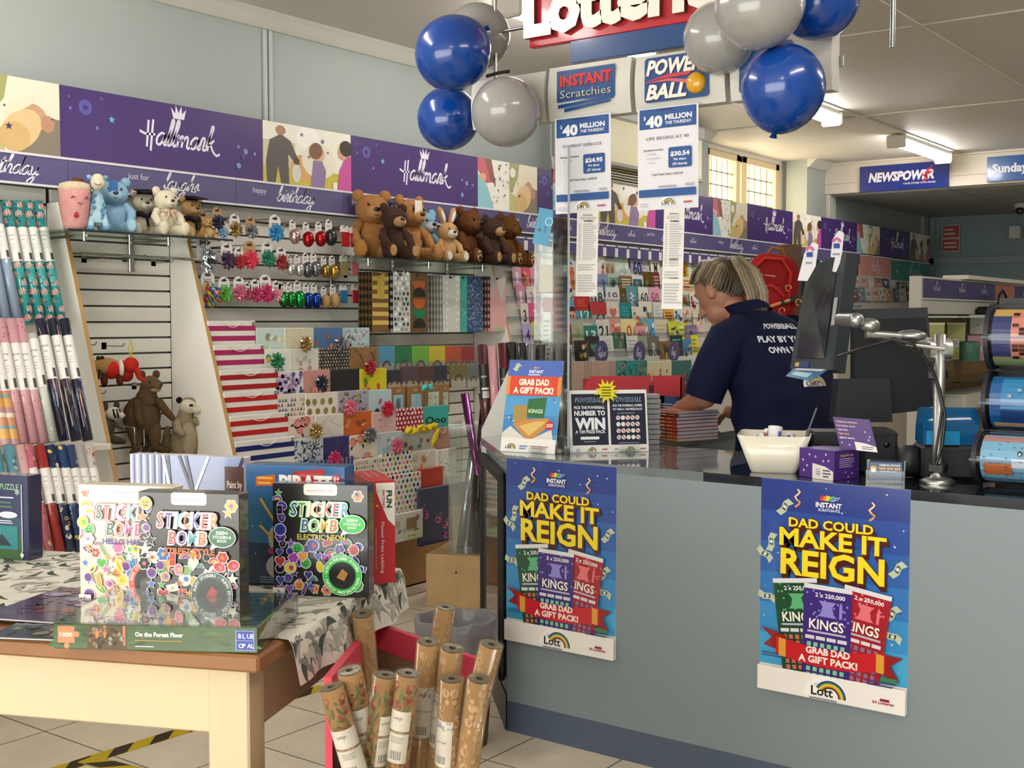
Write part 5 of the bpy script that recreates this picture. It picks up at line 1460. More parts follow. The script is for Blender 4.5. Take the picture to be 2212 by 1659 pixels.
W_, G1 = '#dcd8d0', '#b9b9b6'
CARDS = [
 ((30, 160, 490, 640), W_, '#1', ('#d98aa0', '#c9a0b0'), 'white card with a pink 1, top row left of the clear stand'),
 ((-60, 40, 650, 810), '#c94f62', 'pic', ('#e2a06a', '#3a2a30', '#7a9a5a'), 'coral card with dark lettering, far left column'),
 ((45, 160, 640, 815), '#d68fae', '#1', ('#eadce4', '#8a5a8a'), 'pink card with a white 1, left of the clear stand'),
 ((-150, -60, 655, 810), '#d9a6ba', '#1', ('#f0e4ea',), 'pale pink card with a 1, next to the bay divider'),
 ((-110, -20, 860, 1010), '#cf9ab0', '#1', ('#efe2ea',), 'dusty pink card with a 1, second row at the divider'),
 ((0, 95, 870, 1010), W_, '#2', ('#c96a8a', '#8a9a7a'), 'white card with a pink 2 left of the clear stand'),
 ((100, 165, 860, 1010), '#b8305a', '#3', ('#2a1a22',), 'hot pink card with a dark 3 at the clear stand'),
 ((-60, 20, 1050, 1225), '#d8ccc6', '#3', ('#3a2a2a', '#c96a6a'), 'white card with a dark 3, third row left'),
 ((25, 152, 1045, 1230), '#d04f80', '#3', ('#ecd2dc', '#d98a6a'), 'bright pink card with a white 3, third row left'),
 ((-40, 62, 1260, 1420), '#a5a0c4', '#4', ('#2a2440',), 'lilac card with a dark 4, fourth row left'),
 ((60, 152, 1245, 1420), '#cfc42f', 'pic', ('#3f9a8f', '#2f7a70'), 'yellow card with a teal dinosaur, fourth row left'),
 ((345, 420, 520, 690), '#b9cad8', 'pic', ('#8fb0c9', '#d4dde2'), 'pale blue card seen through the clear stand'),
 ((420, 492, 475, 700), '#c9d3d2', 'flower', ('#1f4a8a', '#2f7aa0', '#c9a03a'), 'white card with blue flowers beside the left receipt'),
 ((722, 832, 545, 735), W_, 'pic', ('#c96a80', '#4a3a40'), 'white card with a small pink figure, top row'),
 ((812, 932, 570, 740), '#a9a8a4', '#MUM', ('#a3703a',), 'grey card with short brown capitals, top row'),
 ((925, 1078, 530, 755), '#b3c9bd', 'flower', ('#d6ded2', '#9cb5a8'), 'tall mint foil card with pale flowers, top row'),
 ((1080, 1200, 525, 740), '#8a2430', 'none', (), 'dark red card mostly behind the lilac 60 card'),
 ((1100, 1228, 535, 750), '#8f8fc0', '#60', ('#1f1a30', '#d0a04a'), 'lilac card with a black 60, top row'),
 ((1210, 1312, 530, 738), '#d2d0ca', '#60', ('#a5a39c',), 'white card with a grey 60, top row'),
 ((1308, 1402, 560, 720), W_, '#M', ('#17171a',), 'white card with thick black brush strokes, top row'),
 ((1622, 1702, 610, 760), '#d09a24', '#8', ('#4a3a20',), 'orange yellow card above the woman, top row'),
 ((1700, 1818, 580, 745), '#d4d6cc', 'tree', ('#5a4a3a', '#5a7a3a'), 'white card with a slim green tree, top row'),
 ((345, 458, 700, 830), W_, '#1', ('#4a8a9a', '#3a3a3a'), 'white card with a teal 1 and animals behind the clear stand'),
 ((455, 505, 665, 860), '#c8703a', 'pic', ('#b0552a', '#e0a070'), 'orange card edge beside the left receipt'),
 ((705, 760, 740, 870), '#bcb8b2', 'pic', ('#a59a94',), 'pale grey card, second row beside the left receipt'),
 ((755, 852, 740, 880), '#7f8fb0', '#3', ('#4a5a80',), 'blue grey card, second row'),
 ((858, 982, 735, 870), '#a9bcae', 'photo', ('#6f8f80', '#3a4a44', '#d0d4c6'), 'green landscape card, second row'),
 ((980, 1112, 758, 870), '#6f5f48', 'text', ('#d8c8a0',), 'brown card with pale lettering, second row'),
 ((1108, 1228, 755, 880), '#d2d4d0', 'photo', ('#2f5a64', '#6a8a8f', '#b0a080'), 'white card with a dark teal picture, second row'),
 ((1222, 1342, 715, 890), '#b59a4c', 'pic', ('#e2d08a', '#8f7430'), 'shiny gold foil card, second row', 'foil'),
 ((1335, 1404, 720, 885), '#6a1f24', 'text', ('#c9a0a0',), 'maroon card beside the right receipt, second row'),
 ((1636, 1762, 768, 915), '#d9cfa4', 'text', ('#c25a4a', '#d9925a'), 'cream card with red lettering, left of the woman, second row'),
 ((330, 382, 862, 1010), '#a9b03a', 'none', (), 'lime card behind the clear stand, third row'),
 ((382, 482, 890, 1010), '#28365a', 'pic', ('#c9954a', '#e0d8c8'), 'navy card with a small car, third row'),
 ((695, 812, 875, 1025), '#d0d2d0', '#18', ('#2a3a40',), 'white card with a black 18, third row'),
 ((835, 978, 878, 1010), '#ced0ce', '#19', ('#6a6a70',), 'white card with a grey 19, third row'),
 ((975, 1058, 880, 1050), '#b39a4a', '#0', ('#f0ead8', '#1c1a18'), 'gold and black card with a white 0, third row', 'foil'),
 ((1058, 1172, 868, 1080), '#5a8f98', 'tree', ('#cfd8d4', '#d8e0dc'), 'teal card with a white bottle, third row'),
 ((1180, 1292, 878, 1030), '#d9d7d0', '#60', ('#3a3c34',), 'white card with a slim dark 60, third row'),
 ((1292, 1404, 880, 1030), '#d49ab2', '#50', ('#a3406a', '#e6c4d2'), 'pink card with a magenta 50, third row'),
 ((1618, 1722, 915, 1060), '#cfd0c6', 'photo', ('#8f9a7a', '#a03a30', '#5a5a4a'), 'white card with a garden picture, third row'),
 ((1720, 1805, 935, 1060), W_, 'pic', ('#b32a24', '#2a2a2a'), 'white card with a red car, third row'),
 ((498, 662, 975, 1050), '#a82a26', 'text', ('#d9543a',), 'red card under the left receipt, fourth row'),
 ((400, 552, 995, 1255), '#8fb0c4', 'face', ('#5f93ae',), 'oval blue card with a smiling boy, fourth row'),
 ((545, 682, 1028, 1250), '#1f8f8f', '#12', ('#d9ece8',), 'teal card with a striped white 12, fourth row'),
 ((672, 836, 1035, 1090), '#b03038', 'none', (), 'red topped card behind the 21 card, fourth row'),
 ((690, 838, 1048, 1215), '#d9d6ce', '#21', ('#5a5a58', '#c23a40'), 'white card with a tall grey 21, fourth row'),
 ((838, 988, 985, 1220), '#d6cfc8', 'heart', ('#c46a66',), 'white card with a red heart in a frame, fourth row'),
 ((985, 1108, 1045, 1215), '#1f7f84', 'text', ('#3a9a9a',), 'dark teal card with faint lettering, fourth row'),
 ((1115, 1235, 1085, 1255), '#d8cfbe', 'pic', ('#3f8a6a', '#c9543a', '#e0b04a'), 'white card with coloured swirls, fourth row'),
 ((1190, 1335, 1025, 1210), '#d9d2be', 'pic', ('#b9803a', '#2a2622', '#5a8fb0'), 'cream card with brown dogs, fourth row'),
 ((1338, 1432, 1038, 1205), '#d3d3d0', 'text', ('#b3b3b0',), 'plain white card with faint print, fourth row'),
 ((1448, 1555, 1108, 1240), '#d6a83a', 'text', ('#a8402a', '#4a2a1c'), 'yellow and orange card under the right receipt, fourth row'),
 ((1552, 1645, 1098, 1235), '#d4d6d2', 'pic', ('#4a7ab0', '#2a2a30'), 'white card with a blue cartoon figure, fourth row'),
 ((1640, 1755, 1088, 1250), '#d8d0c2', 'pic', ('#8a5a3a', '#c9806a'), 'white card with a brown deer, fourth row'),
 ((1755, 1866, 1128, 1260), '#d9d2b6', 'pic', ('#26262a', '#4a4a50'), 'cream card with a black cow, fourth row'),
 ((395, 485, 1265, 1410), '#a53a3a', 'pic', ('#2f4a8f', '#d98a4a'), 'red and blue card behind the clear stand, fifth row'),
 ((478, 602, 1262, 1420), '#a3a888', 'tree', ('#8a9070', '#7a9a70'), 'sage green card, fifth row'),
 ((598, 748, 1285, 1405), '#1f7d78', '#13', ('#dcece6',), 'teal card with a white 13, fifth row'),
 ((738, 875, 1218, 1400), '#d6d4cc', '#21', ('#1c1c1e', '#c9a03a'), 'white card with a black 21, fifth row'),
 ((875, 1005, 1210, 1390), '#d9968a', 'pic', ('#efdcd4', '#c25a4a'), 'salmon card with a white cat, fifth row'),
 ((998, 1155, 1212, 1395), '#e0d49a', '#0', ('#c2622f',), 'pale yellow card with orange arches, fifth row'),
 ((1142, 1258, 1288, 1400), '#d99aa2', '#40', ('#a8485a',), 'pink card with a red 40, fifth row'),
 ((1228, 1354, 1212, 1395), '#5fa3c4', 'pic', ('#e0e4dc', '#c9a04a', '#2f6a8f'), 'sky blue card with small pictures, fifth row'),
 ((1348, 1505, 1212, 1460), '#d6ccb4', 'text', ('#c9bda0', '#bda98a'), 'tall cream card, fifth row'),
 ((1498, 1605, 1238, 1395), '#c2cc3a', 'pic', ('#3a4a2a', '#e6e4d8'), 'lime card with a dark shape, fifth row'),
 ((1590, 1695, 1255, 1395), '#c9cf4a', 'text', ('#e6e8d0', '#5a6a2a'), 'second lime card with a white note, fifth row'),
 ((1678, 1795, 1278, 1400), '#7a6a90', 'photo', ('#8f7fa5', '#5a4a6a', '#c9b9c9'), 'purple picture card, fifth row'),
 ((1786, 1882, 1212, 1400), '#dcc0b4', 'flower', ('#e6d4ca', '#c99a8a'), 'blush card near the shoulder of the woman, fifth row'),
 ((505, 645, 1440, 1610), '#2c2824', 'pic', ('#c29a3a', '#8a6a2a', '#d9c89a'), 'black card with gold shapes, lowest row'),
 ((635, 775, 1395, 1545), '#2a2026', 'heart', ('#3f8f84',), 'black card with a teal heart and red edge, lowest row'),
 ((775, 915, 1390, 1570), '#d2d4d2', 'text', ('#b9bdbb',), 'white card with fine line drawing, lowest row'),
 ((915, 1055, 1355, 1570), '#2f6a50', 'flower', ('#c9506a', '#5a9a70', '#d98a9a'), 'tall green card with pink flowers, lowest row'),
 ((1060, 1175, 1390, 1570), '#d6d6d0', 'text', ('#a9aeb0',), 'white card with grey print, lowest row'),
 ((1168, 1290, 1392, 1550), '#8f9a86', 'pic', ('#a9b09a', '#6a7564'), 'grey green card, lowest row'),
 ((1285, 1405, 1392, 1600), '#6a6660', '#R', ('#d0ccc4',), 'charcoal card with a white letter, lowest row'),
 ((1400, 1522, 1448, 1600), '#7a6038', 'pic', ('#c9a03a', '#4a3a24'), 'brown and gold card, lowest row'),
 ((1516, 1645, 1385, 1550), '#1f2a2a', 'text', ('#3fa08f', '#8fc4b0'), 'black card with teal lettering, lowest row'),
 ((1640, 1745, 1428, 1610), '#3a7ba5', 'pic', ('#d9b04a', '#1f3a5a'), 'blue card with gold rings, lowest row'),
 ((1738, 1815, 1382, 1570), '#d6d02a', 'text', ('#8a8a1a',), 'bright yellow card, lowest row'),
]
for i, c in enumerate(CARDS):
 gcard(Zc(*c[0]), c[1], c[2], c[3], c[4], .006 * (i % 2), mt=c[5] if len(c) > 5 else 'card', edge='#8f2430' if 'red edge' in c[4] else None)

# round markers standing in the bottom row, then the tall wraps and bags under it
for i, (cx, cy, r, tx, tw) in enumerate(((780, 1570, 102, 'for', 'kids'), (1180, 1570, 98, '', 'big'), (1545, 1560, 90, '', 'big'))):
 p = onP(SL0 + V((.05, 0, 0)), SLN, 1140 + cx / 4.879, 440 + cy / 4.879)
 R_ = r / 4.879 / FPX * (p - E0).dot(FW) * 1.25
 m = MB('card', '#4a4370'); k = 28
 m.add([(q, R_ * math.cos(2 * PI * j / k), R_ * math.sin(2 * PI * j / k)) for q in (-.004, 0) for j in range(k)], [list(range(k))[::-1], list(range(k, 2 * k))] + [(j, (j + 1) % k, k + (j + 1) % k, k + j) for j in range(k)])
 P = PR(m, (0, 0, 0), (0, 1, 0), (0, 0, 1), step=.0004)
 P.script(tw, -R_ * .62, -R_ * .3, R_ * .36, R_ * .06, '#dcd8e4')
 if tx: P.text(tx, -R_ * .4, R_ * .15, R_ * .18, '#cfcadc')
 m.solo('round_marker', ('round purple marker for kids cards', 'round purple marker in the middle of the lowest row', 'round purple marker nearest the woman')[i], 'rack marker', 'round markers in the card rack', p)
# bag row below: box edges seen above the red box
def Z8(*v): return zb(4.608, 1040, 760, *v)
for i, (r, c, k, cs, lb) in enumerate((((915, 1010, 95, 320), '#b3988a', 'vstripes', ('#c4aa9c',), 'pinkish wood grain gift bag, first left of the lean'), ((1010, 1110, 92, 320), '#b89f90', 'vstripes', ('#a58a7c',), 'pinkish wood grain gift bag, second in the row'),
          ((1110, 1185, 90, 320), '#bfa697', 'vstripes', ('#ac9283',), 'pinkish wood grain gift bag, third in the row'), ((1185, 1265, 90, 320), '#b59b8d', 'vstripes', ('#c4aa9c',), 'pinkish wood grain gift bag, fourth in the row'), ((1265, 1345, 90, 320), '#bba293', 'vstripes', ('#a88e80',), 'pinkish wood grain gift bag, fifth in the row'),
          ((1345, 1450, 85, 300), '#1f8682', 'leaf', ('#c9a99a', '#1f2a2a'), 'teal gift bag with a pale rose and dark leaves'), ((1450, 1550, 85, 300), '#208a86', 'leaf', ('#17302f', '#2aa39c'), 'teal gift bag with dark leaves'), ((1550, 1650, 82, 300), '#1d807d', 'leaf', ('#17302f', '#b98a70'), 'teal gift bag at the right of the leafy ones'),
          ((1650, 1765, 95, 300), '#cfc3a0', 'mix', ('#b03a34', '#4a6a4a', '#d9a04a'), 'cream gift bag with red letters, left one'), ((1765, 1895, 90, 300), '#cfc6a6', 'mix', ('#b03a34', '#3f7a4a', '#8a6a2a'), 'cream gift bag with red and green letters'),
          ((1895, 2090, 85, 330), '#2f6a66', 'mix', ('#d9cf9a', '#22305a', '#b0402f'), 'dark green gift bag with a cream moon'))):
 gbag(*Z8(*r), c, k, cs, lb, None, .1 + .003 * (i % 2), name='gift_bag', grp='gift bags under the card rack', deep=.12)

# ---- far end: small cards under the salmon and teal strips
FARC = [('#b9b4aa', 'white'), ('#8f8a84', 'grey'), ('#4a4a60', 'navy'), ('#c9a39a', 'blush'), ('#6a4a48', 'maroon'), ('#a9b0a4', 'sage'), ('#c9c4b4', 'cream'), ('#5f7f8a', 'blue'), ('#2a2a2c', 'black'), ('#b98a6a', 'tan')]
for row, (y0, y1, n_c, px0, px1) in enumerate(((596, 622, 9, 1846, 1985), (622, 648, 9, 1842, 1975))):
 for i in range(n_c):
  a = px0 + (px1 - px0) * i / n_c; b = a + (px1 - px0) / n_c - 1.5
  c, nm = FARC[(i * 3 + row * 4) % 10]
  gcard((a, b, y0 + rnd.uniform(-3, 2), y1), c, rnd.choice(('text', 'pic', 'heart')), ('#d9d4cc', '#6a6660', '#a3503a'), '%s small card far along the wall, %s row, %s in line' % (nm, ('upper', 'lower')[row], ('first', 'second', 'third', 'fourth', 'fifth', 'sixth', 'seventh', 'eighth', 'ninth')[i]), .02, 'small cards under the salmon and teal strips', deep=.01)
# ------------------------------------------------------------ the sales counter
t = thing('sales_counter', 'grey blue sales counter with a darker kickboard', 'counter', (0, 0, 0))
plan = [(-2.33, 3.11), (1.3, 3.11), (1.3, 3.66), (-2.155, 3.66), (-2.155, 4.6), (-2.75, 4.6), (-2.75, 3.54)]
MB('paint', '#7d888d').prism(plan, .1, .88).ob('body', t)
MB('paint', '#4c596c').prism(plan, 0, .0995).ob('kickboard', t)
MB('black_plastic', '#4b4a47').prism([(-2.335, 3.108), (-2.33, 3.104), (-2.75, 3.534), (-2.757, 3.54)], 0, .12).ob('corner_trim', t)
m = MB('screen', '#20262f').prism([(-1.62, 3.1102), (1.3, 3.1102), (1.3, 3.68), (-1.62, 3.68)], .88, .907)
m.solo('worktop', 'dark navy glossy worktop of the counter', 'worktop')
m = MB('screen', '#6d7577').prism([(-2.335, 3.1102), (-1.6205, 3.1102), (-1.6205, 3.68), (-2.135, 3.68), (-2.135, 4.62), (-2.77, 4.62), (-2.77, 3.535)], .88, .907)
m.set(col='#c3cbcc').box(-2.13, -1.622, 3.679, 3.684, .885, .905)
m.solo('worktop', 'grey glass topped end of the counter by the upright signs', 'worktop')

BLU = ('#253a86', '#2a4a98', '#2c5da8', '#2f72b8', '#3689c6', '#43a3d4')

def ticket(P, x, y, w, h, rot, c0, c1, grid, head=True):
 c, q = math.cos(rot), math.sin(rot)
 R = lambda a, b: (x + a * c - b * q, y + a * q + b * c)
 rc = lambda x0, y0, x1, y1, col: P.shape([R(x0, y0), R(x1, y0), R(x1, y1), R(x0, y1)], col)
 rc(-w / 2, -h, w / 2, 0, c0)
 rc(-w / 2, -h * .045, w / 2, 0, '#dcdbe0')
 for i in range(26):
  P.k -= 1 if i else 0
  a, b = rnd.uniform(-.46, .44) * w, -rnd.uniform(.06, .4) * h
  rc(a, b, a + w * .04, b + w * .04, c1)
 tx = lambda s, a, b, hh, ww, col: P.text(s, *R(a, b), hh, col, ww, rot=rot, bold=.02)
 tx('2 x 250,000', w * .05, -h * .115, h * .04, w * .62, '#f2f0f4')
 P.shape([R(-w * .18, -h * .15), R(w * .18, -h * .15), R(w * .1, -h * .2), R(w * .14, -h * .27), R(w * .2, -h * .3), R(-w * .2, -h * .3), R(-w * .14, -h * .27), R(-w * .1, -h * .2)], c1)
 P.shape([R(w * .25, -h * .3), R(w * .31, -h * .3), R(w * .31, -h * .17), R(w * .28, -h * .14), R(w * .25, -h * .17)], c1)
 tx('KINGS', 0, -h * .43, h * .095, w * .72, '#3a3040'); tx('KINGS', -w * .01, -h * .425, h * .095, w * .72, '#f4efe2')
 rc(-w * .4, -h * .465, w * .4, -h * .445, '#b9b2c8')
 for i in range(4): rc(-w * .44 + i * w * .225, -h * .53, -w * .25 + i * w * .225, -h * .495, '#d8d4dc')
 for j in range(6):
  for i in range(6):
   a, b = -w * .4 + i * w * .14, -h * (.6 + .06 * j)
   P.k -= 1 if (i or j) else 0
   rc(a, b, a + w * .085, b + h * .042, grid)

def note(P, x, y, w, h, rot, c='#b9c4a8'):
 c_, q = math.cos(rot), math.sin(rot)
 R = lambda a, b: (x + a * c_ - b * q, y + a * q + b * c_)
 P.shape([R(-w, -h + h * .6), R(-w * .3, -h * .8), R(w * .4, -h * .4), R(w, -h), R(w, h * .6), R(w * .4, h), R(-w * .3, h * .6), R(-w, h)], c)
 P.shape([R(-w * .3, -h * .5), R(w * .4, -h * .2), R(w * .4, h * .7), R(-w * .3, h * .4)], '#3f4440').disc(*R(w * .05, h * .1), h * .4, '#cfd4c4')

def rainbow_scribble(P, x, y, w):
 for i, c in enumerate(('#c43a30', '#e07a2a', '#e6c83a', '#5aa84a', '#3f7fc4')):
  a = x - w * .5 + w * .17 * i
  P.shape([(a, y + w * .02), (a + w * .2, y), (a + w * .3, y + w * .26 + w * .06 * (i % 2)), (a + w * .12, y + w * .3 - w * .05 * (i % 2))], c)
 P.line([(x + w * .2, y), (x + w * .55, y + w * .12), (x + w * .7, y + w * .25), (x + w * .35, y + w * .18)], w * .03, '#dfe0ea')

def big_poster(x0, z0, label):
 w, h = .418, .594
 t = thing('lottery_poster', label, 'poster', (x0, 3.11, z0), 0, None)
 m = MB('gloss', '#eee9e4').box(0, w, -.0012, -.0002, 0, h)
 P = PR(m, (0, -.0012, 0), (1, 0, 0), (0, 0, 1), step=.00012, base=.0001, mt='gloss')
 U = lambda a: a * w; Vv = lambda b: h * (1 - b)
 for i in range(12):
  P.k = 0; P.rect(0, Vv(.88 - .0733 * i), w, Vv(.88 - .0733 * (i + 1)), BLU[5 - i // 2])
 P.k = 1
 for i in range(70):
  P.k = 1; P.disc(U(rnd.uniform(.02, .98)), Vv(rnd.uniform(.02, .86)), rnd.uniform(.0008, .003), rnd.choice(('#8fc0e0', '#dfe8f0', '#1f3a6a', '#3f7fc0')), n=7)
 P.k = 3
 for a, b, r in ((.17, .13, .9), (.08, .3, 1.4), (.03, .36, -.6), (.93, .36, .9), (.05, .56, -.2), (.9, .66, -.3), (.9, .56, .9)): note(P, U(a), Vv(b), .026, .013, r)
 for a, b in ((.26, .04), (.76, .07)):
  P.line([(U(a) + .008 * math.sin(i * 1.5), Vv(b) - i * .007) for i in range(8)], .006, '#c9905a').line([(U(a) + .006 * math.sin(i * 1.5), Vv(b) - i * .007) for i in range(5)], .003, '#f2e2c4')
 rainbow_scribble(P, U(.47), Vv(.082), .05)
 P.text('INSTANT', U(.475), Vv(.112), .0135, '#f4f3f6', U(.175), bold=.03)
 P.text('SCRATCH-ITS.', U(.48), Vv(.13), .0075, '#e4e6f0', U(.15), bold=.02)
 for s_, a, b, hh, ww in (('DAD COULD', .49, .213, .025, .57), ('MAKE IT', .5, .303, .049, .72), ('REIGN', .5, .435, .07, .70)):
  for q in range(6): P.text(s_, U(a) + .0012 * q, Vv(b) - .0026 * q, hh, '#4a1c10' if q > 2 else '#7a3a16', U(ww), bold=.04)
 for s_, a, b, hh, ww in (('DAD COULD', .49, .213, .025, .57), ('MAKE IT', .5, .303, .049, .72), ('REIGN', .5, .435, .07, .70)):
  P.text(s_, U(a), Vv(b), hh, '#f0d62a', U(ww), bold=.03)
 ticket(P, U(.25), Vv(.455), U(.31), h * .47, .13, '#1c4a30', '#5fae7a', '#c96a5a')
 ticket(P, U(.75), Vv(.465), U(.31), h * .47, -.13, '#a01f2c', '#e0707a', '#8a6a90')
 ticket(P, U(.485), Vv(.47), U(.325), h * .48, -.02, '#3d2a78', '#8f86d0', '#7fc49a')
 rb = [(U(.13 + .0617 * i), Vv(.735 + .03 * math.sin(PI * i / 12))) for i in range(13)]
 P.shape([(U(.02), Vv(.7)), (U(.2), Vv(.73)), (U(.2), Vv(.81)), (U(.04), Vv(.785)), (U(.1), Vv(.745))], '#8f1a20').shape([(U(.98), Vv(.745)), (U(.82), Vv(.74)), (U(.82), Vv(.83)), (U(.96), Vv(.855)), (U(.9), Vv(.79))], '#8f1a20')
 P.tris([(x, y) for x, y in rb] + [(x, y - h * .085) for x, y in rb], [(i, i + 1, i + 14, i + 13)[::-1] for i in range(12)], '#c3202a')
 for q in (.15, .81): P.shape([(U(q), Vv(.742)), (U(q + .05), Vv(.747)), (U(q + .05), Vv(.83)), (U(q), Vv(.826))], '#d99a3a')
 P.text('GRAB DAD', U(.49), Vv(.79), .0185, '#f4e8e0', U(.3), bold=.04).text('A GIFT PACK!', U(.49), Vv(.832), .0185, '#f4e8e0', U(.4), bold=.04)
 P.rect(0, 0, w, Vv(.885), '#eee9e4')
 lott_logo(P, U(.48), Vv(.985), .125)
 P.fine(U(.03), Vv(.84), U(.2), Vv(.815), 2, '#2a4a80').fine(U(.76), Vv(.89), U(.96), Vv(.862), 2, '#2a4a80')
 P.k += 1
 P.rrect(U(.84), Vv(.862), U(.95), Vv(.842), .004, '#3a7a50')
 P.text('SA Lotteries', U(.86), Vv(.965), .0075, '#a8243a', U(.14), bold=.03).rect(U(.84), Vv(.952), U(.9), Vv(.94), '#8a2030')
 P.fine(U(.37), Vv(1.0), U(.62), Vv(.988), 1, '#6a6a70')
 m.ob('sheet', t)

big_poster(-2.331, .306, 'tall blue lottery poster on the counter front at the left corner')
big_poster(-1.438, .312, 'tall blue lottery poster on the counter front under the purple box')

# black snap frame on the slanting end of the counter
d = V((-.699, .715, 0)); nn = V((-.715, -.699, 0))
t = thing('poster_frame', 'black framed glossy poster holder on the slanting counter end', 'poster frame', V((-2.33, 3.11, 0)) + nn * .004, math.atan2(d.y, d.x))
m = MB('black_plastic', '#18181a')
m.box(.015, .05, 0, .022, .16, .85, .006).box(.545, .58, 0, .022, .16, .85, .006).box(.015, .58, 0, .022, .16, .195, .006).box(.015, .58, -.002, .026, .815, .855, .008)
m.ob('frame', t)
MB('screen', '#8d8378').box(.05, .545, .004, .008, .19, .82).ob('poster', t)
MB('screen', '#6a645e').box(.05, .545, .0095, .0115, .19, .82).ob('cover', t)

# ---- upright signs
def easel(label, p, ang, w, h, lean, draw, name='counter_sign', foot=True, col='#ece8e4'):
 t = thing(name, label, 'counter sign', p, (math.radians(-lean), 0, math.radians(ang)))
 m = MB('gloss', col).box(-w / 2, w / 2, 0, .003, 0, h, .001)
 P = PR(m, (-w / 2, 0, 0), (1, 0, 0), (0, 0, 1), step=.00015, base=.0002, mt='gloss')
 draw(P, w, h)
 m.ob('sheet', t)
 a = MB('acrylic', '#f7f9f8').box(-w / 2 - .004, w / 2 + .004, .0035, .005, 0, h + .004)
 if foot: a.box(w * .1, w * .35, -.03, -.004, .0, .008).box(w * .1, w * .35, -.034, -.03, 0, .022)
 a.box(-w / 2, w / 2, .003, .09, 0, .003)
 a.ob('clear_holder', t)
 return t

def d1(P, w, h):
 U = lambda a: a * w; Vv = lambda b: h * (1 - b)
 P.rect(0, Vv(.2), w, h, '#4a66b4').rect(0, Vv(.85), w, Vv(.36), '#4f9ad0').rect(0, Vv(.8), w, Vv(.6), '#3f84c6')
 rainbow_scribble(P, U(.5), Vv(.09), .022); P.text('INSTANT', U(.52), Vv(.14), .011, '#f0f0f6', U(.26), bold=.03).fine(U(.38), Vv(.17), U(.66), Vv(.145), 1, '#dfe2f0')
 note(P, U(.16), Vv(.08), .014, .012, 1)
 P.rect(0, Vv(.385), w, Vv(.175), '#d5432e').rect(0, Vv(.385), w * .06, Vv(.175), '#e0883a').rect(w * .94, Vv(.385), w, Vv(.175), '#e0883a')
 P.text('GRAB DAD', U(.5), Vv(.27), .02, '#f6e6dc', U(.56), bold=.05).text('A GIFT PACK!', U(.5), Vv(.36), .02, '#f6e6dc', U(.74), bold=.05)
 for i in range(14): P.k = 5; P.disc(U(rnd.choice((rnd.uniform(.03, .2), rnd.uniform(.8, .97)))), Vv(rnd.uniform(.4, .7)), .004, rnd.choice(('#33506a', '#9fb08a', '#d8e2ea')), .002, 7, rnd.uniform(0, 3))
 P.shape([(U(.4), Vv(.62)), (U(.74), Vv(.62)), (U(.76), Vv(.4)), (U(.43), Vv(.42))], '#2f6a3a').text('KINGS', U(.58), Vv(.57), .013, '#e6ecd8', U(.26), bold=.02)
 P.shape([(U(.16), Vv(.5)), (U(.42), Vv(.48)), (U(.44), Vv(.72)), (U(.2), Vv(.72))], '#a88a4a')
 P.shape([(U(.18), Vv(.7)), (U(.45), Vv(.64)), (U(.85), Vv(.62)), (U(.78), Vv(.74)), (U(.52), Vv(.88)), (U(.42), Vv(.84))], '#c98a3f').shape([(U(.3), Vv(.72)), (U(.6), Vv(.66)), (U(.8), Vv(.66)), (U(.5), Vv(.82))], '#d9b86a')
 P.shape([(U(.14), Vv(.72)), (U(.48), Vv(.87)), (U(.2), Vv(.88)), (0, Vv(.88)), (0, Vv(.8))], '#ddd6cc').shape([(U(.9), Vv(.74)), (U(.5), Vv(.87)), (U(.95), Vv(.87))], '#ddd6cc')
 P.disc(U(.86), Vv(.7), .016, '#c3303a').text('$20', U(.86), Vv(.715), .011, '#f4eee8', bold=.02)
 P.rect(0, 0, w, Vv(.85), '#eeeae6'); lott_logo(P, U(.17), Vv(.97), .05)
 P.fine(U(.35), Vv(.97), U(.5), Vv(.92), 2, '#4a6ab0').fine(U(.56), Vv(.96), U(.9), Vv(.92), 2, '#c06a70')

easel('blue and red upright lottery sign at the left end of the counter', onZ(.9075, 1139, 978), 7, .205, .31, 12, d1)

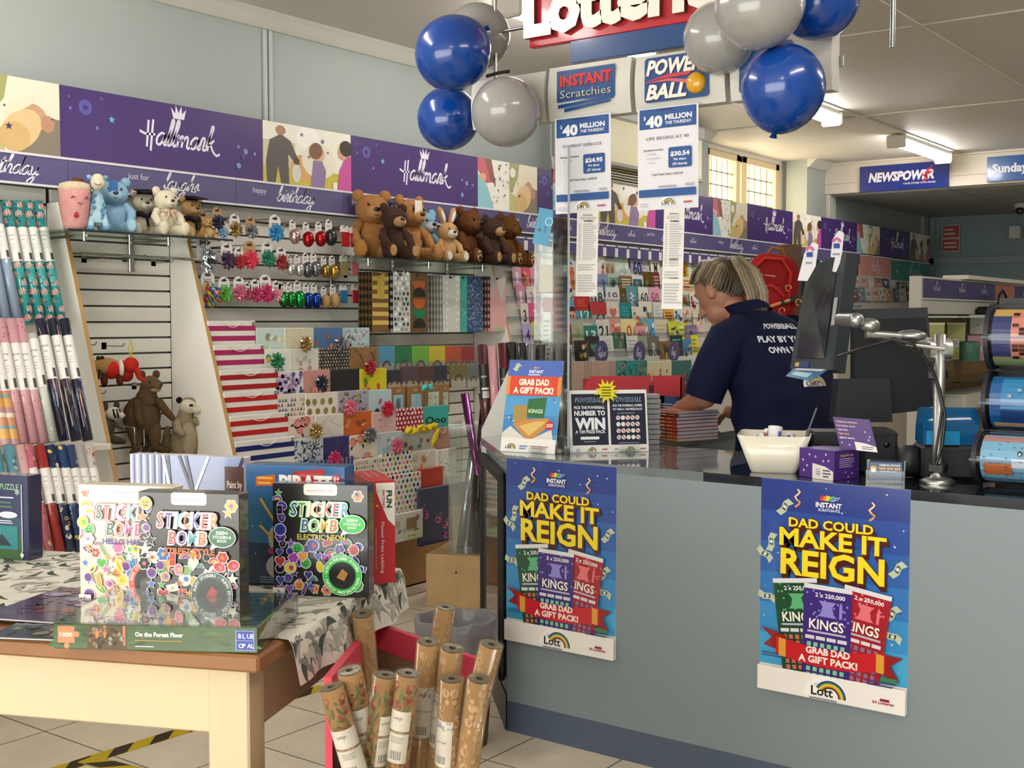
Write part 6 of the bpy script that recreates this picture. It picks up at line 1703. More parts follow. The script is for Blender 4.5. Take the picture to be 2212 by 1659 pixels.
def d2(P, w, h):
 for k in (0, 1):
  o = w * .035 + k * w * .485
  q = w * .455
  P.k = 0
  P.rect(o, h * .12, o + q, h * .94, '#171c34')
  U = lambda a: o + a * q; Vv = lambda b: h * (1 - b)
  P.text('POWERBALL', U(.5), Vv(.19), h * .07, '#9fb0c4', U(.8) - o, bold=.04, shear=.2).text('POWERBALL', U(.5), Vv(.186), h * .062, '#22304a', U(.76) - o, bold=.01, shear=.2)
  if k == 0:
   P.text('PICK THE POWERBALL', U(.5), Vv(.3), h * .045, '#e6e8ee', U(.86) - o, bold=.03).text('NUMBER TO', U(.5), Vv(.405), h * .075, '#eceef2', U(.86) - o, bold=.04)
   P.text('WIN', U(.5), Vv(.62), h * .175, '#eef0f4', U(.84) - o, bold=.05).text("A '100 PRIZE PACK", U(.5), Vv(.69), h * .05, '#e6e8ee', U(.84) - o, bold=.03)
   P.rrect(U(.22), Vv(.79), U(.74), Vv(.745), h * .01, '#f0f0f0').fine(U(.3), Vv(.84), U(.7), Vv(.81), 1, '#8a90a4')
  else:
   P.text('PICK THE POWERBALL NUMBER', U(.5), Vv(.27), h * .035, '#e0e4ec', U(.84) - o, bold=.03).text("TO WIN A '100 PRIZE PACK", U(.5), Vv(.33), h * .035, '#e0e4ec', U(.84) - o, bold=.03).fine(U(.2), Vv(.39), U(.8), Vv(.365), 1, '#9aa0b4')
   for j in range(4):
    for i in range(5):
     x, y = U(.22 + .135 * i), Vv(.45 + .105 * j)
     P.disc(x, y, h * .036, '#e8e4e4', n=12)
     if rnd.random() < .75: P.line([(x - h * .02, y + h * .02), (x + h * .02, y - h * .02)], h * .016, '#b83a44')
     P.k -= 1
   P.k += 2; P.fine(U(.2), Vv(.87), U(.8), Vv(.84), 1, '#8a90a4')
  P.k += 1
  lott_logo(P, U(.5), Vv(.985), h * .19); P.fine(U(.08), Vv(.975), U(.2), Vv(.93), 2, '#8a8a90').fine(U(.8), Vv(.97), U(.96), Vv(.93), 1, '#b84a50')

q = onZ(.9075, 1232, 979); r = onZ(.9075, 1402, 975)
t = easel('dark blue two page lottery sign with a yellow star flash', (q + r) / 2, math.degrees(math.atan2(r.y - q.y, r.x - q.x)), (r - q).length, .208, 9, d2)
m = MB('card', '#e3d81c')
pts = [((.041 if i % 2 == 0 else .024) * (1 + .12 * math.sin(i * 5)) * math.cos(2 * PI * i / 26), (.041 if i % 2 == 0 else .024) * (1 + .12 * math.sin(i * 5)) * math.sin(2 * PI * i / 26)) for i in range(26)]
m.T = MX.Translation((-.005, -.006, .203)) @ MX.Rotation(PI / 2, 4, 'X')
m.prism(pts, 0, .0015)
P = PR(m, (0, 0, .0015), (1, 0, 0), (0, 1, 0)); P.fine(-.018, -.02, .018, .018, 4, '#6a5a10')
m.ob('star_flash', t)

# ---- on the return counter: books, bag, leaflets, the red display box
c0 = onZ(.9075, 1462, 955); ux = (onZ(.9075, 1408, 948) - c0).normalized(); uy = V((-ux.y, ux.x, 0)) * -1
if uy.y < 0: uy = -uy
z = .9075
for i in range(9):
 th = (.011, .012, .014, .011, .014, .012, .012, .011, .01)[i]
 col = ('#a8642a', '#a04a22', '#a23a20', '#9a2f22', '#9a3020', '#8f2320', '#8a1f1f', '#5a1a1a', '#b06a58')[i]
 o = c0 + V((rnd.uniform(-.004, .004), rnd.uniform(-.004, .004), 0))
 t = thing('paperback_book', 'red and orange paperback, ' + ('bottom one of the stack', 'second from the bottom', 'third from the bottom', 'fourth from the bottom', 'middle of the stack', 'fourth from the top', 'third from the top', 'second from the top', 'pinkish cover on top of the stack')[i] + ' on the counter', 'book', (o.x, o.y, z), math.atan2(ux.y, ux.x) + PI, 'paperbacks stacked on the counter')
 m = MB('card', col).box(-.145, 0, -.2, -.199 + .2, 0, .0012).box(-.145, 0, -.2, 0, th - .0012, th)
 m.T = MX.Identity(4)
 q = MB('card', col); sgn = 1 if (V((math.cos(t.rotation_euler.z + PI / 2), math.sin(t.rotation_euler.z + PI / 2), 0)).dot(uy) > 0) else -1
 q.box(-.145, 0, 0, sgn * .2, 0, .0012).box(-.145, 0, 0, sgn * .2, th - .0012, th).box(-.145, 0, 0, sgn * .002, 0, th)
 P = PR(q, (-.145, 0, 0), (1, 0, 0), (0, 0, 1), base=.0006)
 if sgn > 0: P.rect(.02, th * .3, .08, th * .65, '#d9b08a').rect(.09, th * .35, .12, th * .6, '#c98a5a')
 q.ob('cover', t)
 MB('paper', '#a9a9b2').box(-.143, -.001, sgn * .003, sgn * .198, .0013, th - .0013).ob('pages', t)
 z += th + .0004
p = onZ(.9075, 1415, 952)
m = MB('film', '#e8e8e0'); m.ball((0, 0, .028), .05, .03, .028, 16, 10, rot=(0, 0, .8), jit=.14)
m.solo('plastic_bag', 'small crinkled clear plastic bag beside the paperbacks', 'plastic bag', None, p)
t = thing('card_stack', 'stack of grey brochures behind the dark two page sign', 'brochures', onZ(.9075, 1388, 966) + V((-.02, .09, 0)), math.radians(45))
for i in range(10): MB('paper', '#9d9d9f').box(-.04, .035 + rnd.uniform(-.003, .003), 0, .05, i * .018, i * .018 + .016, .002).ob('bundle', t)
Y0 = 4.12
a, b, c, d_, e = (onY(Y0, *q) for q in ((1250, 838), (1268, 815), (1405, 803), (1470, 803), (1474, 900)))
t = thing('display_box', 'bright red cardboard display box standing behind the counter signs', 'display box', (0, Y0, 0))
m = MB('paper', '#c2313c')
zt = 1.125
m.T = MX.Rotation(PI / 2, 4, 'X')
m.prism([(-2.72, 0.9075), (-2.38, 0.9075), (-2.38, zt), (-2.66, zt - .008), (-2.715, zt - .08)], -.004, 0)
m.prism([(-2.372, 0.9075), (-2.245, 0.9075), (-2.245, zt + .006), (-2.372, zt + .002)], -.004, 0)
m.T = MX.Identity(4)
m.box(-2.382, -2.37, -.004, .006, 0.9075, zt - .02)
m.box(-2.72, -2.716, 0, .03, 0.9075, zt - .1).box(-2.249, -2.245, 0, .03, 0.9075, zt).ob('front_board', t)
m = MB('paper', '#4a1216').box(-2.385, -2.367, -.0065, -.0042, .99, 1.09).ob('slot', t)
MB('paper', '#a42730').box(-2.716, -2.249, .026, .03, 0.9075, zt - .02).ob('back_board', t)
for i, (px, lb, c) in enumerate(((1418, 'dark blue leaflets in front of the red box, left bundle', '#1c2458'), (1443, 'blue leaflets in front of the red box, right bundle', '#1d3a66'))):
 p = onZ(.9075, px, 0 + 948) + V((-.14, .13, 0)); p = onY(4.06, px, 893); p.z = .9075
 t = thing('leaflet_bundle', lb, 'leaflets', p)
 m = MB('card', c).box(-.04, .035, 0, .03, 0, .145, .001); PR(m, (-.04, 0, 0), (1, 0, 0), (0, 0, 1)).fine(.01, .1, .06, .12, 2, '#aab4d0'); m.ob('front_leaflet', t)
 MB('paper', '#b9bcc4').box(.035, .039, .002, .03, 0, .129).ob('pages', t)

# clear sneeze screen standing edge on, and the clear card tower behind it
A_ = onZ(.9075, 1236, 992); B_ = onZ(.9075, 1206, 955)
dd = (B_ - A_); dd.z = 0; A_ = A_ + dd.normalized() * .14
t = thing('sneeze_screen', 'tall clear acrylic screen standing edge on upon the counter', 'acrylic screen', A_, math.atan2(dd.y, dd.x))
MB('acrylic', '#f7f9f8').box(0, .62, -.003, .003, .02, 1.0).ob('sheet', t)
m = MB('acrylic', '#f7f9f8').box(0, .1, -.05, .05, 0, .006).box(0, .1, -.014, .014, .006, .05).box(.5, .6, -.05, .05, 0, .006).ob('foot', t)
m = MB('plastic', '#9aa0a0').box(-.003, 0, -.0035, .0035, .02, 1.0).ob('polished_edge', t)
p = atD(5.15, 1190, 700); p.z = 0
t = thing('card_tower', 'narrow clear tower holding small packs and dark slim cards', 'display stand', p, math.radians(20))
m = MB('acrylic', '#f7f9f8')
for s in (-1, 1): m.box(s * .058 - .002, s * .058 + .002, -.05, .05, .9, 1.72).box(-.06, .06, s * .05 - .002, s * .05 + .002, .9, 1.72)
for z in (1.18, 1.45, 1.62): m.box(-.058, .058, -.05, .05, z, z + .004)
m.ob('clear_case', t)
MB('metal', '#8f8f8d').cyl((0, 0, .02), (0, 0, .9), .015).lathe([(.16, 0), (.16, .015), (.02, .02)], 24).ob('post', t)
m = MB('card', '#d9dad6').box(-.03, .005, -.02, -.01, 1.15, 1.38, .002).box(-.03, .005, -.02, -.012, 1.0, 1.13, .002); PR(m, (-.03, -.02, 1.15), (1, 0, 0), (0, 0, 1)).fine(.004, .02, .03, .2, 9, '#8d9390'); m.ob('pack', t)
m = MB('card', '#9a3a44').box(-.035, .01, 0, .01, 1.38, 1.44, .002); m.ob('pack', t)
m = MB('card', '#b39a72').box(-.05, .05, -.02, .02, 1.46, 1.58, .004); m.ob('pack', t)
for i in range(5):
 m = MB('card', '#33353a'); m.T = MX.Translation((.015 + .006 * i, 0, 1.62)) @ MX.Rotation(.12 - .05 * i, 4, 'Y'); m.box(-.003, .001, -.03, .03, 0, .22 + .05 * i, .001); m.ob('slim_card', t)
p = atD(5.0, 1174, 490)
t = thing('loose_card', 'light blue card leaning out of the clear tower', 'greeting card', p, (0, math.radians(12), math.radians(15)))
m = MB('card', '#3f9cc4').box(-.035, .035, 0, .002, -.075, .075); P = PR(m, (-.035, 0, -.075), (1, 0, 0), (0, 0, 1)); P.arc(.055, .1, .014, .018, 0, 360, '#b9dcea', 18).shape([(.012, .06), (.02, .07), (.028, .06), (.02, .05)], '#5a3a50').rect(.04, .05, .048, .08, '#2a7aa8'); m.ob('front', t)

# ---- bowl of rolled tickets
bc = (onZ(.9075, 1600, 1020) + onZ(.9075, 1708, 1021)) / 2 + V((0, .06, 0))
t = thing('ticket_bowl', 'square white bowl holding rolled lottery tickets', 'bowl', bc, math.radians(22))
def sq(r, z, n=6, rr=.25):
 out = []
 for a in range(4):
  cx, cy = (r * (1 - rr)) * (1 if a in (0, 3) else -1), (r * (1 - rr)) * (1 if a in (0, 1) else -1)
  for i in range(n): q = PI / 2 * a + PI / 2 * i / (n - 1); out.append((cx + r * rr * math.cos(q), cy + r * rr * math.sin(q), z + (.012 * abs(abs(cx + r * rr * math.cos(q)) + abs(cy + r * rr * math.sin(q))) / r - .012 if z > .05 else 0)))
 return out
m = MB('satin', '#ddd6c4'); m.ring([sq(.063, 0), sq(.066, .004), sq(.104, .1), sq(.1, .1), sq(.062, .01)], cap1=True); m.ob('body', t)
for i, (x, y, z, a, e, L) in enumerate(((-.05, -.03, .085, .3, .5, .06), (-.03, .01, .09, 1.2, .8, .055), (.0, -.02, .1, 1.7, 1.3, .06), (.03, -.045, .08, .2, .35, .055), (.05, .0, .085, 2.4, .4, .06), (.01, .045, .08, .8, .2, .06), (-.06, .04, .078, 2.0, .15, .05))):
 q = V((x, y, z)); q.rotate(Euler((0, 0, math.radians(22))))
 o = thing('rolled_ticket', ('rolled pink and white ticket at the left of the bowl', 'rolled white ticket with a blue stripe leaning left', 'rolled ticket standing upright above the bowl', 'rolled ticket lying at the front of the bowl', 'rolled ticket at the right of the bowl', 'rolled ticket at the back of the bowl', 'rolled ticket in the back left corner of the bowl')[i], 'lottery ticket', bc + q, (0, PI / 2 - e, a), 'rolled tickets in the white bowl')
 r = .021 if i == 2 else .017
 m = MB('paper', '#dcd9dc').lathe([(r, -L / 2), (r, L / 2)], 16, cap=False)
 P = PR(m, (0, 0, 0), (1, 0, 0), (0, 1, 0), step=.0001, base=.0003, fn=lambda u, v, h: ((r + h) * math.cos(u / r), (r + h) * math.sin(u / r), v))
 for w_ in (-.05, -.02, .01, .035): P.rect(w_, -L * .3, w_ + .012, L * .25, ('#4a62a8', '#c98a94', '#4a62a8', '#c98a94')[i % 4], div=3)
 P.text('x', .02, 0, .008, '#25252c'); m.ob('outside', o)
 MB('paper', '#c98f92').lathe([(r - .0008, L / 2), (r - .0008, -L / 2)], 16, cap=False).ob('inside', o)
q = V((.075, .03, .06)); q.rotate(Euler((0, 0, math.radians(22))))
o = thing('paper_strip', 'grey paper strip sticking up from the back of the bowl', 'paper strip', bc + q, (0, .33, .5))
MB('paper', '#6a6a6c').box(-.001, .001, -.012, .012, -.03, .13).ob('sheet', o)

# ---- purple charity box with a raised lid
a, b = onZ(.9075, 1726, 1029), onZ(.9075, 1801, 1039)
ang = math.atan2(b.y - a.y, b.x - a.x); W1 = (b - a).length
t = thing('charity_box', 'purple charity collection box with a raised printed lid', 'collection box', a, ang)
H1, D1 = .082, .11
m = MB('card', '#4a2a78').box(0, W1, 0, D1, 0, H1, .001)
P = PR(m, (0, 0, 0), (1, 0, 0), (0, 0, 1), step=.00015)
for x, y in ((.3, .8), (.48, .75), (.12, .6), (.7, .62), (.85, .65), (.24, .42), (.15, .25), (.78, .85)): P.star(W1 * x, H1 * y, .0045, '#cfc6e0')
P.shape([(W1 * .4, 0), (W1 * .99, 0), (W1 * .99, H1 * .3), (W1 * .75, H1 * .45), (W1 * .4, H1 * .52)], '#dcd6d2').arc(W1 * .58, H1 * .24, .008, .0095, 60, 300, '#4a2a78').fine(W1 * .7, H1 * .06, W1 * .93, H1 * .36, 3, '#4a3a60').fine(W1 * .54, H1 * .16, W1 * .66, H1 * .28, 2, '#6a5a80')
P = PR(m, (W1, 0, 0), (0, 1, 0), (0, 0, 1), step=.00015)
P.text('Relay For Life', D1 * .5, H1 * .78, .0065, '#d9b86a', D1 * .5, bold=.02).fine(D1 * .2, H1 * .4, D1 * .85, H1 * .74, 5, '#a89ac4')
for x, y in ((.45, .25), (.7, .2), (.55, .08)): P.star(D1 * x, H1 * y, .004, '#cfc6e0')
m.ob('box', t)
lid = MB('card', '#472873')
lid.T = MX(((1, 0, -.55, W1 * .72), (0, 1, .35, D1 * .62), (0, 0, .83, H1), (0, 0, 0, 1)))
LW, LH = .125, .1
lid.box(0, LW, 0, .0015, 0, LH)
P = PR(lid, (0, 0, 0), (1, 0, 0), (0, 0, 1), step=.00015)
for i, (s_, c) in enumerate((('Celebrate survivors.', '#d6b98a'), ('Remember loved', '#cdb7a4'), ('ones lost.', '#ddd6e2'), ('Fight back', '#d6a86a'), ('against cancer.', '#ddd6e2'))):
 P.text(s_, .008, LH * (.84 - .125 * i), .0065, c, al='l', bold=.02)
P.shape([(LW * .45, 0), (LW, 0), (LW, LH * .16), (LW * .75, LH * .24), (LW * .45, LH * .27)], '#dcd6d2').fine(LW * .62, LH * .04, LW * .94, LH * .16, 2, '#5a4a70')
for x, y in ((.8, .6), (.9, .45), (.1, .2), (.3, .15), (.85, .35)): P.star(LW * x, LH * y, .004, '#cfc6e0')
lid.ob('lid', t)

# ---- business card holder
a, b = onZ(.9075, 1870, 1043), onZ(.9075, 1954, 1047)
t = thing('card_holder', 'clear holder of blue helpline cards by the metal pole', 'card holder', a, math.atan2(b.y - a.y, b.x - a.x))
W2 = (b - a).length
m = MB('acrylic', '#f7f9f8').box(0, W2, 0, .0015, 0, .035).box(0, W2, 0, .035, 0, .002).box(0, W2, .033, .035, 0, .06).box(0, .0015, 0, .035, 0, .035).box(W2 - .0015, W2, 0, .035, 0, .035).ob('holder', t)
m = MB('card', '#3a4d70').box(.006, W2 - .006, .006, .028, .003, .058, .002)
P = PR(m, (.006, .006, .003), (1, 0, 0), (0, 0, 1)); k = W2 - .012
P.text('GAMBLING HELPLINE', k * .62, .044, .005, '#dfe2ea', k * .6, bold=.02).text('1800 858 858', k * .62, .034, .007, '#d9a86a', k * .64, bold=.03).fine(k * .35, .027, k * .9, .032, 1, '#b9c0cc')
P.disc(k * .15, .038, .009, '#c99a5a', .006).disc(k * .15, .032, .007, '#e4e0d8', .006)
m.ob('cards', t)
# ------------------------------------------------------------ signs hanging over the counter
YS = 3.4
t = thing('hanging_sign', 'large red hanging sign with white raised letters', 'hanging sign', (0, YS, 0))
z0, z1, x0, x1 = 2.279, 2.62, -2.452, -1.36
MB('gloss', '#b32630').box(x0, x1, 0, .03, z0, z1, .003).ob('board', t)
MB('gloss', '#1d4478').box(-2.28, -1.55, -.004, .022, 2.205, 2.2785, .002).ob('lower_board', t)
m = MB('gloss')
solid_text(m, 'Lotteries', (-2.05, -.0005, 2.318), (1, 0, 0), (0, 0, 1), (0, -1, 0), .165, .82, .022, '#e6e2d6', '#5a2a16', .05)
m.ob('raised_letters', t)
m = MB('metal', '#a8a8a4')
for x in (-2.62, -1.2): m.cyl((x, .03, 2.12), (x, .03, 2.79), .007)
m.cyl((-2.62, .03, 2.36), (-2.44, .03, 2.36), .006).cyl((-1.37, .03, 2.36), (-1.2, .03, 2.36), .006)
m.ob('hanging_rod', t)

def lightbox(x0, x1, z0, z1, label, draw):
 t = thing('sign_box', label, 'hanging sign', (x0, YS - .01, z0), 0, 'pale sign boxes hanging in a row')
 w, h = x1 - x0, z1 - z0
 m = MB('plastic', '#c9c6bd')
 k = 8
 rs = []
 for i in range(k + 1):
  v = i / k; b = -.012 * math.sin(PI * v)
  rs.append([(0, b, v * h), (w, b, v * h), (w, .05, v * h), (0, .05, v * h)])
 m.ring(rs, smooth=False)
 m.ob('body', t)
 m = MB('gloss', '#c9c6bd')
 P = PR(m, (0, -.0125, 0), (1, 0, 0), (0, 0, 1), step=.0006, base=.001, mt='gloss')
 draw(P, w, h, m)
 m.ob('lettered_face', t)
 b = MB('brushed', '#8f8f8c').box(-.02, .0, .02, .03, h * .3, h * .7); b.ob('bracket', t)
 return t

def s_oval(P, w, h, m): P.disc(w * .55, h * .45, w * .36, '#1d3f78', h * .4, 24)

def s_instant(P, w, h, m):
 P.shape([(w * .12, h * .32), (w * .83, h * .32), (w * .83, h * .9), (w * .12, h * .9)], '#1f4780')
 P.text('INSTANT', w * .475 + .003, h * .61 - .003, h * .2, '#5a0f14', w * .63, bold=.05).text('INSTANT', w * .475, h * .61, h * .2, '#c0262e', w * .63, bold=.04)
 P.text('Scratchies', w * .475 + .002, h * .385 - .002, h * .15, '#2a2a2a', w * .62).text('Scratchies', w * .475, h * .385, h * .15, '#b5b2a8', w * .62)
 P.shape([(w * .14, h * .2), (w * .82, h * .28), (w * .82, h * .33), (w * .14, h * .27)], '#1f4780').shape([(w * .22, h * .12), (w * .78, h * .22), (w * .78, h * .27), (w * .22, h * .19)], '#1f4780').shape([(w * .3, h * .29), (w * .5, h * .33), (w * .3, h * .31)], '#dcd9d0')

def s_ball(P, w, h, m):
 P.rrect(w * .12, h * .12, w * .84, h * .93, .012, '#1f4780')
 for c, o in (('#5a1016', .002), ('#ece8de', 0)):
  P.text('POWER', w * .45 + o, h * .62 - o, h * .26, c, w * .62, bold=.04, shear=.25).text('BALL', w * .37 + o, h * .18 - o, h * .26, c, w * .46, bold=.04, shear=.25)
 P.shape([(w * .13, h * .5), (w * .4, h * .6), (w * .66, h * .6), (w * .62, h * .54), (w * .4, h * .53)], '#c03a44').shape([(w * .13, h * .48), (w * .4, h * .52), (w * .62, h * .46), (w * .6, h * .4), (w * .4, h * .47)], '#d0606a')
 m.set('gloss', '#dba01e').ball((w * .7, -.014, h * .38), w * .105, .022, w * .105, 22, 14)

def s_right(P, w, h, m): P.rrect(w * .1, h * .1, w * .62, h * .9, .012, '#1f4780')

lightbox(-2.69, -2.375, 2.02, 2.19, 'pale sign box with a dark blue oval behind the silver balloon', s_oval)
lightbox(-2.358, -2.036, 2.018, 2.196, 'pale sign box lettered in red over blue with scratch marks', s_instant)
lightbox(-2.018, -1.70, 2.016, 2.19, 'pale sign box with a yellow ball on blue', s_ball)
lightbox(-1.682, -1.36, 2.014, 2.19, 'pale sign box mostly hidden by the right balloons', s_right)
m = MB('brushed', '#a9a9a5').box(-2.7, -1.35, YS + .042, YS + .05, 2.09, 2.12)
m.solo('sign_rail', 'metal rail joining the row of sign boxes', 'sign rail')

def notice(px, pts, label, name_, lines_, price, share, total, x0, x1, z0, z1):
 t = thing('paper_notice', label, 'notice', (x0, YS - .026, z0), (math.radians(1), 0, 0), 'white lottery notices taped under the sign boxes')
 w, h = x1 - x0, z1 - z0
 m = MB('paper', '#dedce4').box(0, w, 0, .0008, 0, h)
 P = PR(m, (0, 0, 0), (1, 0, 0), (0, 0, 1), step=.00025, mt='paper')
 U = lambda a: a * w; Vv = lambda b: h * (1 - b)
 P.rect(U(.03), Vv(.205), U(.97), Vv(.01), '#27508f')
 P.text('POWERBALL', U(.47), Vv(.035), h * .02, '#10203a', U(.3), bold=.02)
 P.text('$', U(.12), Vv(.11), h * .035, '#e8e8ee', bold=.02).text('40', U(.28), Vv(.185), h * .105, '#eceaf0', U(.28), bold=.05).text('MILLION', U(.68), Vv(.125), h * .05, '#e8e8ee', U(.44), bold=.04).text('THIS THURSDAY', U(.68), Vv(.172), h * .03, '#e0e0ea', U(.43), bold=.03)
 P.text(name_, U(.5), Vv(.315), h * .032, '#5a5a66', U(.7 if len(name_) > 14 else .62))
 P.text('Syndicate includes:', U(.27), Vv(.42), h * .017, '#3a3a42', U(.34), bold=.02)
 for i, l in enumerate(lines_): P.text('- ' + l, U(.14), Vv(.462 + .042 * i), h * .016, '#8a8a92', al='l')
 P.rrect(U(.52), Vv(.6), U(.9), Vv(.4), .006, '#27508f')
 P.text(price, U(.71), Vv(.485), h * .042, '#eceaf0', U(.31), bold=.04).text('Per share', U(.71), Vv(.53), h * .024, '#e2e2ea', U(.2), bold=.03).text(share, U(.71), Vv(.575), h * .024, '#e2e2ea', U(.24), bold=.03)
 P.text('Total Ticket Value = ' + total, U(.5), Vv(.665), h * .02, '#4a4a52', U(.52), bold=.02)
 P.fine(U(.35), Vv(.79), U(.68), Vv(.765), 2, '#77777f').fine(U(.8), Vv(.785), U(.97), Vv(.755), 2, '#8f8f97')
 P.k += 1
 P.rect(U(.03), Vv(.875), U(.97), Vv(.8), '#27508f')
 lott_logo(P, U(.5), Vv(.96), w * .26)
 P.fine(U(.05), Vv(.975), U(.2), Vv(.93), 2, '#b9b9c0').fine(U(.78), Vv(.96), U(.95), Vv(.92), 1, '#b84a50')
 m.ob('sheet', t)

notice(0, 0, 'white notice under the red lettered sign box, left of the pair', 'POWERHIT SHERLOCK', ['20 x P/HITS'], '$24.95', '(27 shares)', '$673.75', -2.322, -2.102, 1.703, 2.02)
notice(0, 0, 'white notice under the yellow ball sign box, right of the pair', 'LIFE BEGINS AT 40', ['12 x P/HITS', '2 x SYS 8 P/HITS', '1 x SYS 10'], '$30.54', '(30 shares)', '$916.20', -2.0, -1.783, 1.697, 2.018)
for (px0, px1, py0, py1), lb in (((1243, 1290, 452, 640), 'long narrow lottery receipt hanging below the left notice'), ((1429, 1475, 447, 667), 'long narrow lottery receipt hanging below the right notice')):
 a, b = onY(YS - .03, px0, py1), onY(YS - .03, px1, py0)
 t = thing('lottery_receipt', lb, 'receipt', (a.x, YS - .03, a.z), (0, math.radians(1.2), 0), 'long receipts hanging under the notices')
 w, h = b.x - a.x, b.z - a.z
 m = MB('paper', '#dedad6').box(0, w, 0, .0006, 0, h)
 P = PR(m, (0, 0, 0), (1, 0, 0), (0, 0, 1), step=.0002, mt='paper')
 P.text('Syndicates', w * .5, h * .935, .006, '#5a5a60', w * .45, bold=.02).fine(w * .15, h * .89, w * .95, h * .925, 3, '#a5a2a2')
 for q in ((.865,) if px0 < 1300 else (.86, .48, .3)): P.text('POWERBALL', w * .55, h * q, .0055, '#1f1f24', w * .45, bold=.04)
 for (u0, u1, v0, v1, n) in ((.3, .95, .42, .85, 18), (.1, .2, .42, .85, 18), (.1, .9, .3, .38, 3), (.1, .95, .05, .26, 7)): P.fine(w * u0, h * v0, w * u1, h * v1, n, '#b0aeb0')
 m.ob('sheet', t)

# old air conditioner high on the left wall
t = thing('air_conditioner', 'old cream wall air conditioner half hidden behind the notices', 'air conditioner', (-4.375, 6.38, 2.24))
L = 1.55
m = MB('plastic', '#d3cba6').box(.0, .22, 0, L, .1, .42, .02).ob('body', t)
MB('plastic', '#a8aaa4').box(.0, .235, -.005, L + .005, .40, .5, .015).ob('top_cover', t)
m = MB('plastic', '#c7c3b0')
for i in range(5): m.box(.02, .2 - .01 * i, .01, L - .01, .005 + i * .02, .012 + i * .02, .002)
m.ob('louvre', t)
MB('plastic', '#8e8c7c').box(.2, .226, 0, L, .1, .125, .004).ob('trim_band', t)
m = MB('plastic', '#5a5a58'); m.box(.0, .2, -.004, 0, .04, .5).ob('side_cover', t)

# ------------------------------------------------------------ balloons
def balloon(px, py, r, y, col, label, tilt=(0, 0), grp='balloons tied at the hanging sign'):
 c = onY(y, px, py)
 R_ = r / FPX * (c - E0).dot(FW)
 t = thing('balloon', label, 'balloon', c, (tilt[0], tilt[1], 0), grp)
 m = MB('balloon', col)
 m.ball((0, 0, 0), R_, R_, R_ * 1.04, 40, 26, fn=lambda p: (p.x * (1 - .1 * max(0, -p.z) ** 2), p.y * (1 - .1 * max(0, -p.z) ** 2), p.z * (1.06 if p.z < 0 else 1)))
 m.ob('body', t)
 MB('balloon', tuple(k * .6 for k in hx(col))).cyl((0, 0, -R_ * 1.09), (0, 0, -R_ * 1.2), .006, .013, 12).ob('knot', t)
 return t

BB_, BS_ = '#083f92', '#979592'
balloon(1032, 78, 70, 3.44, BS_, 'silver balloon behind the upper blue balloon, upper left cluster', (.5, 2.2))
balloon(978, 115, 80, 3.2, BB_, 'upper blue balloon of the left cluster', (.6, -2.4))
balloon(968, 256, 67, 3.4, BB_, 'lower blue balloon of the left cluster', (2.6, -.8))
balloon(1093, 242, 74, 3.24, BS_, 'silver balloon in front of the pale sign boxes, left cluster', (.9, .9))
balloon(1555, 82, 78, 3.36, BS_, 'lower silver balloon overlapping the yellow ball sign box', (.4, 2.2))
balloon(1640, 14, 92, 3.02, BS_, 'upper silver balloon of the right cluster', (.6, -2.0))
balloon(1768, 6, 80, 3.3, BB_, 'blue balloon at the top right of the right cluster', (.5, -1.8))
balloon(1692, 190, 90, 3.14, BB_, 'lowest blue balloon of the right cluster', (.2, .3))
m = MB('plastic', '#1c1c1e')
m.tube([onY(3.33, 1050, 165), onY(3.36, 1075, 158), onY(3.4, 1100, 154)], .006, 6)
m.solo('balloon_tie', 'black cord tying the left balloons to the sign rod', 'cord')

# ------------------------------------------------------------ far signs, camera, notice
def beam_sign(x0, x1, z0, z1, label, draw, col):
 t = thing('beam_sign', label, 'shop sign', (x0, 10.80, z0))
 w, h = x1 - x0, z1 - z0
 m = MB('gloss', col).box(0, w, 0, .02, 0, h, .003)
 P = PR(m, (0, 0, 0), (1, 0, 0), (0, 0, 1), step=.0012, base=.001)
 draw(P, w, h); m.ob('board', t)

def n1(P, w, h):
 P.text('NEWSPOWER', w * .475, h * .38, h * .34, '#e4e2ea', w * .74, bold=.05, shear=.2).text('YOUR STORE WITH MORE', w * .68, h * .2, h * .07, '#d8d8e4', w * .36, bold=.02)
 P.shape([(w * .7, h * .2), (w * .79, h * .42), (w * .74, h * .46), (w * .83, h * .62), (w * .78, h * .66), (w * .86, h * .95), (w * .75, h * .68), (w * .78, h * .63), (w * .7, h * .5), (w * .75, h * .46)], '#c83038')

beam_sign(-4.062, -3.262, 2.503, 2.735, 'dark blue shop sign with white slanted letters and a red bolt', n1, '#1a2f86')
beam_sign(-2.94, -2.2, 2.522, 2.735, 'mid blue sign at the right edge of the beam', lambda P, w, h: P.text('Sunday', w * .06, h * .36, h * .34, '#dfe4ec', al='l', bold=.04), '#1f5a9e')
t = thing('security_camera', 'small dome camera under the rear ceiling', 'camera', onZ(2.499, 2206, 440))
MB('plastic', '#c9c9c6').lathe([(.07, 0), (.07, -.03), (.06, -.05), (0, -.06)], 20).ob('mount', t)
MB('screen', '#15171a').ball((.0, -.03, -.07), .045, .045, .045, 18, 12).ob('lens_dome', t)
p = onY(13.855, 2054, 515)
m = MB('paper', '#c9c2b4').box(p.x - .1, p.x + .1, 13.853, 13.858, p.z - .15, p.z + .15); P = PR(m, (p.x - .1, 13.853, p.z - .15), (1, 0, 0), (0, 0, 1), step=.002)
P.rect(.01, .16, .19, .29, '#b0524a').rect(.01, .01, .19, .14, '#b0524a').fine(.03, .18, .17, .27, 2, '#e2cfc4').fine(.03, .03, .17, .12, 2, '#e2cfc4')
m.solo('wall_notice', 'small red and white notice on the far blue wall', 'notice')
p = onY(13.8, 2195, 500)
m = MB('plastic', '#cfcfc9').box(p.x - .06, p.x + .06, 13.72, 13.858, p.z - .08, p.z + .06, .01)
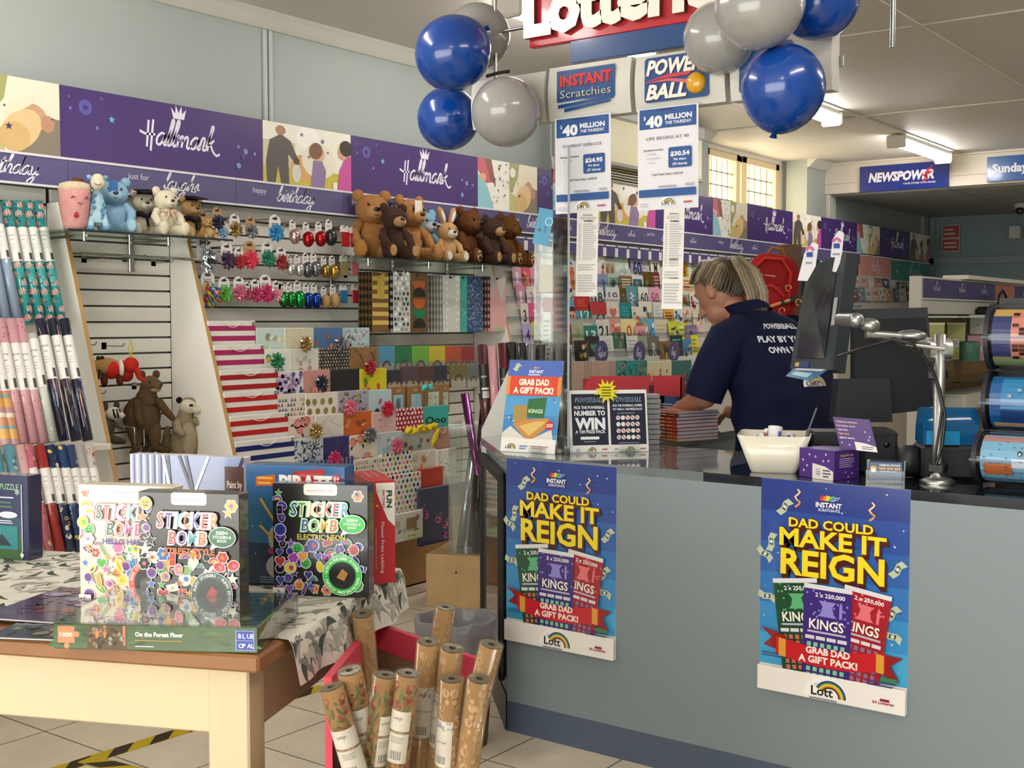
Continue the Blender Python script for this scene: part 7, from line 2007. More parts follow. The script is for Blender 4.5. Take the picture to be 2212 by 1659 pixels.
m.solo('sensor_box', 'pale sensor box high on the far wall', 'sensor')
m = MB('wood', '#5a4433').box(-1.55, -1.5, 13.8, 13.86, 0, 2.0).box(-.75, -.7, 13.8, 13.86, 0, 2.0).box(-1.55, -.7, 13.8, 13.86, 1.95, 2.0)
m.set('plastic', '#4a4f52').box(-1.5, -.75, 13.84, 13.86, 0, 1.95)
m.struct('door_1')

# ------------------------------------------------------------ island of white shelving past the counter
XI = -2.28
t = thing('shelf_island', 'white shelving island with a purple header', 'shelving', (XI, 7.1, 0))
a = MB('paint', '#d6d3c8').box(-.07, .0, -.03, 0, 0, 1.6).box(-.07, .1, 0, 4.5, 0, .12).box(-.07, -.055, 0, 4.5, .12, 1.58)
a.ob('frame', t)
a = MB('paint', '#d3d0c6').box(-.02, .0, 0, 4.5, 1.38, 1.46); a.ob('upper_board', t)
MB('wood', '#8f6c45').box(-.054, -.045, 0, 4.5, .3, 1.35).ob('slatted_back', t)
a = MB('card', '#574f7e').box(-.002, .012, .0, 1.5, 1.475, 1.585).set(col='#c07a62').box(-.002, .012, 1.5, 2.0, 1.475, 1.585).set(col='#574f7e').box(-.002, .012, 2.0, 4.4, 1.475, 1.585)
P = PR(a, (.012, 0, 1.475), (0, 1, 0), (0, 0, 1), step=.0006, base=.001)
for q in (.16, .66, 1.15, 1.65, 2.2, 2.7): crown_logo(P, q, .045, .017, '#d3cede', .004)
a.set('paint', '#dad6ca').box(-.004, .014, 0, 4.4, 1.587, 1.597).box(-.004, .014, 0, 4.4, 1.463, 1.473)
a.ob('header', t)
a = MB('paint', '#e0dccf').box(-.1, .06, .7, 2.6, 1.6, 1.625).ob('top_tray', t)
for z, d0 in ((1.365, .2), (.985, .22)):
 MB('glass' if z < 1.2 else 'paint', '#d3dcd6').box(-.044, d0, .02, 4.45, z - .008, z).ob('shelf', t)
MB('plastic', '#cfccc2').box(-.04, .2, .2, 2.4, .8, .9, .02).ob('low_tray', t)

def island_box(px0, px1, py0, py1, base, label, cat='gift box', name='gift_box', top=None, jar=False, dx=.0):
 c = onX(XI + .08 + dx, (px0 + px1) / 2, py1)
 k = (c - E0).dot(FW) / FPX
 w, h = (px1 - px0) * k, (py1 - py0) * k
 t = thing(name, label, cat, c, math.radians(30), 'boxed gifts on the white island')
 if jar: MB('plastic', base).lathe([(w * .47, 0), (w * .5, .006), (w * .5, h * .92), (w * .45, h), (w * .42, h * .9)], 28).ob('jar', t)
 else:
  w *= .93
  m = MB('card', base).box(-w / 2, w / 2, 0, w * .7, 0, h, .002)
  if top: m.set(col=top).box(-w / 2 - .001, w / 2 + .001, -.001, w * .7 + .001, h * .96, h + .002)
  P = PR(m, (-w / 2, 0, 0), (1, 0, 0), (0, 0, 1), step=.0008, base=.001)
  P.rect(w * .3, h * .35, w * .66, h * .58, '#d9d6d2').fine(w * .36, h * .4, w * .6, h * .53, 2, '#8a8a86')
  m.ob('box', t)

island_box(2044, 2085, 698, 777, '#b9bc7c', 'pale green gift box on the glass shelf', top='#dfe0c4')
island_box(2006, 2040, 698, 777, '#aeb173', 'pale green gift box behind the metal pole', top='#dfe0c4')
island_box(2094, 2133, 680, 722, '#c9d2cc', 'pale grey white gift box in front of the brown back', dx=.0)
island_box(2088, 2139, 725, 779, '#cfa4ac', 'square pink gift box on the glass shelf', dx=.02)
island_box(2073, 2115, 737, 780, '#3f6e5c', 'dark green candle jar before the pink box', 'candle', 'candle_jar', jar=True, dx=.12)
m = MB('black_plastic', '#17171a'); p = onX(XI + .06, 2135, 662)
m.box(p.x - .06, p.x + .1, p.y - .1, p.y + .6, 1.367, 1.43, .02).tube([(p.x + .05, p.y + .15 - .11 * math.cos(q), 1.43 + .11 * math.sin(q)) for q in (0, .8, 1.6, 2.4, 3.14)], .008, 6)
m.solo('black_bag', 'black shoulder bag with a loop handle on the island shelf', 'bag')
MB('paint', '#cbc7bb').box(-3.79, -3.5, 8.9, 13.2, 0, 1.4, .01).solo('low_cabinet', 'long white low cabinet under the far cards', 'cabinet')
# ------------------------------------------------------------ foreground table
O = V((-1.622, 1.427, 0)); TA = math.radians(23.5)
e1, e2 = V((math.cos(TA), math.sin(TA), 0)), V((-math.sin(TA), math.cos(TA), 0))
TZ = .75
TL, TD = 1.7, .74
t = thing('display_table', 'cream painted display table with a varnished timber top', 'table', O, TA)
MB('wood', '#8a5c34').box(-TL, 0, 0, TD, TZ - .032, TZ, .005).ob('table_top', t)
m = MB('paint', '#c9b593')
m.box(-TL + .1, -.045, .05, .075, TZ - .165, TZ - .0325, .003).ob('apron', t)
MB('paint', '#c4b08e').box(-.07, -.045, .076, TD - .06, TZ - .165, TZ - .0325, .003).ob('apron', t)
for a, b in ((-.122, .042), (-.122, TD - .11), (-TL + .1, .042), (-TL + .1, TD - .11)):
 MB('paint', '#c7b391').box(a, a + .082, b, b + .07, 0, TZ - .034, .004).ob('leg', t)

def tb(u, v, z=0): return O + e1 * u + e2 * v + V((0, 0, TZ + z))

# leaf printed cloth, falling over the right hand edge
def cl(u, v, h=0):
 wv = .012 * math.sin(v * 22) + .008 * math.sin(v * 41 + 1)
 if u <= 0:
  return tb(u, v, .0016 + .0012 * math.sin(u * 30 + v * 19) ** 2 + h)
 k = min(u, .02)
 out = .006 + k * .6 + (u - k) * (.18 + wv * 7)
 return tb(out, v, .0016 - max(0, u - .006)) + e1 * h

m = MB('cloth', '#d6d1c4')
us = [-1.66 + 1.56 * i / 26 for i in range(26)] + [-.1, -.06, -.03, -.012, 0, .006, .014, .026, .045, .07, .1]
vs_ = [.11 + .66 * j / 44 for j in range(45)]
vv, ff = [], []
for i, u in enumerate(us):
 for j, v in enumerate(vs_):
  hem = 1.0 - .25 * max(0, .3 - (v - .11)) if u > .02 else 1
  vv.append(cl(u * hem if u > 0 else u, v))
n = len(vs_)
for i in range(len(us) - 1):
 for j in range(n - 1):
  a = i * n + j
  ff.append((a, a + n, a + n + 1, a + 1))
m.add(vv, ff, True)
for i in range(640):
 hang = i > 500
 u = rnd.uniform(.01, .085) if hang else rnd.uniform(-1.2, .0)
 v = rnd.uniform(.13, .75)
 a = rnd.uniform(-.5, .5) + (.9 if i % 3 else 2.2); L = rnd.uniform(.035, .075); w = L * rnd.choice((.18, .24, .34))
 if hang: L *= .8
 c = ('#4a544c', '#83867d', '#98968b', '#aaa79c', '#b9b5aa', '#a5a297')[i % 6]
 up, dn = [], []
 for q in range(9):
  s = q / 8; x = (s - .5) * L; bend = w * .8 * math.sin(s * 3.1); hw = w * .5 * math.sin(PI * s) ** .8
  for lst, y in ((up, bend + hw), (dn, bend - hw)): lst.append((max(-1.6, min(.097, u + x * math.cos(a) - y * math.sin(a))), min(.765, max(.112, v + x * math.sin(a) + y * math.cos(a)))))
 hh = .0006 + .00005 * (i % 11)
 m.set(col=c).add([cl(x, y, hh) for x, y in up + dn], [(q, q + 9, q + 10, q + 1) for q in range(8)])
m.solo('tablecloth', 'white tablecloth printed with grey green leaves', 'tablecloth')
m = MB('cloth', '#cfcabd')
m.ring([[tb(-.9, TD + .03 + .008 * math.sin(i), .006 - .02 * i) for i in range(6)], [tb(.02, TD + .03 + .01 * math.sin(i + 1), .006 - .02 * i) for i in range(6)]], closed=False, cap0=False, cap1=False)

# ------------------------------------------------------------ boxes on the table
def boxed(label, name, cat, c, ang, w, h, d, body, draw, side=None, top=None, z=TZ + .003, grp=None, mt='gloss', lean=0, sidec=None):
 """a carton standing on the table; c = foot of its front left corner, front faces local -y"""
 t = thing(name, label, cat, (c[0], c[1], z), (math.radians(-lean), 0, math.radians(ang)), grp)
 m = MB(mt, sidec or body).box(0, w, 0, d, 0, h, .0015).ob('carton', t)
 m = MB(mt, body)
 P = PR(m, (0, 0, 0), (1, 0, 0), (0, 0, 1), step=.00015, base=.0004, mt=mt)
 P.rect(.001, .001, w - .001, h - .001, body)
 draw(P, w, h); m.ob('front_print', t)
 if side:
  m = MB(mt, body); P = PR(m, (w, 0, 0), (0, 1, 0), (0, 0, 1), step=.00015, base=.0004, mt=mt); side(P, d, h); m.ob('side_print', t)
 if top:
  m = MB(mt, body); P = PR(m, (0, 0, h), (1, 0, 0), (0, 1, 0), step=.00015, base=.0004, mt=mt); top(P, w, d); m.ob('top_print', t)
 return t

RB = ('#3a7a5a', '#d8743a', '#d86a9a', '#c9b03a', '#4aa0a8', '#d0502e', '#8a4a8f', '#4a7ac0')

def stickers(P, x0, y0, x1, y1, n, pal, edge, neon=False, seed=1):
 r_ = random.Random(seed)
 done = []
 for i in range(n):
  for _ in range(8):
   x, y = r_.uniform(x0, x1), r_.uniform(y0, y1)
   if all((x - a) ** 2 + (y - b) ** 2 > .00022 for a, b in done): break
  done.append((x, y))
  r = r_.uniform(.007, .0135); kd = r_.randrange(8); a0 = r_.uniform(0, 3); c = r_.choice(pal); c2 = r_.choice(pal)
  x = min(max(x, r + .002), P_w - r - .002) if False else x
  ry = r * r_.uniform(.55, 1)
  P.k = 3 + (i * 7) % 40
  if kd == 0: P.star(x, y, r * 1.25, edge).star(x, y, r, c)
  elif kd == 1: P.disc(x, y, r * 1.15, edge, r * 1.15).disc(x, y, r, c).disc(x - r * .3, y + r * .2, r * .14, '#22222a', n=6).disc(x + r * .3, y + r * .2, r * .14, '#22222a', n=6).line([(x - r * .4, y - r * .25), (x, y - r * .45), (x + r * .4, y - r * .25)], r * .14, '#22222a')
  elif kd == 2:
   for q in range(6): P.k -= 1 if q else 0; P.disc(x + r * .7 * math.cos(q * 1.05), y + r * .7 * math.sin(q * 1.05), r * .5, edge, n=8)
   for q in range(6): P.k -= 1 if q else 0; P.disc(x + r * .65 * math.cos(q * 1.05), y + r * .65 * math.sin(q * 1.05), r * .38, c, n=8)
   P.disc(x, y, r * .35, c2, n=8)
  elif kd == 3: P.disc(x, y, r * 1.4, edge, ry * .75, 14, a0).disc(x, y, r * 1.25, c, ry * .58, 14, a0).disc(x, y, r * .7, c2, ry * .25, 10, a0)
  elif kd == 4:
   hp = lambda k: [(x, y - r * k), (x + r * .9 * k, y + r * .1 * k), (x + r * .8 * k, y + r * .65 * k), (x + r * .35 * k, y + r * .8 * k), (x, y + r * .45 * k), (x - r * .35 * k, y + r * .8 * k), (x - r * .8 * k, y + r * .65 * k), (x - r * .9 * k, y + r * .1 * k)]
   P.shape(hp(1.2), edge).shape(hp(1), c)
  elif kd == 5:
   cc, q = math.cos(a0), math.sin(a0)
   R = lambda k: [(x + (u * cc - v * q) * k, y + (u * q + v * cc) * k) for u, v in ((-r, -ry * .7), (r, -ry * .7), (r, ry * .7), (-r, ry * .7))]
   P.shape(R(1.15), edge).shape(R(1), c).shape([(x + u * .5, y + v * .5) for u, v in ((-r * .6, -ry * .4), (r * .6, -ry * .4), (0, ry * .7))], c2)
  elif kd == 6: P.arc(x, y, r * .2, r * 1.2, 0, 180, edge).arc(x, y, r * .75, r * 1.1, 4, 176, c).arc(x, y, r * .3, r * .7, 4, 176, c2)
  else: P.disc(x, y, r * 1.15, edge, ry * 1.15, 12, a0).disc(x, y, r, c, ry, 12, a0).disc(x + r * .2, y, r * .4, c2, ry * .5, 9, a0)
 P.k = 45

P_w = 0

def sticker_front(bg, edge, glow, pal, sub, subc, bubble, ringc, ringt, seed, lets):
 def draw(P, w, h):
  P.rrect(w * .33, h * .9, w * .68, h * 1.0, .006, '#e6e0d2').text('KALEIDOSCOPE', w * .505, h * .93, h * .022, '#b08aa8', w * .27, bold=.02)
  stickers(P, w * .06, h * .05, w * .94, h * .5, 64, pal, edge, seed=seed)
  stickers(P, w * .05, h * .5, w * .12, h * .93, 9, pal, edge, seed=seed + 5)
  stickers(P, w * .86, h * .84, w * .93, h * .93, 2, pal, edge, seed=seed + 9)
  for s_, x, y, hh, ww in (('STICKER', .5, .72, .125, .62), ('BOMB', .5, .585, .11, .4)):
   for q in (.085, .06): P.text(s_, w * x, h * y, h * hh, glow if q > .07 else '#f2efe6', w * ww * (1.04 if q > .07 else 1.0), bold=q, shear=.15)
   n = len(s_); k0 = w * (x - ww / 2)
   for i, ch in enumerate(s_): P.k -= 1 if i else 0; P.text(ch, k0 + w * ww * (i + .5) / n, h * (y + .003), h * hh * .94, lets[i % len(lets)], w * ww / n * (.3 if ch == 'I' else .78), bold=.015, shear=.15)
  P.text(sub, w * .52, h * .51, h * .048, subc, w * .5, bold=.03)
  if bubble:
   P.disc(w * .845, h * .655, w * .135, '#f0f0ea', h * .085, 20).shape([(w * .72, h * .55), (w * .76, h * .62), (w * .82, h * .58)], '#f0f0ea').disc(w * .845, h * .655, w * .128, bubble, h * .078, 20)
   P.text('500+', w * .845, h * .675, h * .03, '#eef2ea', w * .12, bold=.03).text('STICKERS &', w * .845, h * .645, h * .022, '#eef2ea', w * .18, bold=.02).text('BOOK', w * .845, h * .615, h * .022, '#eef2ea', w * .09, bold=.02)
  if ringc:
   P.disc(w * .74, h * .2, w * .205, '#f0f0ea', n=28).disc(w * .74, h * .2, w * .2, ringc, n=28).disc(w * .74, h * .2, w * .14, '#1d1c20', n=24)
   n = len(ringt)
   for i, ch in enumerate(ringt):
    a = PI * .95 - i * 2 * PI / n
    if ch != ' ': P.k -= 1 if i else 0; P.text(ch, w * .74 + w * .157 * math.cos(a), h * .2 + w * .157 * math.sin(a), w * .028, '#f0f0ea', rot=a - PI / 2, bold=.02)
   P.shape([(w * .68, h * .18), (w * .74, h * .26), (w * .8, h * .22), (w * .76, h * .15)], '#a8783a' if 'GLOW' in ringt else '#a33a34')
  P.rect(w * .01, h * .0, w * .14, h * .075, '#eae6e0').text('h', w * .075, h * .025, h * .035, '#3a2a2a', bold=.03)
 return draw

L1 = ('#2f6a4a', '#c9603a', '#d06a94', '#d05a70', '#4aa2a4', '#c8503a', '#8a2a34')
W1b = lambda px, py: onZ(TZ + .003, px, py)
ANG = 27.5
uA = V((math.cos(math.radians(ANG)), math.sin(math.radians(ANG)), 0))
cN = W1b(591, 1284)
boxed('black sticker box with neon green lettering, right of the two dark ones', 'sticker_box', 'activity box', cN, ANG, .213, .243, .045, '#201f1e',
  sticker_front('', '#d8d4e0', '#3fc45a', ('#2f3f9a', '#7a4aa8', '#d8c23a', '#3fa04a', '#b0392f', '#d88a3a', '#38307a', '#a03a9a', '#15152a', '#1d1a30'), 'ELECTRIC NEON', '#c9b83a', '#2fb84a', '#38b84e', 'GLOW-IN-THE-DARK STICKERS - GLOW-IN-THE-DARK STICKERS - ', 3, ('#2f5a90', '#5a9a3a', '#d8b83a', '#d8703a', '#c8403a', '#b8407a', '#4a90c0')), grp='sticker boxes standing on the table')
cS = onZ(TZ + .003, 303, 1326)
boxed('charcoal sticker box with a white sneaker roundel, left of the neon one', 'sticker_box', 'activity box', cS, 26, .216, .25, .045, '#35332f',
  sticker_front('', '#e6e2da', '#5a2a2a', ('#c23a30', '#d8a03a', '#3a6ab0', '#d8d2c2', '#2a2a2c', '#7a4a90', '#58a04a', '#c97a4a', '#d86a8a'), 'STREET STYLE', '#d0703a', '#2f6a44', '#2f4a38', 'PUFFY STICKERS - PUFFY STICKERS - PUFFY STICKERS - ', 11, ('#b84a3a', '#5a3a8a', '#4aa0a8', '#d8743a', '#3a4aa0', '#c0403a', '#d0803a')), grp='sticker boxes standing on the table')
cW = onZ(TZ + .003, 174, 1300)
boxed('cream sticker box partly behind the charcoal one', 'sticker_box', 'activity box', cW, 25, .216, .25, .045, '#e4d8c0',
  sticker_front('', '#f4f0e6', '#a8323a', ('#d84a5a', '#e6a03a', '#7a4a90', '#e87a9a', '#58b04a', '#4a80c0', '#e6c83a', '#c86a3a', '#e0dce6'), 'HELLO HAPPY', '#4a3a90', None, '#d8604a', 'MORE STICKERS - MORE STICKERS - MORE STICKERS - ', 23, L1), grp='sticker boxes standing on the table')

def pirate(P, w, h):
 P.rect(0, h * .75, w, h, '#2a5f94').rect(0, h * .35, w, h * .75, '#1f6088').rect(0, 0, w, h * .35, '#17304f')
 for i in range(26): P.k = 4; P.disc(w * rnd.uniform(.03, .97), h * rnd.uniform(.1, .95), rnd.uniform(.001, .003), '#5f9ab8', n=7)
 P.shape([(w * .1, h * .9), (w * .3, h * .92), (w * .3, h * .83), (w * .1, h * .82)], '#c8642a').fine(w * .12, h * .83, w * .28, h * .91, 2, '#e0b04a')
 P.shape([(w * .48, h * .95), (w * .8, h * .98), (w * .8, h * .6), (w * .45, h * .6)], '#a8202a')
 P.text('PIRATE', w * .62, h * .8, h * .12, '#ece9e2', w * .56, bold=.05).text('DIG', w * .46, h * .65, h * .12, '#ece9e2', w * .3, bold=.05).text('Dig & Discover', w * .46, h * .6, h * .03, '#dcdcd8', w * .3)
 P.disc(w * .92, h * .9, w * .045, '#b0202c').text('6+', w * .92, h * .885, h * .035, '#f0ece6', bold=.03)
 P.disc(w * .42, h * .4, w * .2, '#a4a29c', h * .16, 14, .4).disc(w * .52, h * .33, w * .14, '#94928c', h * .12)
 for a, b in (((.15, .72), (.38, .42)), ((.14, .5), (.42, .28))): P.line([(w * a[0], h * a[1]), (w * b[0], h * b[1])], .006, '#c09a3a')
 P.disc(w * .4, h * .16, w * .2, '#a9a8a6', h * .12, 22).arc(w * .4, h * .16, w * .1, w * .11, 0, 300, '#85848a')
 P.disc(w * .27, h * .29, w * .05, '#9a3a6a', h * .03).fine(w * .14, h * .02, w * .5, h * .08, 3, '#7f9ab0')

cP = onZ(TZ + .003, 522, 1268) + e2 * .03
boxed('blue pirate excavation kit box behind the neon sticker box', 'science_kit', 'activity box', cP, 23, .235, .272, .06, '#1f5a88', pirate)

def flower_side(P, d, h):
 P.rect(0, 0, d, h, '#b3202a').shape([(d * .25, h * .98), (d * .99, h * .98), (d * .99, h * .55), (d * .72, h * .62), (d * .45, h * .78), (d * .27, h * .9)], '#e4e0da')
 P.text('FUN', d * .68, h * .82, d * .2, '#2a4a3a', h * .17, rot=-PI / 2, bold=.05).text('FACTORY', d * .5, h * .82, d * .1, '#b3202a', h * .18, rot=-PI / 2, bold=.03)
 P.disc(d * .3, h * .9, d * .05, '#d8b03a').disc(d * .3, h * .76, d * .05, '#d8b03a')
 P.text('Flower Press Ladybug', d * .45, h * .35, d * .13, '#e0c8c4', h * .5, rot=-PI / 2, bold=.01).text('www.funfactory-site.com', d * .22, h * .34, d * .08, '#d8b0ae', h * .4, rot=-PI / 2)

a_, b_ = onZ(TZ + .003, 799, 1262), onZ(TZ + .003, 854, 1258)
ang = math.degrees(math.atan2((b_ - a_).y, (b_ - a_).x))
d_ = (b_ - a_).length
c0 = a_ - V((math.cos(math.radians(ang - 90)), math.sin(math.radians(ang - 90)), 0)) * .19
boxed('red flower press box standing end on beside the neon sticker box', 'craft_box', 'activity box', c0, ang - 90, .19, .233, d_, '#b3202a', lambda P, w, h: P.rect(.004, .004, w - .004, h - .004, '#b8303a'), side=flower_side, mt='card',
  top=lambda P, w, d: P.fine(w * .1, d * .2, w * .8, d * .8, 2, '#c4747a'))
# paint by numbers box behind
cB = onZ(TZ + .003, 276, 1230)

def forest(P, w, h):
 P.rect(0, 0, w, h, '#7f86ac').rect(0, h * .5, w, h, '#8d97bd')
 for i in range(12): P.rect(w * (.0 + .03 * i), 0, w * (.015 + .03 * i), h, ('#d4d2dc', '#3f3a6a')[i % 2], div=1)
 for a, b in ((.3, .5), (.42, .38), (.7, .6), (.6, .8), (.5, .4), (.8, .62)): P.line([(w * a, 0), (w * b, h * .5), (w * (2 * b - a), h)], .007, rnd.choice(('#e6e4ea', '#2a2a48')))
 P.rect(w * .84, h * .62, w, h * .92, '#4a1f1c').text('Paint by', w * .925, h * .74, h * .06, '#e0d0c0', w * .13, bold=.02)
 for i in range(4): P.disc(w * (.5 + .12 * i), h * .52, .012, '#c9c9c0').disc(w * (.5 + .12 * i), h * .52, .0095, ('#b0a83a', '#4a4450', '#5a6a8a', '#8fa0a4')[i])

boxed('white edged painting kit box with a winter forest, at the back', 'painting_kit', 'activity box', cB + e2 * .02, 21, .30, .275, .035, '#d9d6da', forest)

def puzz(P, w, h):
 P.rect(w * .02, h * .45, w * .9, h * .98, '#2c2f52').rect(w * .02, 0, w * .9, h * .45, '#3a5a38').rect(w * .02, h * .3, w * .9, h * .5, '#34475a')
 P.text('PUZZLE', w * .72, h * .83, h * .07, '#7fa88a', w * .28, bold=.02)
 P.text('*', w * .84, h * .72, h * .12, '#dfe4ea').fine(w * .5, h * .72, w * .8, h * .75, 1, '#dfe4ea')
 P.fine(w * .5, h * .6, w * .85, h * .7, 2, '#4f6a5a').disc(w * .7, h * .53, w * .14, '#c9ccd6', h * .04).fine(w * .5, h * .42, w * .84, h * .47, 2, '#d0d4da')
 P.rect(w * .4, h * .12, w * .84, h * .4, '#2a7a80').shape([(w * .45, h * .16), (w * .6, h * .3), (w * .75, h * .16)], '#20343a').rect(w * .9, h * .1, w * .915, h * .9, '#b9bcd0').shape([(w * .9, h * .1), (w * .93, h * .06), (w * .9, h * .02), (w * .87, h * .06)], '#cfd4c4')

cq = onZ(TZ + .003, 64, 1211)
boxed('dark blue and green boxed puzzle at the left edge of the table', 'boxed_puzzle', 'puzzle', cq - V((math.cos(math.radians(19)), math.sin(math.radians(19)), 0)) * .2, 19, .2, .21, .05, '#2c2f52', puzz)

# ---- the flat boxed puzzle
a, b, bk = onZ(TZ + .001, 116, 1401), onZ(TZ + .001, 557, 1412), onZ(TZ + .001, 692, 1331)
ang = math.atan2(b.y - a.y, b.x - a.x); W_p = (b - a).length; D_p = .272; H_p = .046
t = thing('jigsaw_box', 'flat green jigsaw box with an orange puzzle piece, shrink wrapped', 'jigsaw puzzle', a, ang)
m = MB('gloss', '#2f5a38').box(0, W_p, 0, D_p, 0, H_p, .001)
m.ob('carton', t)
m = MB('gloss', '#2f5a38')
P = PR(m, (0, 0, 0), (1, 0, 0), (0, 0, 1), step=.00012, base=.0003, mt='gloss')
w, h = W_p, H_p
for i in range(18): P.k = 0; P.disc(w * rnd.uniform(.02, .98), h * rnd.uniform(.15, .85), .02, rnd.choice(('#2a5233', '#34643e', '#3a6a40')), .004, 9, rnd.uniform(-.4, .4))
P.k = 1
P.rect(w * .022, h * .25, w * .105, h * .92, '#dd8a5c').disc(w * .115, h * .6, .0055, '#dd8a5c').disc(w * .066, h * .14, .0055, '#dd8a5c').text('1000', w * .064, h * .5, h * .17, '#f2e6d6', w * .064, bold=.04)
P.rect(w * .17, h * .02, w * .36, h * .98, '#54452f')
for i in range(34): P.k = 6 + i % 3; P.disc(w * rnd.uniform(.18, .35), h * rnd.uniform(.08, .9), rnd.uniform(.002, .006), rnd.choice(('#7a6448', '#3a3428', '#8a8a80', '#c07a5a', '#94703a', '#2a2a26')), rnd.uniform(.002, .005), 8, rnd.uniform(0, 3))
P.rect(w * .25, h * .5, w * .262, h * .98, '#c9744f').rect(w * .345, h * .2, w * .358, h * .98, '#c9744f')
P.text('On the Forest Floor', w * .405, h * .58, h * .17, '#ecebe0', w * .235, bold=.04, al='l').fine(w * .405, h * .38, w * .66, h * .46, 1, '#a88a50').fine(w * .405, h * .14, w * .53, h * .22, 1, '#d8d8cc')
P.rect(w * .895, h * .12, w * .985, h * .9, '#a9b8e0').rect(w * .898, h * .14, w * .982, h * .88, '#3a4a9a').rect(w * .898, h * .5, w * .982, h * .515, '#a9b8e0')
for i, ch in enumerate('BLUEOPAL'): P.k -= 1 if i else 0; P.text(ch, w * (.908 + .021 * (i % 4)), h * (.6 if i < 4 else .22), h * .18, '#d8dcf0', al='l', bold=.02)
m.ob('front_print', t)
m = MB('gloss', '#2f4a38')
P = PR(m, (W_p, 0, 0), (0, 1, 0), (0, 0, 1), step=.00012, base=.0003, mt='gloss')
P.rect(0, 0, D_p, h, '#3f3d2c').rect(D_p * .02, 0, D_p * .1, h, '#2f5a38').rect(D_p * .86, h * .1, D_p * .97, h * .9, '#3a4a8a').fine(D_p * .88, h * .2, D_p * .95, h * .8, 3, '#a9b4dc')
for i in range(26): P.k = 4; P.disc(D_p * rnd.uniform(.14, .8), h * rnd.uniform(.15, .85), .012, rnd.choice(('#5a4c34', '#6a3f34', '#2d3326', '#4a4640')), .006, 9, rnd.uniform(0, 3))
m.ob('side_print', t)
m = MB('screen', '#39463a')
P = PR(m, (0, 0, H_p), (1, 0, 0), (0, 1, 0), step=.00012, base=.0003, mt='screen')
P.rect(0, 0, w, D_p * .06, '#2f5a38').rect(0, D_p * .06, w, D_p, '#474a40')
for i in range(70): P.k = 4 + i % 5; P.disc(w * rnd.uniform(.05, .95), D_p * rnd.uniform(.12, .94), rnd.uniform(.008, .02), rnd.choice(('#5a4c34', '#6a5a44', '#2d3326', '#8a8a80', '#4f6a48', '#7a5a4a', '#30404a')), rnd.uniform(.004, .012), 9, rnd.uniform(0, 3))
m.ob('top_print', t)
MB('wrap', '#f4f6f2').box(-.001, W_p + .001, -.001, D_p + .001, .0002, H_p + .0035, .002).ob('shrink_wrap', t)

# ---- two magazines lying at the left
for i, (q, ang_, pal, lb, txt_) in enumerate((((-.34, -.01), 11, ('#2a3034', '#4a4238', '#8a7a60', '#23282c'), 'dark comic magazine with red lettering, under the purple one', True), ((-.44, .075), 5, ('#4a3350', '#6a2f34', '#8a4a3a', '#3a2a40', '#9a86a8'), 'purple and red comic magazine on top at the left edge', False))):
 p = tb(q[0] - .0, q[1] + .012)
 p.z = TZ + .003 + .006 * i
 t = thing('comic_magazine', lb, 'magazine', p, TA + math.radians(ang_ - 6), 'comic magazines on the table')
 w, d = .2, .27
 m = MB('gloss', pal[0]).box(-w, 0, 0, d, .0035, .005)
 P = PR(m, (-w, 0, .005), (1, 0, 0), (0, 1, 0), step=.0001, base=.0002, mt='gloss')
 for k in range(40): P.k = k % 6; P.disc(w * rnd.uniform(.12, .88), d * rnd.uniform(.1, .9), rnd.uniform(.01, .024), pal[k % len(pal)], rnd.uniform(.006, .014), 9, rnd.uniform(0, 3))
 if txt_:
  P.k = 8; P.shape([(w * .55, d * .22), (w * .98, d * .36), (w * .98, d * .5), (w * .55, d * .36)], '#c84a3f')
 else:
  P.k = 8; P.disc(w * .2, d * .75, .03, '#9a8ab0', .016, 12, .2).disc(w * .3, d * .75, .008, '#2a2230', .004).disc(w * .12, d * .74, .008, '#2a2230', .004)
  for k in range(7): P.disc(w * rnd.uniform(.3, .9), d * rnd.uniform(.2, .7), .004, '#d89a4a', .002)
 m.ob('cover', t)
 MB('paper', '#c9c6c0').box(-w + .001, -.001, .0005, d - .0005, .0012, .0035).set(col=pal[0]).box(-w, 0, 0, d, 0, .0012).ob('pages', t)

# ------------------------------------------------------------ dump bin of kraft gift wrap, front right
FL, BL, BR, FR = V((-1.56, 1.53, 0)), V((-1.885, 2.0, 0)), V((-1.63, 2.07, 0)), V((-1.33, 1.60, 0))
t = thing('dump_bin', 'pink edged brown cardboard bin of kraft gift wrap', 'dump bin')

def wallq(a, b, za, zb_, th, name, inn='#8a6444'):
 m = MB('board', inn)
 d = (b - a).normalized(); nn = V((-d.y, d.x, 0)) * th
 q = [a, b, b + nn, a + nn]
 z = [za, zb_, zb_, za]
 m.add([(p.x, p.y, .0) for p in q] + [(p.x, p.y, zz - .055) for p, zz in zip(q, z)], [(3, 2, 1, 0), (0, 1, 5, 4), (1, 2, 6, 5), (2, 3, 7, 6), (3, 0, 4, 7), (4, 5, 6, 7)])
 m.set('paper', '#c8394f')
 e = .0015
 q2 = [a - nn * .15 - d * e, b - nn * .15 + d * e, b + nn * 1.15 + d * e, a + nn * 1.15 - d * e]
 m.add([(p.x, p.y, zz - .058) for p, zz in zip(q2, z)] + [(p.x, p.y, zz) for p, zz in zip(q2, z)], [(3, 2, 1, 0), (0, 1, 5, 4), (1, 2, 6, 5), (2, 3, 7, 6), (3, 0, 4, 7), (4, 5, 6, 7)])
 m.ob(name, t)
 return m

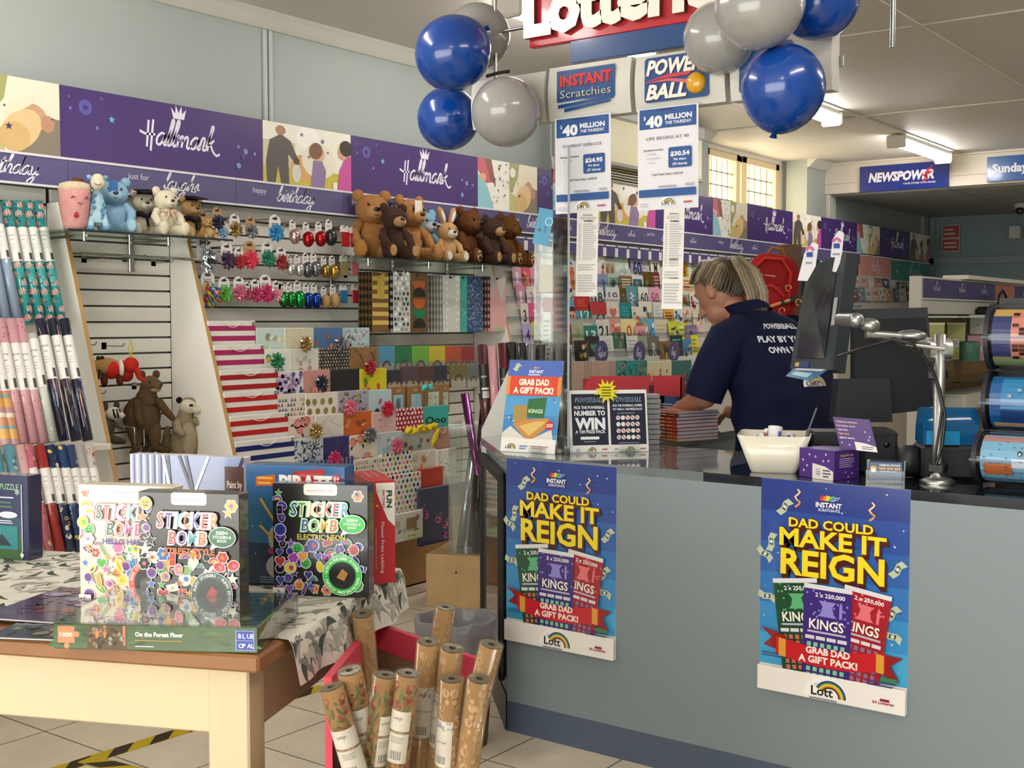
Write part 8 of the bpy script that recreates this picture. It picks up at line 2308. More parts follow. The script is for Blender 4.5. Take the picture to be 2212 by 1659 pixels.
wallq(BL, FL, .66, .70, .012, 'side_board', '#5a2c26')  # left wall coloured dark for the shade inside the bin
wallq(BR, BL, .6, .66, .012, 'back_board')
wallq(FR, BR, .16, .5, .012, 'side_board')
wallq(FL, FR, .2, .16, .012, 'front_board', '#c8394f')
m = MB('paper', '#c8394f'); d = (FL - BL).normalized(); q = FL + d * .002; m.add([(q.x + a * d.x + b * -d.y, q.y + a * d.y + b * d.x, z) for a in (0, .002) for b in (0, .013) for z in (0, .70)], [(0, 1, 3, 2), (4, 6, 7, 5), (0, 4, 5, 1), (2, 3, 7, 6), (0, 2, 6, 4), (1, 5, 7, 3)]); m.ob('pink_edge', t)
m = MB('board', '#7a5638'); m.add([(p.x, p.y, .004) for p in (FL, FR, BR, BL)], [(0, 1, 2, 3)]); m.ob('base_board', t)

KG = 'kraft gift wrap rolls in the pink edged bin'

def krl(px, py, qx, z, band, kind, label, dep=0.0, L=.7, r=.0212):
 top = onZ(z, px, py)
 d0 = (top - E0).dot(FW)
 low = atD(d0 + dep, qx, 1650)
 ax = (low - top).normalized()
 foot = top + ax * (top.z - .012) / max(.2, -ax.z)
 axis = (top - foot).normalized()
 Lr = (top - foot).length
 q = axis.to_track_quat('Z', 'Y')
 v = q.to_matrix().inverted() @ V((.6, -.8, 0)) + V((0, 0, 0))
 f = math.atan2(v.y, v.x)
 if kind == 'b':
  pt = ('none', ())
 else:
  pt = ('none', ())
 spec = roll(Lr, r, '#a9814f', pt, None, f, 28)
 m = spec[0][1]
 P = PR(m, (0, 0, 0), (1, 0, 0), (0, 1, 0), step=.0001, base=.0003, mt='gloss', fn=lambda u, w_, h: ((r + h) * math.cos(f + u / r), (r + h) * math.sin(f + u / r), w_))
 zz = Lr - .02
 while zz > Lr * .3:
  for s in (-1, 1):
   u = s * r * rnd.uniform(.3, 1.1); P.k = 0
   if kind == 'b':
    P.disc(u, zz, r * .45, '#a8352a', r * .32, 10, rnd.uniform(0, 1)).disc(u - r * .1, zz - r * .35, r * .3, '#6a4426', r * .22, 8)
    P.disc(-u * .7, zz - .016, r * .85, '#66703a', r * .17, 9, rnd.uniform(.9, 2.2)).disc(u * .4, zz - .022, r * .5, '#4f5630', r * .12, 8, rnd.uniform(.5, 2.6))
    if s > 0:
     for w_ in range(7): P.line([(u * .9, zz - .03), (u * .9 + r * .6 * math.cos(.4 + w_ * .35), zz - .03 + r * .8 * math.sin(.4 + w_ * .35))], .0012, '#8a2c22'); P.k -= 1
   else:
    P.disc(u, zz, r * .42, '#c2a07a', r * .38, 10, rnd.uniform(0, 3)).line([(u, zz), (u * .5, zz - .012), (u * .8, zz - .028)], .0011, '#c6a783').disc(-u * .8, zz - .017, r * .2, '#bf9d75', r * .25, 8)
  zz -= .03
 # hollow core at the head
 m.set('board', '#57452f').lathe([(r * .3, Lr + .0006), (r * .3, Lr - .02), (0, Lr - .02)], 16, cap=False)
 m.set('bag', '#8f8672').lathe([(r * .32, Lr + .0008), (r * .93, Lr + .0008)], 20, cap=False)
 if band:
  b = MB('paper', '#dcd8d4')
  Q = PR(b, (0, 0, 0), (1, 0, 0), (0, 1, 0), step=.0001, base=.0011, mt='paper', fn=lambda u, w_, h: ((r + h) * math.cos(f + u / r), (r + h) * math.sin(f + u / r), w_))
  z1, z0, u0, u1 = Lr - band[0], Lr - band[1], band[2] * r, band[3] * r
  Q.rect(u0, z0, u1, z1, '#dad6d2', div=10)
  uc, H = (u0 + u1) / 2, z1 - z0
  Q.script('wrap', uc - .012, z1 - H * .16, .0042, .0007, '#77706a')
  if kind == 'b':
   Q.rect(u0, z1 - H * .43, u1, z1 - H * .38, '#8a6a4c', div=10).text('GIFT WRAP', uc, z1 - H * .42, H * .028, '#e6dccc', (u1 - u0) * .5)
   Q.fine(uc - .012, z1 - H * .62, uc + .014, z1 - H * .48, 4, '#a5a2a0')
  else:
   for i in range(14): Q.k = 4; Q.disc(rnd.uniform(u0 * .9, u1 * .9), z1 - H * rnd.uniform(.02, .22), .0022, '#8a84a0', .0014, 6, 1)
   Q.text('GIFT WRAP', uc, z1 - H * .48, H * .035, '#6a6660', (u1 - u0) * .5)
  Q.k = 6; Q.barcode(uc - .011, z0 + H * .05, uc + .011, z0 + H * .24)
  spec.append(('label', b))
 t = put_roll(spec, foot, top, label, KG)
 MB('film', '#f2efe8').lathe([(r + .0022, Lr * .3), (r + .0022, Lr + .003)], 24, cap=False).ob('film', t)

krl(783, 1325, 812, .735, None, 'p', 'tallest kraft roll with pale flowers at the back left of the bin', .12)
krl(962, 1312, 905, .725, None, 'p', 'kraft roll leaning right at the back of the bin', .05)
krl(926, 1386, 904, .745, (.085, .19, -1.3, 1.4), 'p', 'kraft roll with a lilac label in the middle of the bin', .06)
krl(977, 1400, 945, .735, (.09, .2, -1.6, .3), 'p', 'kraft roll behind the front pale flowered roll', .06)
krl(1062, 1392, 998, .745, None, 'p', 'kraft roll leaning furthest right, no label', .05)
krl(1036, 1466, 1010, .70, None, 'p', 'pale flowered kraft roll at the front right corner', .04)
krl(976, 1466, 965, .695, (.075, .165, -1.5, .35), 'p', 'pale flowered kraft roll at the front with a white label', .03)
krl(755, 1448, 800, .72, (.07, .19, -1.2, 1.5), 'b', 'red flowered kraft roll second from the left', .05)
krl(715, 1484, 764, .70, (.075, .165, -1.4, 1.4), 'b', 'red flowered kraft roll leaning at the far left of the bin', .02)
krl(833, 1458, 808, .71, (.07, .165, .1, 1.5), 'b', 'red flowered kraft roll left of the front pair', .02)
krl(882, 1454, 858, .715, (.065, .165, -1.2, .75), 'b', 'red flowered kraft roll right of the front pair', .03)

# ------------------------------------------------------------ waste bin, timber block, foil rolls behind
p = onZ(.4, 985, 1335)
t = thing('waste_bin', 'dark red waste bin with a grey plastic liner', 'waste bin', (p.x, p.y, 0))
MB('plastic', '#4a1518').lathe([(0, 0), (.1, 0), (.125, .38), (.118, .38), (.09, .02), (0, .02)], 28).ob('body', t)
m = MB('bag', '#a9a6aa')
m.ring([[((r + w_ * math.sin(j * .9) + w_ * .6 * math.sin(j * 2.3)) * math.cos(2 * PI * j / 64), (r + w_ * math.sin(j * .9)) * math.sin(2 * PI * j / 64), z + w_ * 1.6 * math.sin(j * .55)) for j in range(64)] for r, z, w_ in ((.124, .3, .003), (.132, .36, .003), (.133, .402, .003), (.118, .404, .002), (.1, .3, .002))], cap0=False, cap1=False)
m.ob('liner', t)
c = V((-3.66, 4.25, 0)); ang = math.atan2(.1, .27)
t = thing('timber_block', 'pale timber block under the clear box of foil rolls', 'display block', c, ang)
MB('wood', '#b79565').box(0, .42, 0, .36, 0, .25, .003).ob('body', t)
m = MB('wood', '#2a1c10'); m.T = MX.Translation((.15, -.0005, .17)) @ MX.Rotation(PI / 2, 4, 'X'); m.lathe([(.006, 0), (0, .0006)], 10); m.ob('knot', t)
t = thing('clear_box', 'tall clear acrylic box holding dark foil gift wrap rolls', 'display box', c + V((math.cos(ang), math.sin(ang), 0)) * .1 + V((-math.sin(ang), math.cos(ang), 0)) * .04, ang)
m = MB('acrylic', '#f7f9f8')
m.box(0, .3, 0, .003, .2505, .86).box(0, .3, .2, .203, .2505, .86).box(0, .003, 0, .2, .2505, .86).box(.297, .3, 0, .2, .2505, .86).box(0, .3, 0, .2, .2505, .2545)
m.ob('case', t)

def froll(p0, p1, base, mt, lab, label, r=.0195):
 p0, p1 = V(p0), V(p1)
 L = (p1 - p0).length
 v = (p1 - p0).to_track_quat('Z', 'Y').to_matrix().inverted() @ V((.6, -.8, 0))
 sp = roll(L, r, base, ('none', ()), None, math.atan2(v.y, v.x), 18, mt)
 if lab:
  b = MB('card', '#141417'); b.lathe([(r + .001, L * lab[0]), (r + .001, L * lab[1])], 18, cap=False)
  Q = PR(b, (0, 0, 0), (1, 0, 0), (0, 1, 0), step=.0001, base=.0015, fn=lambda u, w_, h, f=math.atan2(v.y, v.x): ((r + h) * math.cos(f + u / r), (r + h) * math.sin(f + u / r), w_))
  H = L * (lab[1] - lab[0])
  Q.script('paper', -.014, L * lab[0] + H * .62, .005, .0009, '#d8d4d0'); Q.rect(-.014, L * lab[0] + H * .26, .014, L * lab[0] + H * .32, '#d8d4d0', div=3).barcode(-.012, L * lab[0] + H * .03, .014, L * lab[0] + H * .22)
  sp.append(('label', b))
 put_roll(sp, p0, p1, label, 'foil gift wrap rolls near the clear box')

tc = lambda u, v, z: c + V((math.cos(ang), math.sin(ang), 0)) * (.1 + u) + V((-math.sin(ang), math.cos(ang), 0)) * (.04 + v) + V((0, 0, z))
froll(tc(.175, .1, .256), tc(.06, .06, 1.0), '#7d3f78', 'foil', None, 'shiny purple foil roll leaning left in the clear box')
froll(tc(.225, .13, .256), tc(.135, .1, 1.0), '#451a22', 'gloss', (.5, .82), 'maroon roll with a black label in the clear box, left one')
froll(tc(.26, .08, .256), tc(.19, .07, 1.0), '#1f1f26', 'gloss', (.42, .82), 'black roll with a black label in the clear box')
froll(tc(.06, .15, .256), tc(.12, .17, .92), '#4a2a46', 'foil', None, 'purple foil roll at the back of the clear box')
froll(tc(.03, .08, .256), tc(.075, .14, .72), '#8f9690', 'foil', None, 'short silver foil roll at the left of the clear box')
froll(tc(.12, .05, .256), tc(.13, .05, .62), '#2a2a30', 'foil', None, 'dark foil roll low in the clear box')
# second stand of rolls behind, with its white support
t = thing('roll_stand', 'white folded card stand holding upright foil rolls', 'display stand', atD(4.62, 1070, 1205) * 1)
o_ = t.location.copy(); o_.z = 0; t.location = o_
A0 = [atD(4.62, *q) for q in ((1098, 800), (1040, 928), (1040, 1208), (1066, 1208), (1098, 990))]
m = MB('paint', '#cfcfca')
dv = V((-.1, .4, 0)).normalized() * .12
q0 = [p - o_ for p in A0]; k = len(q0)
m.add(q0 + [p + dv for p in q0], [list(range(k)), list(range(k, 2 * k))[::-1]] + [(i, i + k, (i + 1) % k + k, (i + 1) % k) for i in range(k)])
zb_ = min(p.z for p in q0)
m.box(q0[2].x - .005, q0[2].x + .02, q0[2].y, q0[2].y + .2, 0, zb_ + .01)
m.ob('body', t)
for i, (px, pt_, base, mt, lb, lab) in enumerate(((1042, 745, '#4a1822', 'gloss', 'maroon roll with a black label at the left of the stand', (.45, .8)), (1062, 748, '#c98f98', 'gloss', 'pale pink roll in the white stand', None), (1086, 742, '#55161f', 'gloss', 'bright maroon roll with a black label in the white stand', (.45, .75)), (1106, 740, '#23241f', 'gloss', 'black roll behind the upright lottery sign', (.6, .8)),
          (1128, 742, '#25262a', 'gloss', 'black labelled roll above the upright lottery sign', (.4, .85)), (1150, 744, '#c9c9c6', 'foil', 'bright silver foil roll above the upright lottery sign', None), (1170, 746, '#77787a', 'foil', 'grey foil roll left of the clear tower', None), (1206, 752, '#7d7d7a', 'foil', 'grey foil roll behind the acrylic screen, left of two', None), (1226, 756, '#8a8987', 'foil', 'grey foil roll behind the acrylic screen, right of two', None))):
 top = atD(4.95, px, pt_); foot = atD(4.9, px + (14 if px < 1100 else -2), 960); foot = top + (foot - top) * 1.0
 froll(foot, top, base, mt, lab, lb, .0205)
# ------------------------------------------------------------ the woman behind the counter
g = atD(4.42, 1676, 830)
t = thing('person', 'woman with a blonde ponytail in a navy work shirt, bending over the counter', 'person', (g.x, g.y, 0), math.radians(165))
NV = '#0b1130'

def cap(m, a, b, ra, rb):
 m.tube([a, b], [ra, rb], 16); m.ball(a, ra, seg=16, rings=10); m.ball(b, rb, seg=16, rings=10)

HC = V((.255, .02, 1.45))
HM = MX.Translation(HC) @ MX.Rotation(math.radians(34), 4, 'Y') @ MX.Rotation(math.radians(8), 4, 'Z')
b = MB('body_skin')
for a, q, r0, r1 in (((-.06, 0, .86), (-.02, 0, 1.05), .13, .12), ((-.02, 0, 1.05), (.05, 0, 1.24), .12, .12), ((.05, -.13, 1.25), (.05, .13, 1.25), .05, .05), ((.1, 0, 1.3), (.2, .01, 1.40), .055, .05),
      ((-.05, .09, .86), (-.02, .1, .48), .09, .06), ((-.02, .1, .48), (-.05, .1, .09), .055, .04), ((-.05, .1, .05), (.1, .11, .03), .04, .03),
      ((-.05, -.09, .86), (-.02, -.1, .48), .09, .06), ((-.02, -.1, .48), (-.05, -.1, .09), .055, .04), ((-.05, -.1, .05), (.1, -.11, .03), .04, .03)):
 cap(b, a, q, r0, r1)
for s in (1, -1):
 sh, el, wr = V((.06, .185 * s, 1.25)), V((.10, .27 * s, 1.07)), V((.31, .2 * s, 1.0))
 cap(b, sh, el, .055, .043); cap(b, el, wr, .042, .028)
 fd = (wr - el).normalized(); sd = V((-fd.y, fd.x, 0)) * -s
 pm = wr + fd * .05
 cap(b, wr, pm + fd * .02, .026, .03)
 for i, (o, ln) in enumerate(((-.028, .062), (-.01, .072), (.008, .068), (.026, .052))):
  k0 = pm + fd * .03 + sd * o; k1 = k0 + fd * ln * .55 + V((0, 0, -.012)); k2 = k1 + fd * ln * .35 + V((0, 0, -.024))
  b.tube([k0, k1, k2], [.0095, .009, .0075], 8); b.ball(k2, .0075, seg=8, rings=6); b.ball(k1, .009, seg=8, rings=6)
 k0 = wr + fd * .03 + sd * -.026; k1 = k0 + fd * .03 + sd * -.024 + V((0, 0, -.008)); b.tube([k0, k1, k1 + fd * .03 + V((0, 0, -.012))], [.012, .01, .008], 8)
b.T = HM
b.ball((0, 0, .015), .095, .077, .108, 28, 20).ball((.035, 0, -.06), .058, .056, .052, 20, 14)
b.tube([(.09, 0, .015), (.108, 0, -.018), (.112, 0, -.028)], [.011, .013, .012], 10).ball((.108, 0, -.03), .014, .017, .011, 12, 8)
b.ball((.086, 0, -.062), .012, .024, .007, 12, 8).ball((.084, 0, -.073), .011, .021, .007, 12, 8).ball((.082, 0, -.1), .02, .022, .016, 12, 8)
for s in (1, -1): b.ball((-.008, s * .078, -.005), .022, .009, .032, 14, 10, rot=(0, -.2, s * .25)).ball((.07, s * .036, .034), .018, .022, .008, 10, 7)
o = b.ob('body', t)
rm = o.modifiers.new('skin_surface', 'REMESH'); rm.mode = 'VOXEL'; rm.voxel_size = .0055; rm.use_smooth_shade = True
sm = o.modifiers.new('soften', 'SMOOTH'); sm.iterations = 3; sm.factor = .5
for s in (1, -1):
 m = MB('gloss', '#e2ddd6'); m.T = HM; m.ball((.081, s * .034, .012), .011, .014, .01, 12, 8); m.set(col='#3a2a1c').ball((.091, s * .034, .011), .003, .006, .006, 10, 6); m.ob('eye', t)
 m = MB('hair', '#5a4630'); m.T = HM; m.tube([(.088, s * .018, .034), (.087, s * .036, .04), (.075, s * .055, .034)], .003, 6); m.ob('eyebrow', t)
# shirt: lofted torso with collar and sleeves
SH = [(.84, -.075, .215, .165), (.92, -.07, .215, .165), (1.0, -.05, .21, .16), (1.08, -.03, .208, .155), (1.16, -.005, .212, .155), (1.23, .02, .216, .15), (1.285, .045, .205, .135), (1.325, .065, .165, .112), (1.355, .085, .115, .09), (1.38, .115, .078, .072)]

def shp(v, th, h=0):
 for i in range(len(SH) - 1):
  if SH[i][0] <= v <= SH[i + 1][0] or i == len(SH) - 2:
   k = (v - SH[i][0]) / (SH[i + 1][0] - SH[i][0]); cx, a, bb = (SH[i][j] + (SH[i + 1][j] - SH[i][j]) * k for j in (1, 2, 3)); break
 wr = .004 * math.sin(v * 38 + th * 2) + .003 * math.sin(v * 61 - th * 3)
 c, s = math.cos(th), math.sin(th)
 f = lambda q: math.copysign(abs(q) ** .82, q)
 return (cx + (bb + h + wr) * f(c), (a + h + wr) * f(s), v)

m = MB('knit', NV)
m.ring([[shp(z, 2 * PI * j / 48) for j in range(48)] for z in [.84 + .54 * i / 36 for i in range(37)]], cap0=False, cap1=False)
for s in (1, -1):
 m.tube([(.05, .13 * s, 1.285), (.06, .195 * s, 1.265), (.075, .235 * s, 1.19), (.088, .262 * s, 1.13), (.098, .274 * s, 1.085), (.103, .278 * s, 1.065)], [.085, .083, .078, .073, .07, .069], 20)
m.ring([[(.115 + .02 * i + (.072 + .004 * i) * math.cos(2 * PI * j / 28), (.078 - .003 * i) * math.sin(2 * PI * j / 28), 1.372 + .016 * i - .02 * math.cos(2 * PI * j / 28)) for j in range(28)] for i in range(3)], cap0=False, cap1=False)
m.ob('shirt', t)
m = MB('card', '#cfd2dc')
P = PR(m, (0, 0, 0), (1, 0, 0), (0, 1, 0), step=.0003, base=.004, mt='card', fn=lambda u, v, h: shp(v, PI + u / .19, h))
P.text('POWERBALL', -.045, 1.315, .018, '#c9ccd6', .155, bold=.05, shear=.2).text('PLAY BY YOUR', -.05, 1.268, .021, '#cfd2dc', .235, bold=.045).text('OWN RULES', -.05, 1.23, .021, '#cfd2dc', .18, bold=.045)
lott_logo(P, .0, 1.11, .085)
m.ob('shirt_print', t)
m = MB('cloth', '#1c1d24')
for s in (1, -1):
 m.tube([(-.06, .09 * s, .9), (-.03, .1 * s, .5), (-.055, .1 * s, .06)], [.125, .09, .075], 16)
m.ring([[(-.07 + .15 * math.cos(2 * PI * j / 32), .2 * math.sin(2 * PI * j / 32), z) for j in range(32)] for z in (.78, .9)])
m.ob('trousers', t)
m = MB('cloth', '#17171a')
for s in (1, -1): m.ball((.03, .105 * s, .035), .13, .05, .036, 16, 10)
m.ob('shoes', t)
# hair
h = MB('hair', '#55472f')
h.T = HM

def hf(p):
 k = 1.0
 if p.x > .3 and p.z < .55: k = .8
 if p.z < -.35: k = .86
 if abs(p.y) > .55 and -.5 < p.z < .12 and p.x > -.3: k = .88
 return (p.x * k, p.y * k, p.z * k)

h.ball((-.01, 0, .02), .107, .089, .117, 36, 24, fn=hf)
tie = V((-.092, 0, .082))
cs = ('#85755b', '#6f5f48', '#9a8a6c', '#7a6a50', '#5f5140')
for i in range(54):
 a = -PI * .93 + 2 * PI * .93 * i / 53
 # from the hairline back to the tie
 st = V((.085 * math.cos(a) + .0, .083 * math.sin(a), .06 if abs(a) < 1.2 else .06 - .13 * min(1, (abs(a) - 1.2) / 1.2)))
 if abs(a) < .9: st = V((.075, .07 * math.sin(a), .085))
 md = (st + tie) / 2; dv = md - V((-.01, 0, .02)); n_ = V((dv.x / .109, dv.y / .09, dv.z / .12)).length
 md = V((-.01, 0, .02)) + dv / max(.3, n_) * 1.03
 q1 = V((-.01, 0, .02)) + (st * .6 + md * .4 - V((-.01, 0, .02))) * 1.06
 h.set(col=cs[i % 5] if abs(a) < 1.95 else ('#3f3325', '#4a3c2b')[i % 2]).tube([st, q1, md, (md + tie) / 2 * 1.02, tie], [.003, .006, .0075, .006, .004], 6)  # nape strands take darker colours, painting in the shadow beneath the ponytail
h.ob('hair', t)
m = MB('cloth', '#b9a58a'); m.T = HM @ MX.Translation(tie) @ MX.Rotation(-.9, 4, 'Y'); m.lathe([(.014, -.006), (.018, 0), (.014, .006)], 14); m.ob('hair_tie', t)
h = MB('hair', '#8a7a5e')
tw = HM @ tie
for i in range(34):
 a = 2 * PI * i / 34; r = .032 * (1 if i % 2 else .55)
 o1, o2, o3 = ((r * k * math.cos(a), r * k * 1.25 * math.sin(a)) for k in (.5, 1.0, .75))
 end = rnd.uniform(.2, .27) + (.07 if i in (3, 7) else 0)
 pts = [tw, tw + V((-.035 + o1[0], o1[1], .012)), tw + V((-.085 + o2[0], o2[1] - .01, -.04)), tw + V((-.12 + o2[0], o2[1] - .02, -.12)), tw + V((-.13 + o3[0] * 1.1, o3[1] - .03, -end))]
 h.set(col=('#94866a', '#7d6d53', '#a3967a', '#6a5b45', '#8a7a5e')[i % 5]).tube(pts, [.004, .008, .01, .009, .0025], 6)
h.ob('ponytail', t)

# ------------------------------------------------------------ till equipment on the counter
def slab(pts, th, col, mt, name, parent, o):
 """a flat face given by its corners, with real thickness behind it"""
 p = [V(q) - o for q in pts]
 n_ = (p[1] - p[0]).cross(p[-1] - p[0]).normalized()
 if n_.dot(E0 - o - p[0]) < 0: n_ = -n_
 k = len(p); m = MB(mt, col)
 vs = p + [q - n_ * th for q in p]
 m.add(vs, [list(range(k)), list(range(k, 2 * k))[::-1]] + [(i, k + i, k + (i + 1) % k, (i + 1) % k) for i in range(k)])
 m.ob(name, parent)
 return p, n_

def bil(p, a, b): return (p[0] * (1 - a) + p[1] * a) * (1 - b) + (p[3] * (1 - a) + p[2] * a) * b

F4 = [atD(3.66, 1745, 577), atD(3.5, 1829, 545), atD(3.46, 1799, 799), atD(3.62, 1706, 797)]
o = F4[3].copy()
t = thing('customer_display', 'tall dark tilted customer screen with a reflective face', 'monitor', o)
p, n_ = slab(F4, .045, '#2c3236', 'plastic', 'housing', t, o)
m = MB('screen', '#23241f'); m.add([bil(p, *q) + n_ * .0015 for q in ((.1, .12), (.8, .13), (.78, .9), (.12, .9))], [(0, 1, 2, 3)]); m.ob('screen', t)
m = MB('brushed', '#c9c9c9'); m.add([bil(p, *q) + n_ * .002 for q in ((.84, .38), (.93, .38), (.93, .62), (.84, .62))], [(0, 1, 2, 3)]); m.ob('side_strip', t)
m = MB('card', '#2f3f6a'); m.add([bil(p, *q) + n_ * .002 for q in ((.1, .93), (.45, .93), (.45, .985), (.1, .985))], [(0, 1, 2, 3)]); m.set(col='#c9a04a').add([bil(p, *q) + n_ * .0025 for q in ((.13, .94), (.22, .94), (.22, .975), (.13, .975))], [(0, 1, 2, 3)]); m.ob('sticker', t)
for pts, lb in ((((1738, 546), (1756, 523), (1768, 528), (1762, 575), (1744, 607), (1723, 606)), 'white lottery tag clipped to the left of the tilted screen'), (((1799, 516), (1812, 498), (1823, 503), (1818, 560), (1806, 588), (1798, 586), (1804, 556), (1794, 555)), 'white lottery tag clipped to the top of the tilted screen')):
 q = [atD(3.52, *v) for v in pts]; o2 = q[0].copy()
 u = thing('lottery_tag', lb, 'tag', o2, 0, 'white lottery tags on the screen')
 pp, n2 = slab(q, .001, '#dcdae0', 'card', 'tag_card', u, o2)
 c_ = sum(pp, V()) / len(pp); P = PR(MB('card'), c_, RT, UP, step=.0004, base=.002)
 if P.n.dot(n2) < 0: P.n = -P.n
 P.arc(0, .03, .006, .014, 0, 180, '#c06a90').rect(-.009, .012, .009, .026, '#3a4a90').fine(-.012, -.01, .01, .0, 1, '#8a8a9a'); P.mb.ob('tag_print', u)
q = [atD(k, *v) for k, v in ((3.56, (1697, 812)), (3.6, (1715, 795)), (3.48, (1790, 797)), (3.44, (1752, 823)))]
u = thing('lottery_leaflet', 'blue lottery leaflet sticking out under the tilted screen', 'leaflet', q[0]); pp, n2 = slab(q, .0015, '#3a6f9a', 'card', 'sheet', u, q[0])
m = MB('card', '#a9d0da'); m.add([bil(pp, *v) + n2 * .001 for v in ((.2, .15), (.6, .15), (.55, .75), (.15, .75))], [(0, 1, 2, 3)]); m.set(col='#d9d6dc').add([bil(pp, *v) + n2 * .001 for v in ((.75, .1), (.95, .1), (.95, .95), (.75, .9))], [(0, 1, 2, 3)]); m.ob('print', u)

PB = onZ(.9075, 2025, 1043)
t = thing('monitor_pole', 'brushed metal monitor pole with clamp and round foot', 'monitor arm', PB)
dP = (PB - E0).dot(FW)
at = lambda px, py, k=0: atD(dP + k, px, py) - PB
zt = at(2028, 722).z
MB('brushed', '#b5b5b3').lathe([(.046, 0), (.047, .006), (.036, .013), (.02, .016), (.016, .03), (.0145, .035), (.0145, zt), (0, zt)], 28).ob('pole', t)
m = MB('brushed', '#c9c9c7'); c_ = at(2030, 755); m.cyl(c_ - RT * .034, c_ + RT * .026, .03, seg=24).cyl(c_ - FW * .034, c_ - FW * .02, .014, seg=16).tube([c_ - FW * .034, at(1985, 747, -.03), at(1955, 745, -.03)], [.006, .006, .005], 8); m.ob('clamp', t)
m = MB('brushed', '#a9a9a8'); a = at(1968, 725); m.ball(a, .042, .03, .016, 20, 12).ball(at(1880, 703), .026, .024, .02, 18, 12).ball(at(1850, 692), .021, .021, .021, 18, 12)
m.tube([at(2030, 745), at(1985, 735), a], [.014, .014, .012], 10).tube([at(1945, 728), at(1870, 722)], [.012, .012], 10).tube([at(1850, 692, .02), at(1815, 690, .12)], [.02, .018], 12); m.ob('arm', t)
m = MB('black_plastic', '#17171a')
for py in (810, 1010): c_ = at(2026, py); MB('black_plastic', '#17171a').box(c_.x - .022, c_.x + .022, c_.y - .022, c_.y + .022, c_.z - .013, c_.z + .013, .004).ob('cable_clip', t)
m = MB('plastic', '#141416')
m.tube([at(1810, 770, .1), at(1875, 748), at(1930, 732, -.03), at(1975, 745, -.04), at(2012, 790, -.03), at(2030, 840, -.03), at(2042, 900, -.03), at(2036, 960, -.03), at(2022, 1005, -.02)], .004, 6)
m.tube([at(1930, 735, -.03), at(1990, 765, -.04), at(2020, 815, -.03), at(2036, 880, -.03), at(2018, 1000, -.02)], .0035, 6); m.ob('cable', t)

def facing(px, py, z, name, label, cat, w, d, h, col='#1b1c1f', z0=.9075, ang=33):
 p = onZ(z0, px, py); t = thing(name, label, cat, p, math.radians(ang))
 MB('black_plastic', col).box(0, w, 0, d, 0, h, .008).ob('body', t)
 return t

t = thing('till_terminal', 'large dark till screen seen from behind', 'till', onZ(.9075, 1925, 985))
o = t.location.copy(); dT = (o - E0).dot(FW)
q = [atD(dT - .02, *v) for v in ((1846, 668), (2003, 664), (2021, 884), (1846, 902))]
p, n_ = slab(q, .05, '#1a1c20', 'black_plastic', 'screen_back', t, o)
m = MB('black_plastic', '#33363b'); m.add([bil(p, *v) + n_ * .002 for v in ((0, 0), (1, 0), (.96, .1), (0, .1))], [(0, 1, 2, 3)]); m.add([bil(p, *v) + n_ * .002 for v in ((1, 0), (1, .95), (.97, .9), (.96, .1))], [(0, 1, 2, 3)]); m.ob('rim', t)
P = PR(MB('black_plastic'), bil(p, .5, .3), p[1] - p[0], p[0] - p[3], step=.0003, base=.003)
for i in range(18):
 for j in range(4): P.k = 0; P.disc(-.08 + i * .009 + (.0045 if j % 2 else 0), -.012 + j * .009, .002, '#0a0a0c', n=6)
P.mb.ob('vent_holes', t)
p2 = [atD(dT - .06, *v) - o for v in ((1812, 818), (1922, 816), (1928, 912), (1802, 912))]
slab([v + o for v in p2], .07, '#24272c', 'black_plastic', 'stand', t, o)
m = MB('black_plastic', '#1c1e22').box(-.1, .14, -.06, .06, 0, .03, .008); m.ob('foot', t)
t = facing(1752, 1018, 0, 'receipt_printer', 'black receipt printer box behind the purple charity box', 'printer', .105, .12, .115)
for i in range(5): MB('gloss', '#2c2e33').box(.012, .09, -.002, 0, .022 + i * .013, .028 + i * .013).ob('vent_slat', t)
t = facing(1862, 1024, 0, 'speaker_box', 'matt black box with a small round knob', 'printer', .1, .13, .125, '#202125')
m = MB('gloss', '#0c0c0e'); m.T = MX.Translation((.068, -.001, .085)) @ MX.Rotation(PI / 2, 4, 'X'); m.lathe([(.009, 0), (.008, .003), (0, .004)], 16); m.ob('knob', t)
t = facing(1748, 946, 0, 'paper_pile', 'pile of banded papers and newspapers behind the counter', 'papers', .16, .12, .0, z0=.9075)
for c_ in list(t.children): bpy.data.objects.remove(c_)
o = onZ(.9075, 1790, 958); t.location = o + V((-.1, .1, 0))
for i in range(7): MB('paper', ('#b9b5a8', '#8f8b80', '#c9c5b8', '#a39d8f', '#7d776c', '#b3ae9f', '#d0ccc0')[i]).box(-.06 + .003 * i, .06, 0, .1, .014 * i, .014 * i + .012, .003).ob('bundle', t)
t = thing('ticket_checker', 'ticket reader with a translucent blue domed hood', 'ticket reader', onZ(.9075, 1990, 1036), math.radians(28))
MB('black_plastic', '#17181b').box(0, .165, 0, .14, 0, .095, .01).ob('base', t)
m = MB('black_plastic', '#222429'); m.T = MX.Translation((-.035, .05, .045)) @ MX.Rotation(PI / 2, 4, 'Y'); m.lathe([(0, -.02), (.045, -.02), (.045, .03), (0, .03)], 24); m.ob('paper_drum', t)
MB('gloss', '#2a5a30').box(.14, .16, -.001, 0, .03, .08).ob('green_panel', t)
m = MB('tint', '#1a70ac')
arc = [(.066 * math.cos(PI * j / 20), .1 * math.sin(PI * j / 20)) for j in range(21)]
m.ring([[(x, .07 - a * .95, .096 + b) for a, b in arc] for x in (.005, .055, .056, .115, .155)], closed=False, cap0=True, cap1=True); m.ob('hood', t)
m = MB('gloss', '#1d86b8').box(.012, .1, .0, .003, .097, .135); m.ob('blue_label', t)

# ---- ticket dispensers in a rack at the right edge
t0 = None

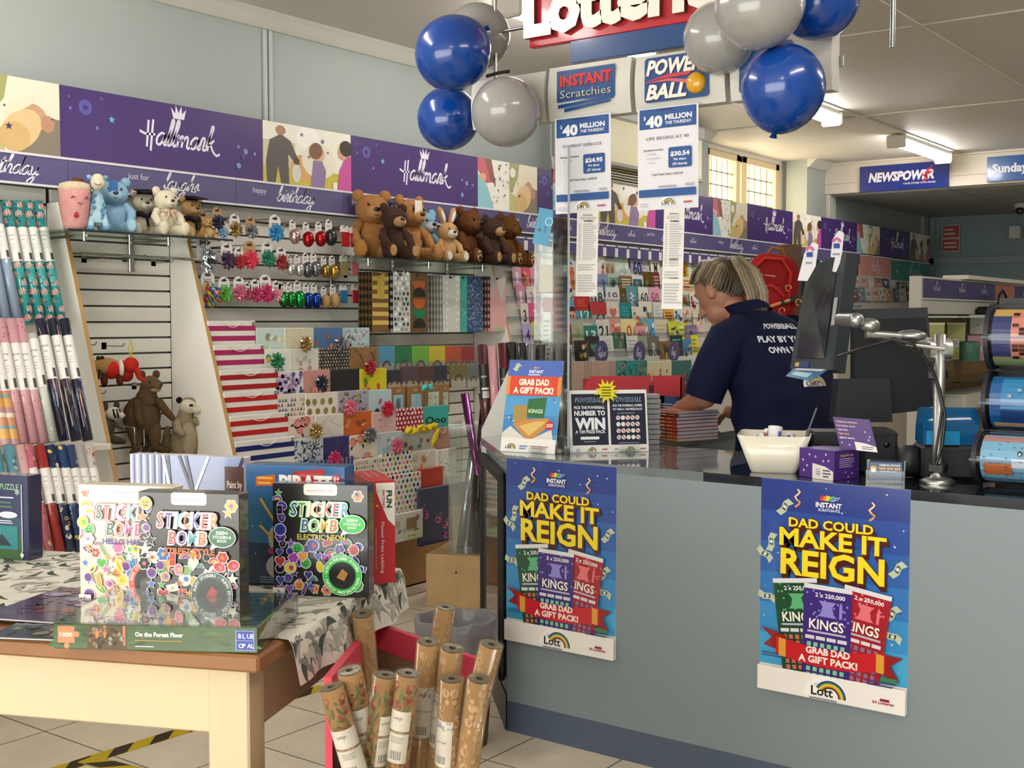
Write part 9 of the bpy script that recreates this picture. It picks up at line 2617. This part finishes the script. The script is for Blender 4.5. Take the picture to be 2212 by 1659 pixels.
def dispenser(zc, r, rz, yc, xl, label, kind):
 t = thing('ticket_dispenser', label, 'ticket dispenser', (xl, yc, zc), 0, 'curved ticket dispensers stacked at the right edge')
 L = .34
 N_ = 24
 pf = lambda k, j: (-r * k * math.cos(-1.75 + 3.5 * j / N_), rz * k * math.sin(-1.75 + 3.5 * j / N_))
 m = MB('black_plastic', '#1c1d2a')
 for x in (0, L - .012):
  k = [pf(1.04, j) for j in range(N_ + 1)] + [(.06, rz * .95), (.06, -rz * .95)]
  m.add([(x + e, a, b) for e in (0, .012) for a, b in k], [list(range(len(k)))[::-1], list(range(len(k), 2 * len(k)))] + [(i, (i + 1) % len(k), len(k) + (i + 1) % len(k), len(k) + i) for i in range(len(k))])
 m.box(0, L, .05, .062, -rz, rz); m.ob('end_plates', t)
 m = MB('card'); P = PR(m, (0, 0, 0), (1, 0, 0), (0, 0, 1), step=.0002, fn=lambda u, v, h: (u, -(r * .9 + h) * math.cos(v), (rz * .9 + h) * math.sin(v)))
 R = lambda a, b, c, d, col: [P.rect(a, b + (d - b) * i / 6, c, b + (d - b) * (i + 1) / 6, col, div=1 if False else 2) or setattr(P, 'k', P.k - (1 if i < 5 else 0)) for i in range(6)]
 if kind == 0:
  R(.02, -1.3, L, 1.2, '#c9a05a'); R(.02, -1.3, L, -.75, '#7f8f5a'); R(.02, -.7, .07, .75, '#2f3a6a'); R(.07, -.7, L, .95, '#d98a72')
  for i in range(90): P.k = 60; x, y = .075 + .018 * rnd.randrange(14), -.68 + .125 * rnd.randrange(13); P.rect(x, y, x + .016, y + .1, '#4a1f1c', div=1 + 1)
 elif kind == 1:
  R(.02, -1.3, L, 1.2, '#1f5f9a'); R(.05, -.2, L, 1.0, '#2f86b8'); R(.03, -1.0, L, -.75, '#c9a878'); R(.05, -.7, .14, -.25, '#23407a'); R(.15, -.75, L, -.3, '#2a94c4')
  for i in range(12): P.k = 60; P.rect(.07 + .024 * i, .2 + .2 * (i % 3), .08 + .024 * i, .3 + .2 * (i % 3), '#8fa0b0', div=2)
  R(.03, -1.15, L, -1.0, '#ddd6c6')
 else:
  R(.02, -1.3, L, 1.3, '#7fb3cc'); R(.02, .85, L, 1.15, '#c98f84'); R(.13, .15, .25, .65, '#c8703a'); R(.03, -.6, .1, -.1, '#c06a38'); R(.2, -.4, L, .0, '#5a93c0'); R(.1, -.25, .19, .1, '#d0d8dc')
  for i in range(80): P.k = 60; x, y = .03 + .018 * rnd.randrange(16), -.8 + .1 * rnd.randrange(17); P.rect(x, y, x + .006, y + .03, '#3a4a70', div=2)
  for x, y in ((.12, .3), (.14, -.2)): P.disc(x, y, .006, '#1c1f2a', .1, 8).disc(x, y - .02, .003, '#e4e4e0', .05, 6)
 m.ob('tickets', t)
 m = MB('acrylic', '#f4f6fa')
 m.ring([[(x, *pf(1.0, j)) for j in range(N_ + 1)] for x in (.01, L - .01)], closed=False, cap0=False, cap1=False); m.ob('clear_cover', t)
 m = MB('acrylic', '#d6dce4').box(-.004, L, -r * 1.02 - .004, -r * 1.0 + .004, -.003, .003); m.ob('cover_lip', t)

dispenser(1.3, .075, .088, 3.47, -.925, 'topmost ticket dispenser with a pink crossword sheet', 0)
dispenser(1.122, .075, .082, 3.46, -.925, 'middle ticket dispenser with blue tickets', 1)
dispenser(.985, .085, .068, 3.3, -.90, 'lowest ticket dispenser with a pale blue and orange sheet', 2)
t = thing('dispenser_rack', 'black upright rack behind the ticket dispensers', 'rack', (-.925, 3.55, .9075)); MB('black_plastic', '#1a1b20').box(0, .34, 0, .02, 0, .5).box(-.0, .34, -.1, .02, 0, .008).ob('frame', t)

# ---- backpack hanging on a timber post past the woman
p = atD(6.0, 1704, 640)
t = thing('timber_post', 'brown timber display post behind the red backpack', 'post', (p.x, p.y, 0), math.radians(36))
MB('wood', '#5f4027').box(-.055, .055, -.03, .03, 0, atD(6.0, 1704, 529).z, .004).ob('upright', t)
MB('wood', '#4a3320').box(-.25, .25, -.2, .2, 0, .05, .005).ob('foot', t)
p = atD(5.8, 1664, 625)
t = thing('backpack', 'red backpack with a clip strap, hanging behind the woman', 'backpack', p, (math.radians(-6), math.radians(8), math.radians(28)))
sqz = lambda q: tuple(math.copysign(abs(c) ** .6, c) for c in q)
MB('cloth', '#8f1c20').ball((0, 0, -.04), .13, .075, .21, 32, 22, fn=sqz).ob('body', t)
MB('cloth', '#a02226').ball((-.01, -.06, -.11), .1, .05, .12, 26, 18, fn=sqz).ob('front_pocket', t)
m = MB('cloth', '#b4302c')
m.tube([(-.11, -.07, -.1), (-.1, -.075, .07), (-.05, -.07, .135), (.03, -.07, .14), (.08, -.075, .08), (.09, -.075, -.1)], .008, 8); m.tube([(-.09, -.105, -.12), (-.07, -.11, -.02), (.0, -.112, .005), (.06, -.11, -.04)], .007, 8); m.ob('zip_piping', t)
P = PR(MB('card'), (-.07, -.082, .05), (1, 0, 0), (0, 0, 1)); P.text('paris traveller', .04, 0, .01, '#d9c6b8', .09); P.mb.ob('lettering', t)
m = MB('cloth', '#c98a5a'); m.tube([(.0, -.12, -.1), (.05, -.13, -.075), (.09, -.13, -.055)], .008, 8); m.set('black_plastic', '#1a1a1a').tube([(.05, -.13, -.075), (.12, -.11, -.04), (.15, -.06, -.03)], .012, 8); m.ob('clip_strap', t)
for x, z in ((-.02, -.115), (.06, -.11), (.075, .0), (.13, -.06)):
 m = MB('metal', '#c9a860'); m.tube([(x + .014 * math.cos(a), -.125, z + .016 * math.sin(a)) for a in (0, 1, 2, 3, 4, 5)], .003, 6); m.ob('ring', t)
MB('cloth', '#8a5a30').tube([(-.04, 0, .16), (-.02, 0, .2), (.03, 0, .2), (.05, 0, .16)], .008, 8).ob('handle', t)
p = atD(6.2, 1742, 640)
t = thing('green_bag', 'dark green bag half hidden behind the tilted screen', 'bag', p, math.radians(30))
MB('cloth', '#12443c').ball((0, 0, 0), .09, .06, .2, 24, 18, fn=sqz).ob('body', t)
MB('cloth', '#0d332d').tube([(-.03, 0, .18), (0, 0, .22), (.03, 0, .18)], .008, 8).ob('handle', t)
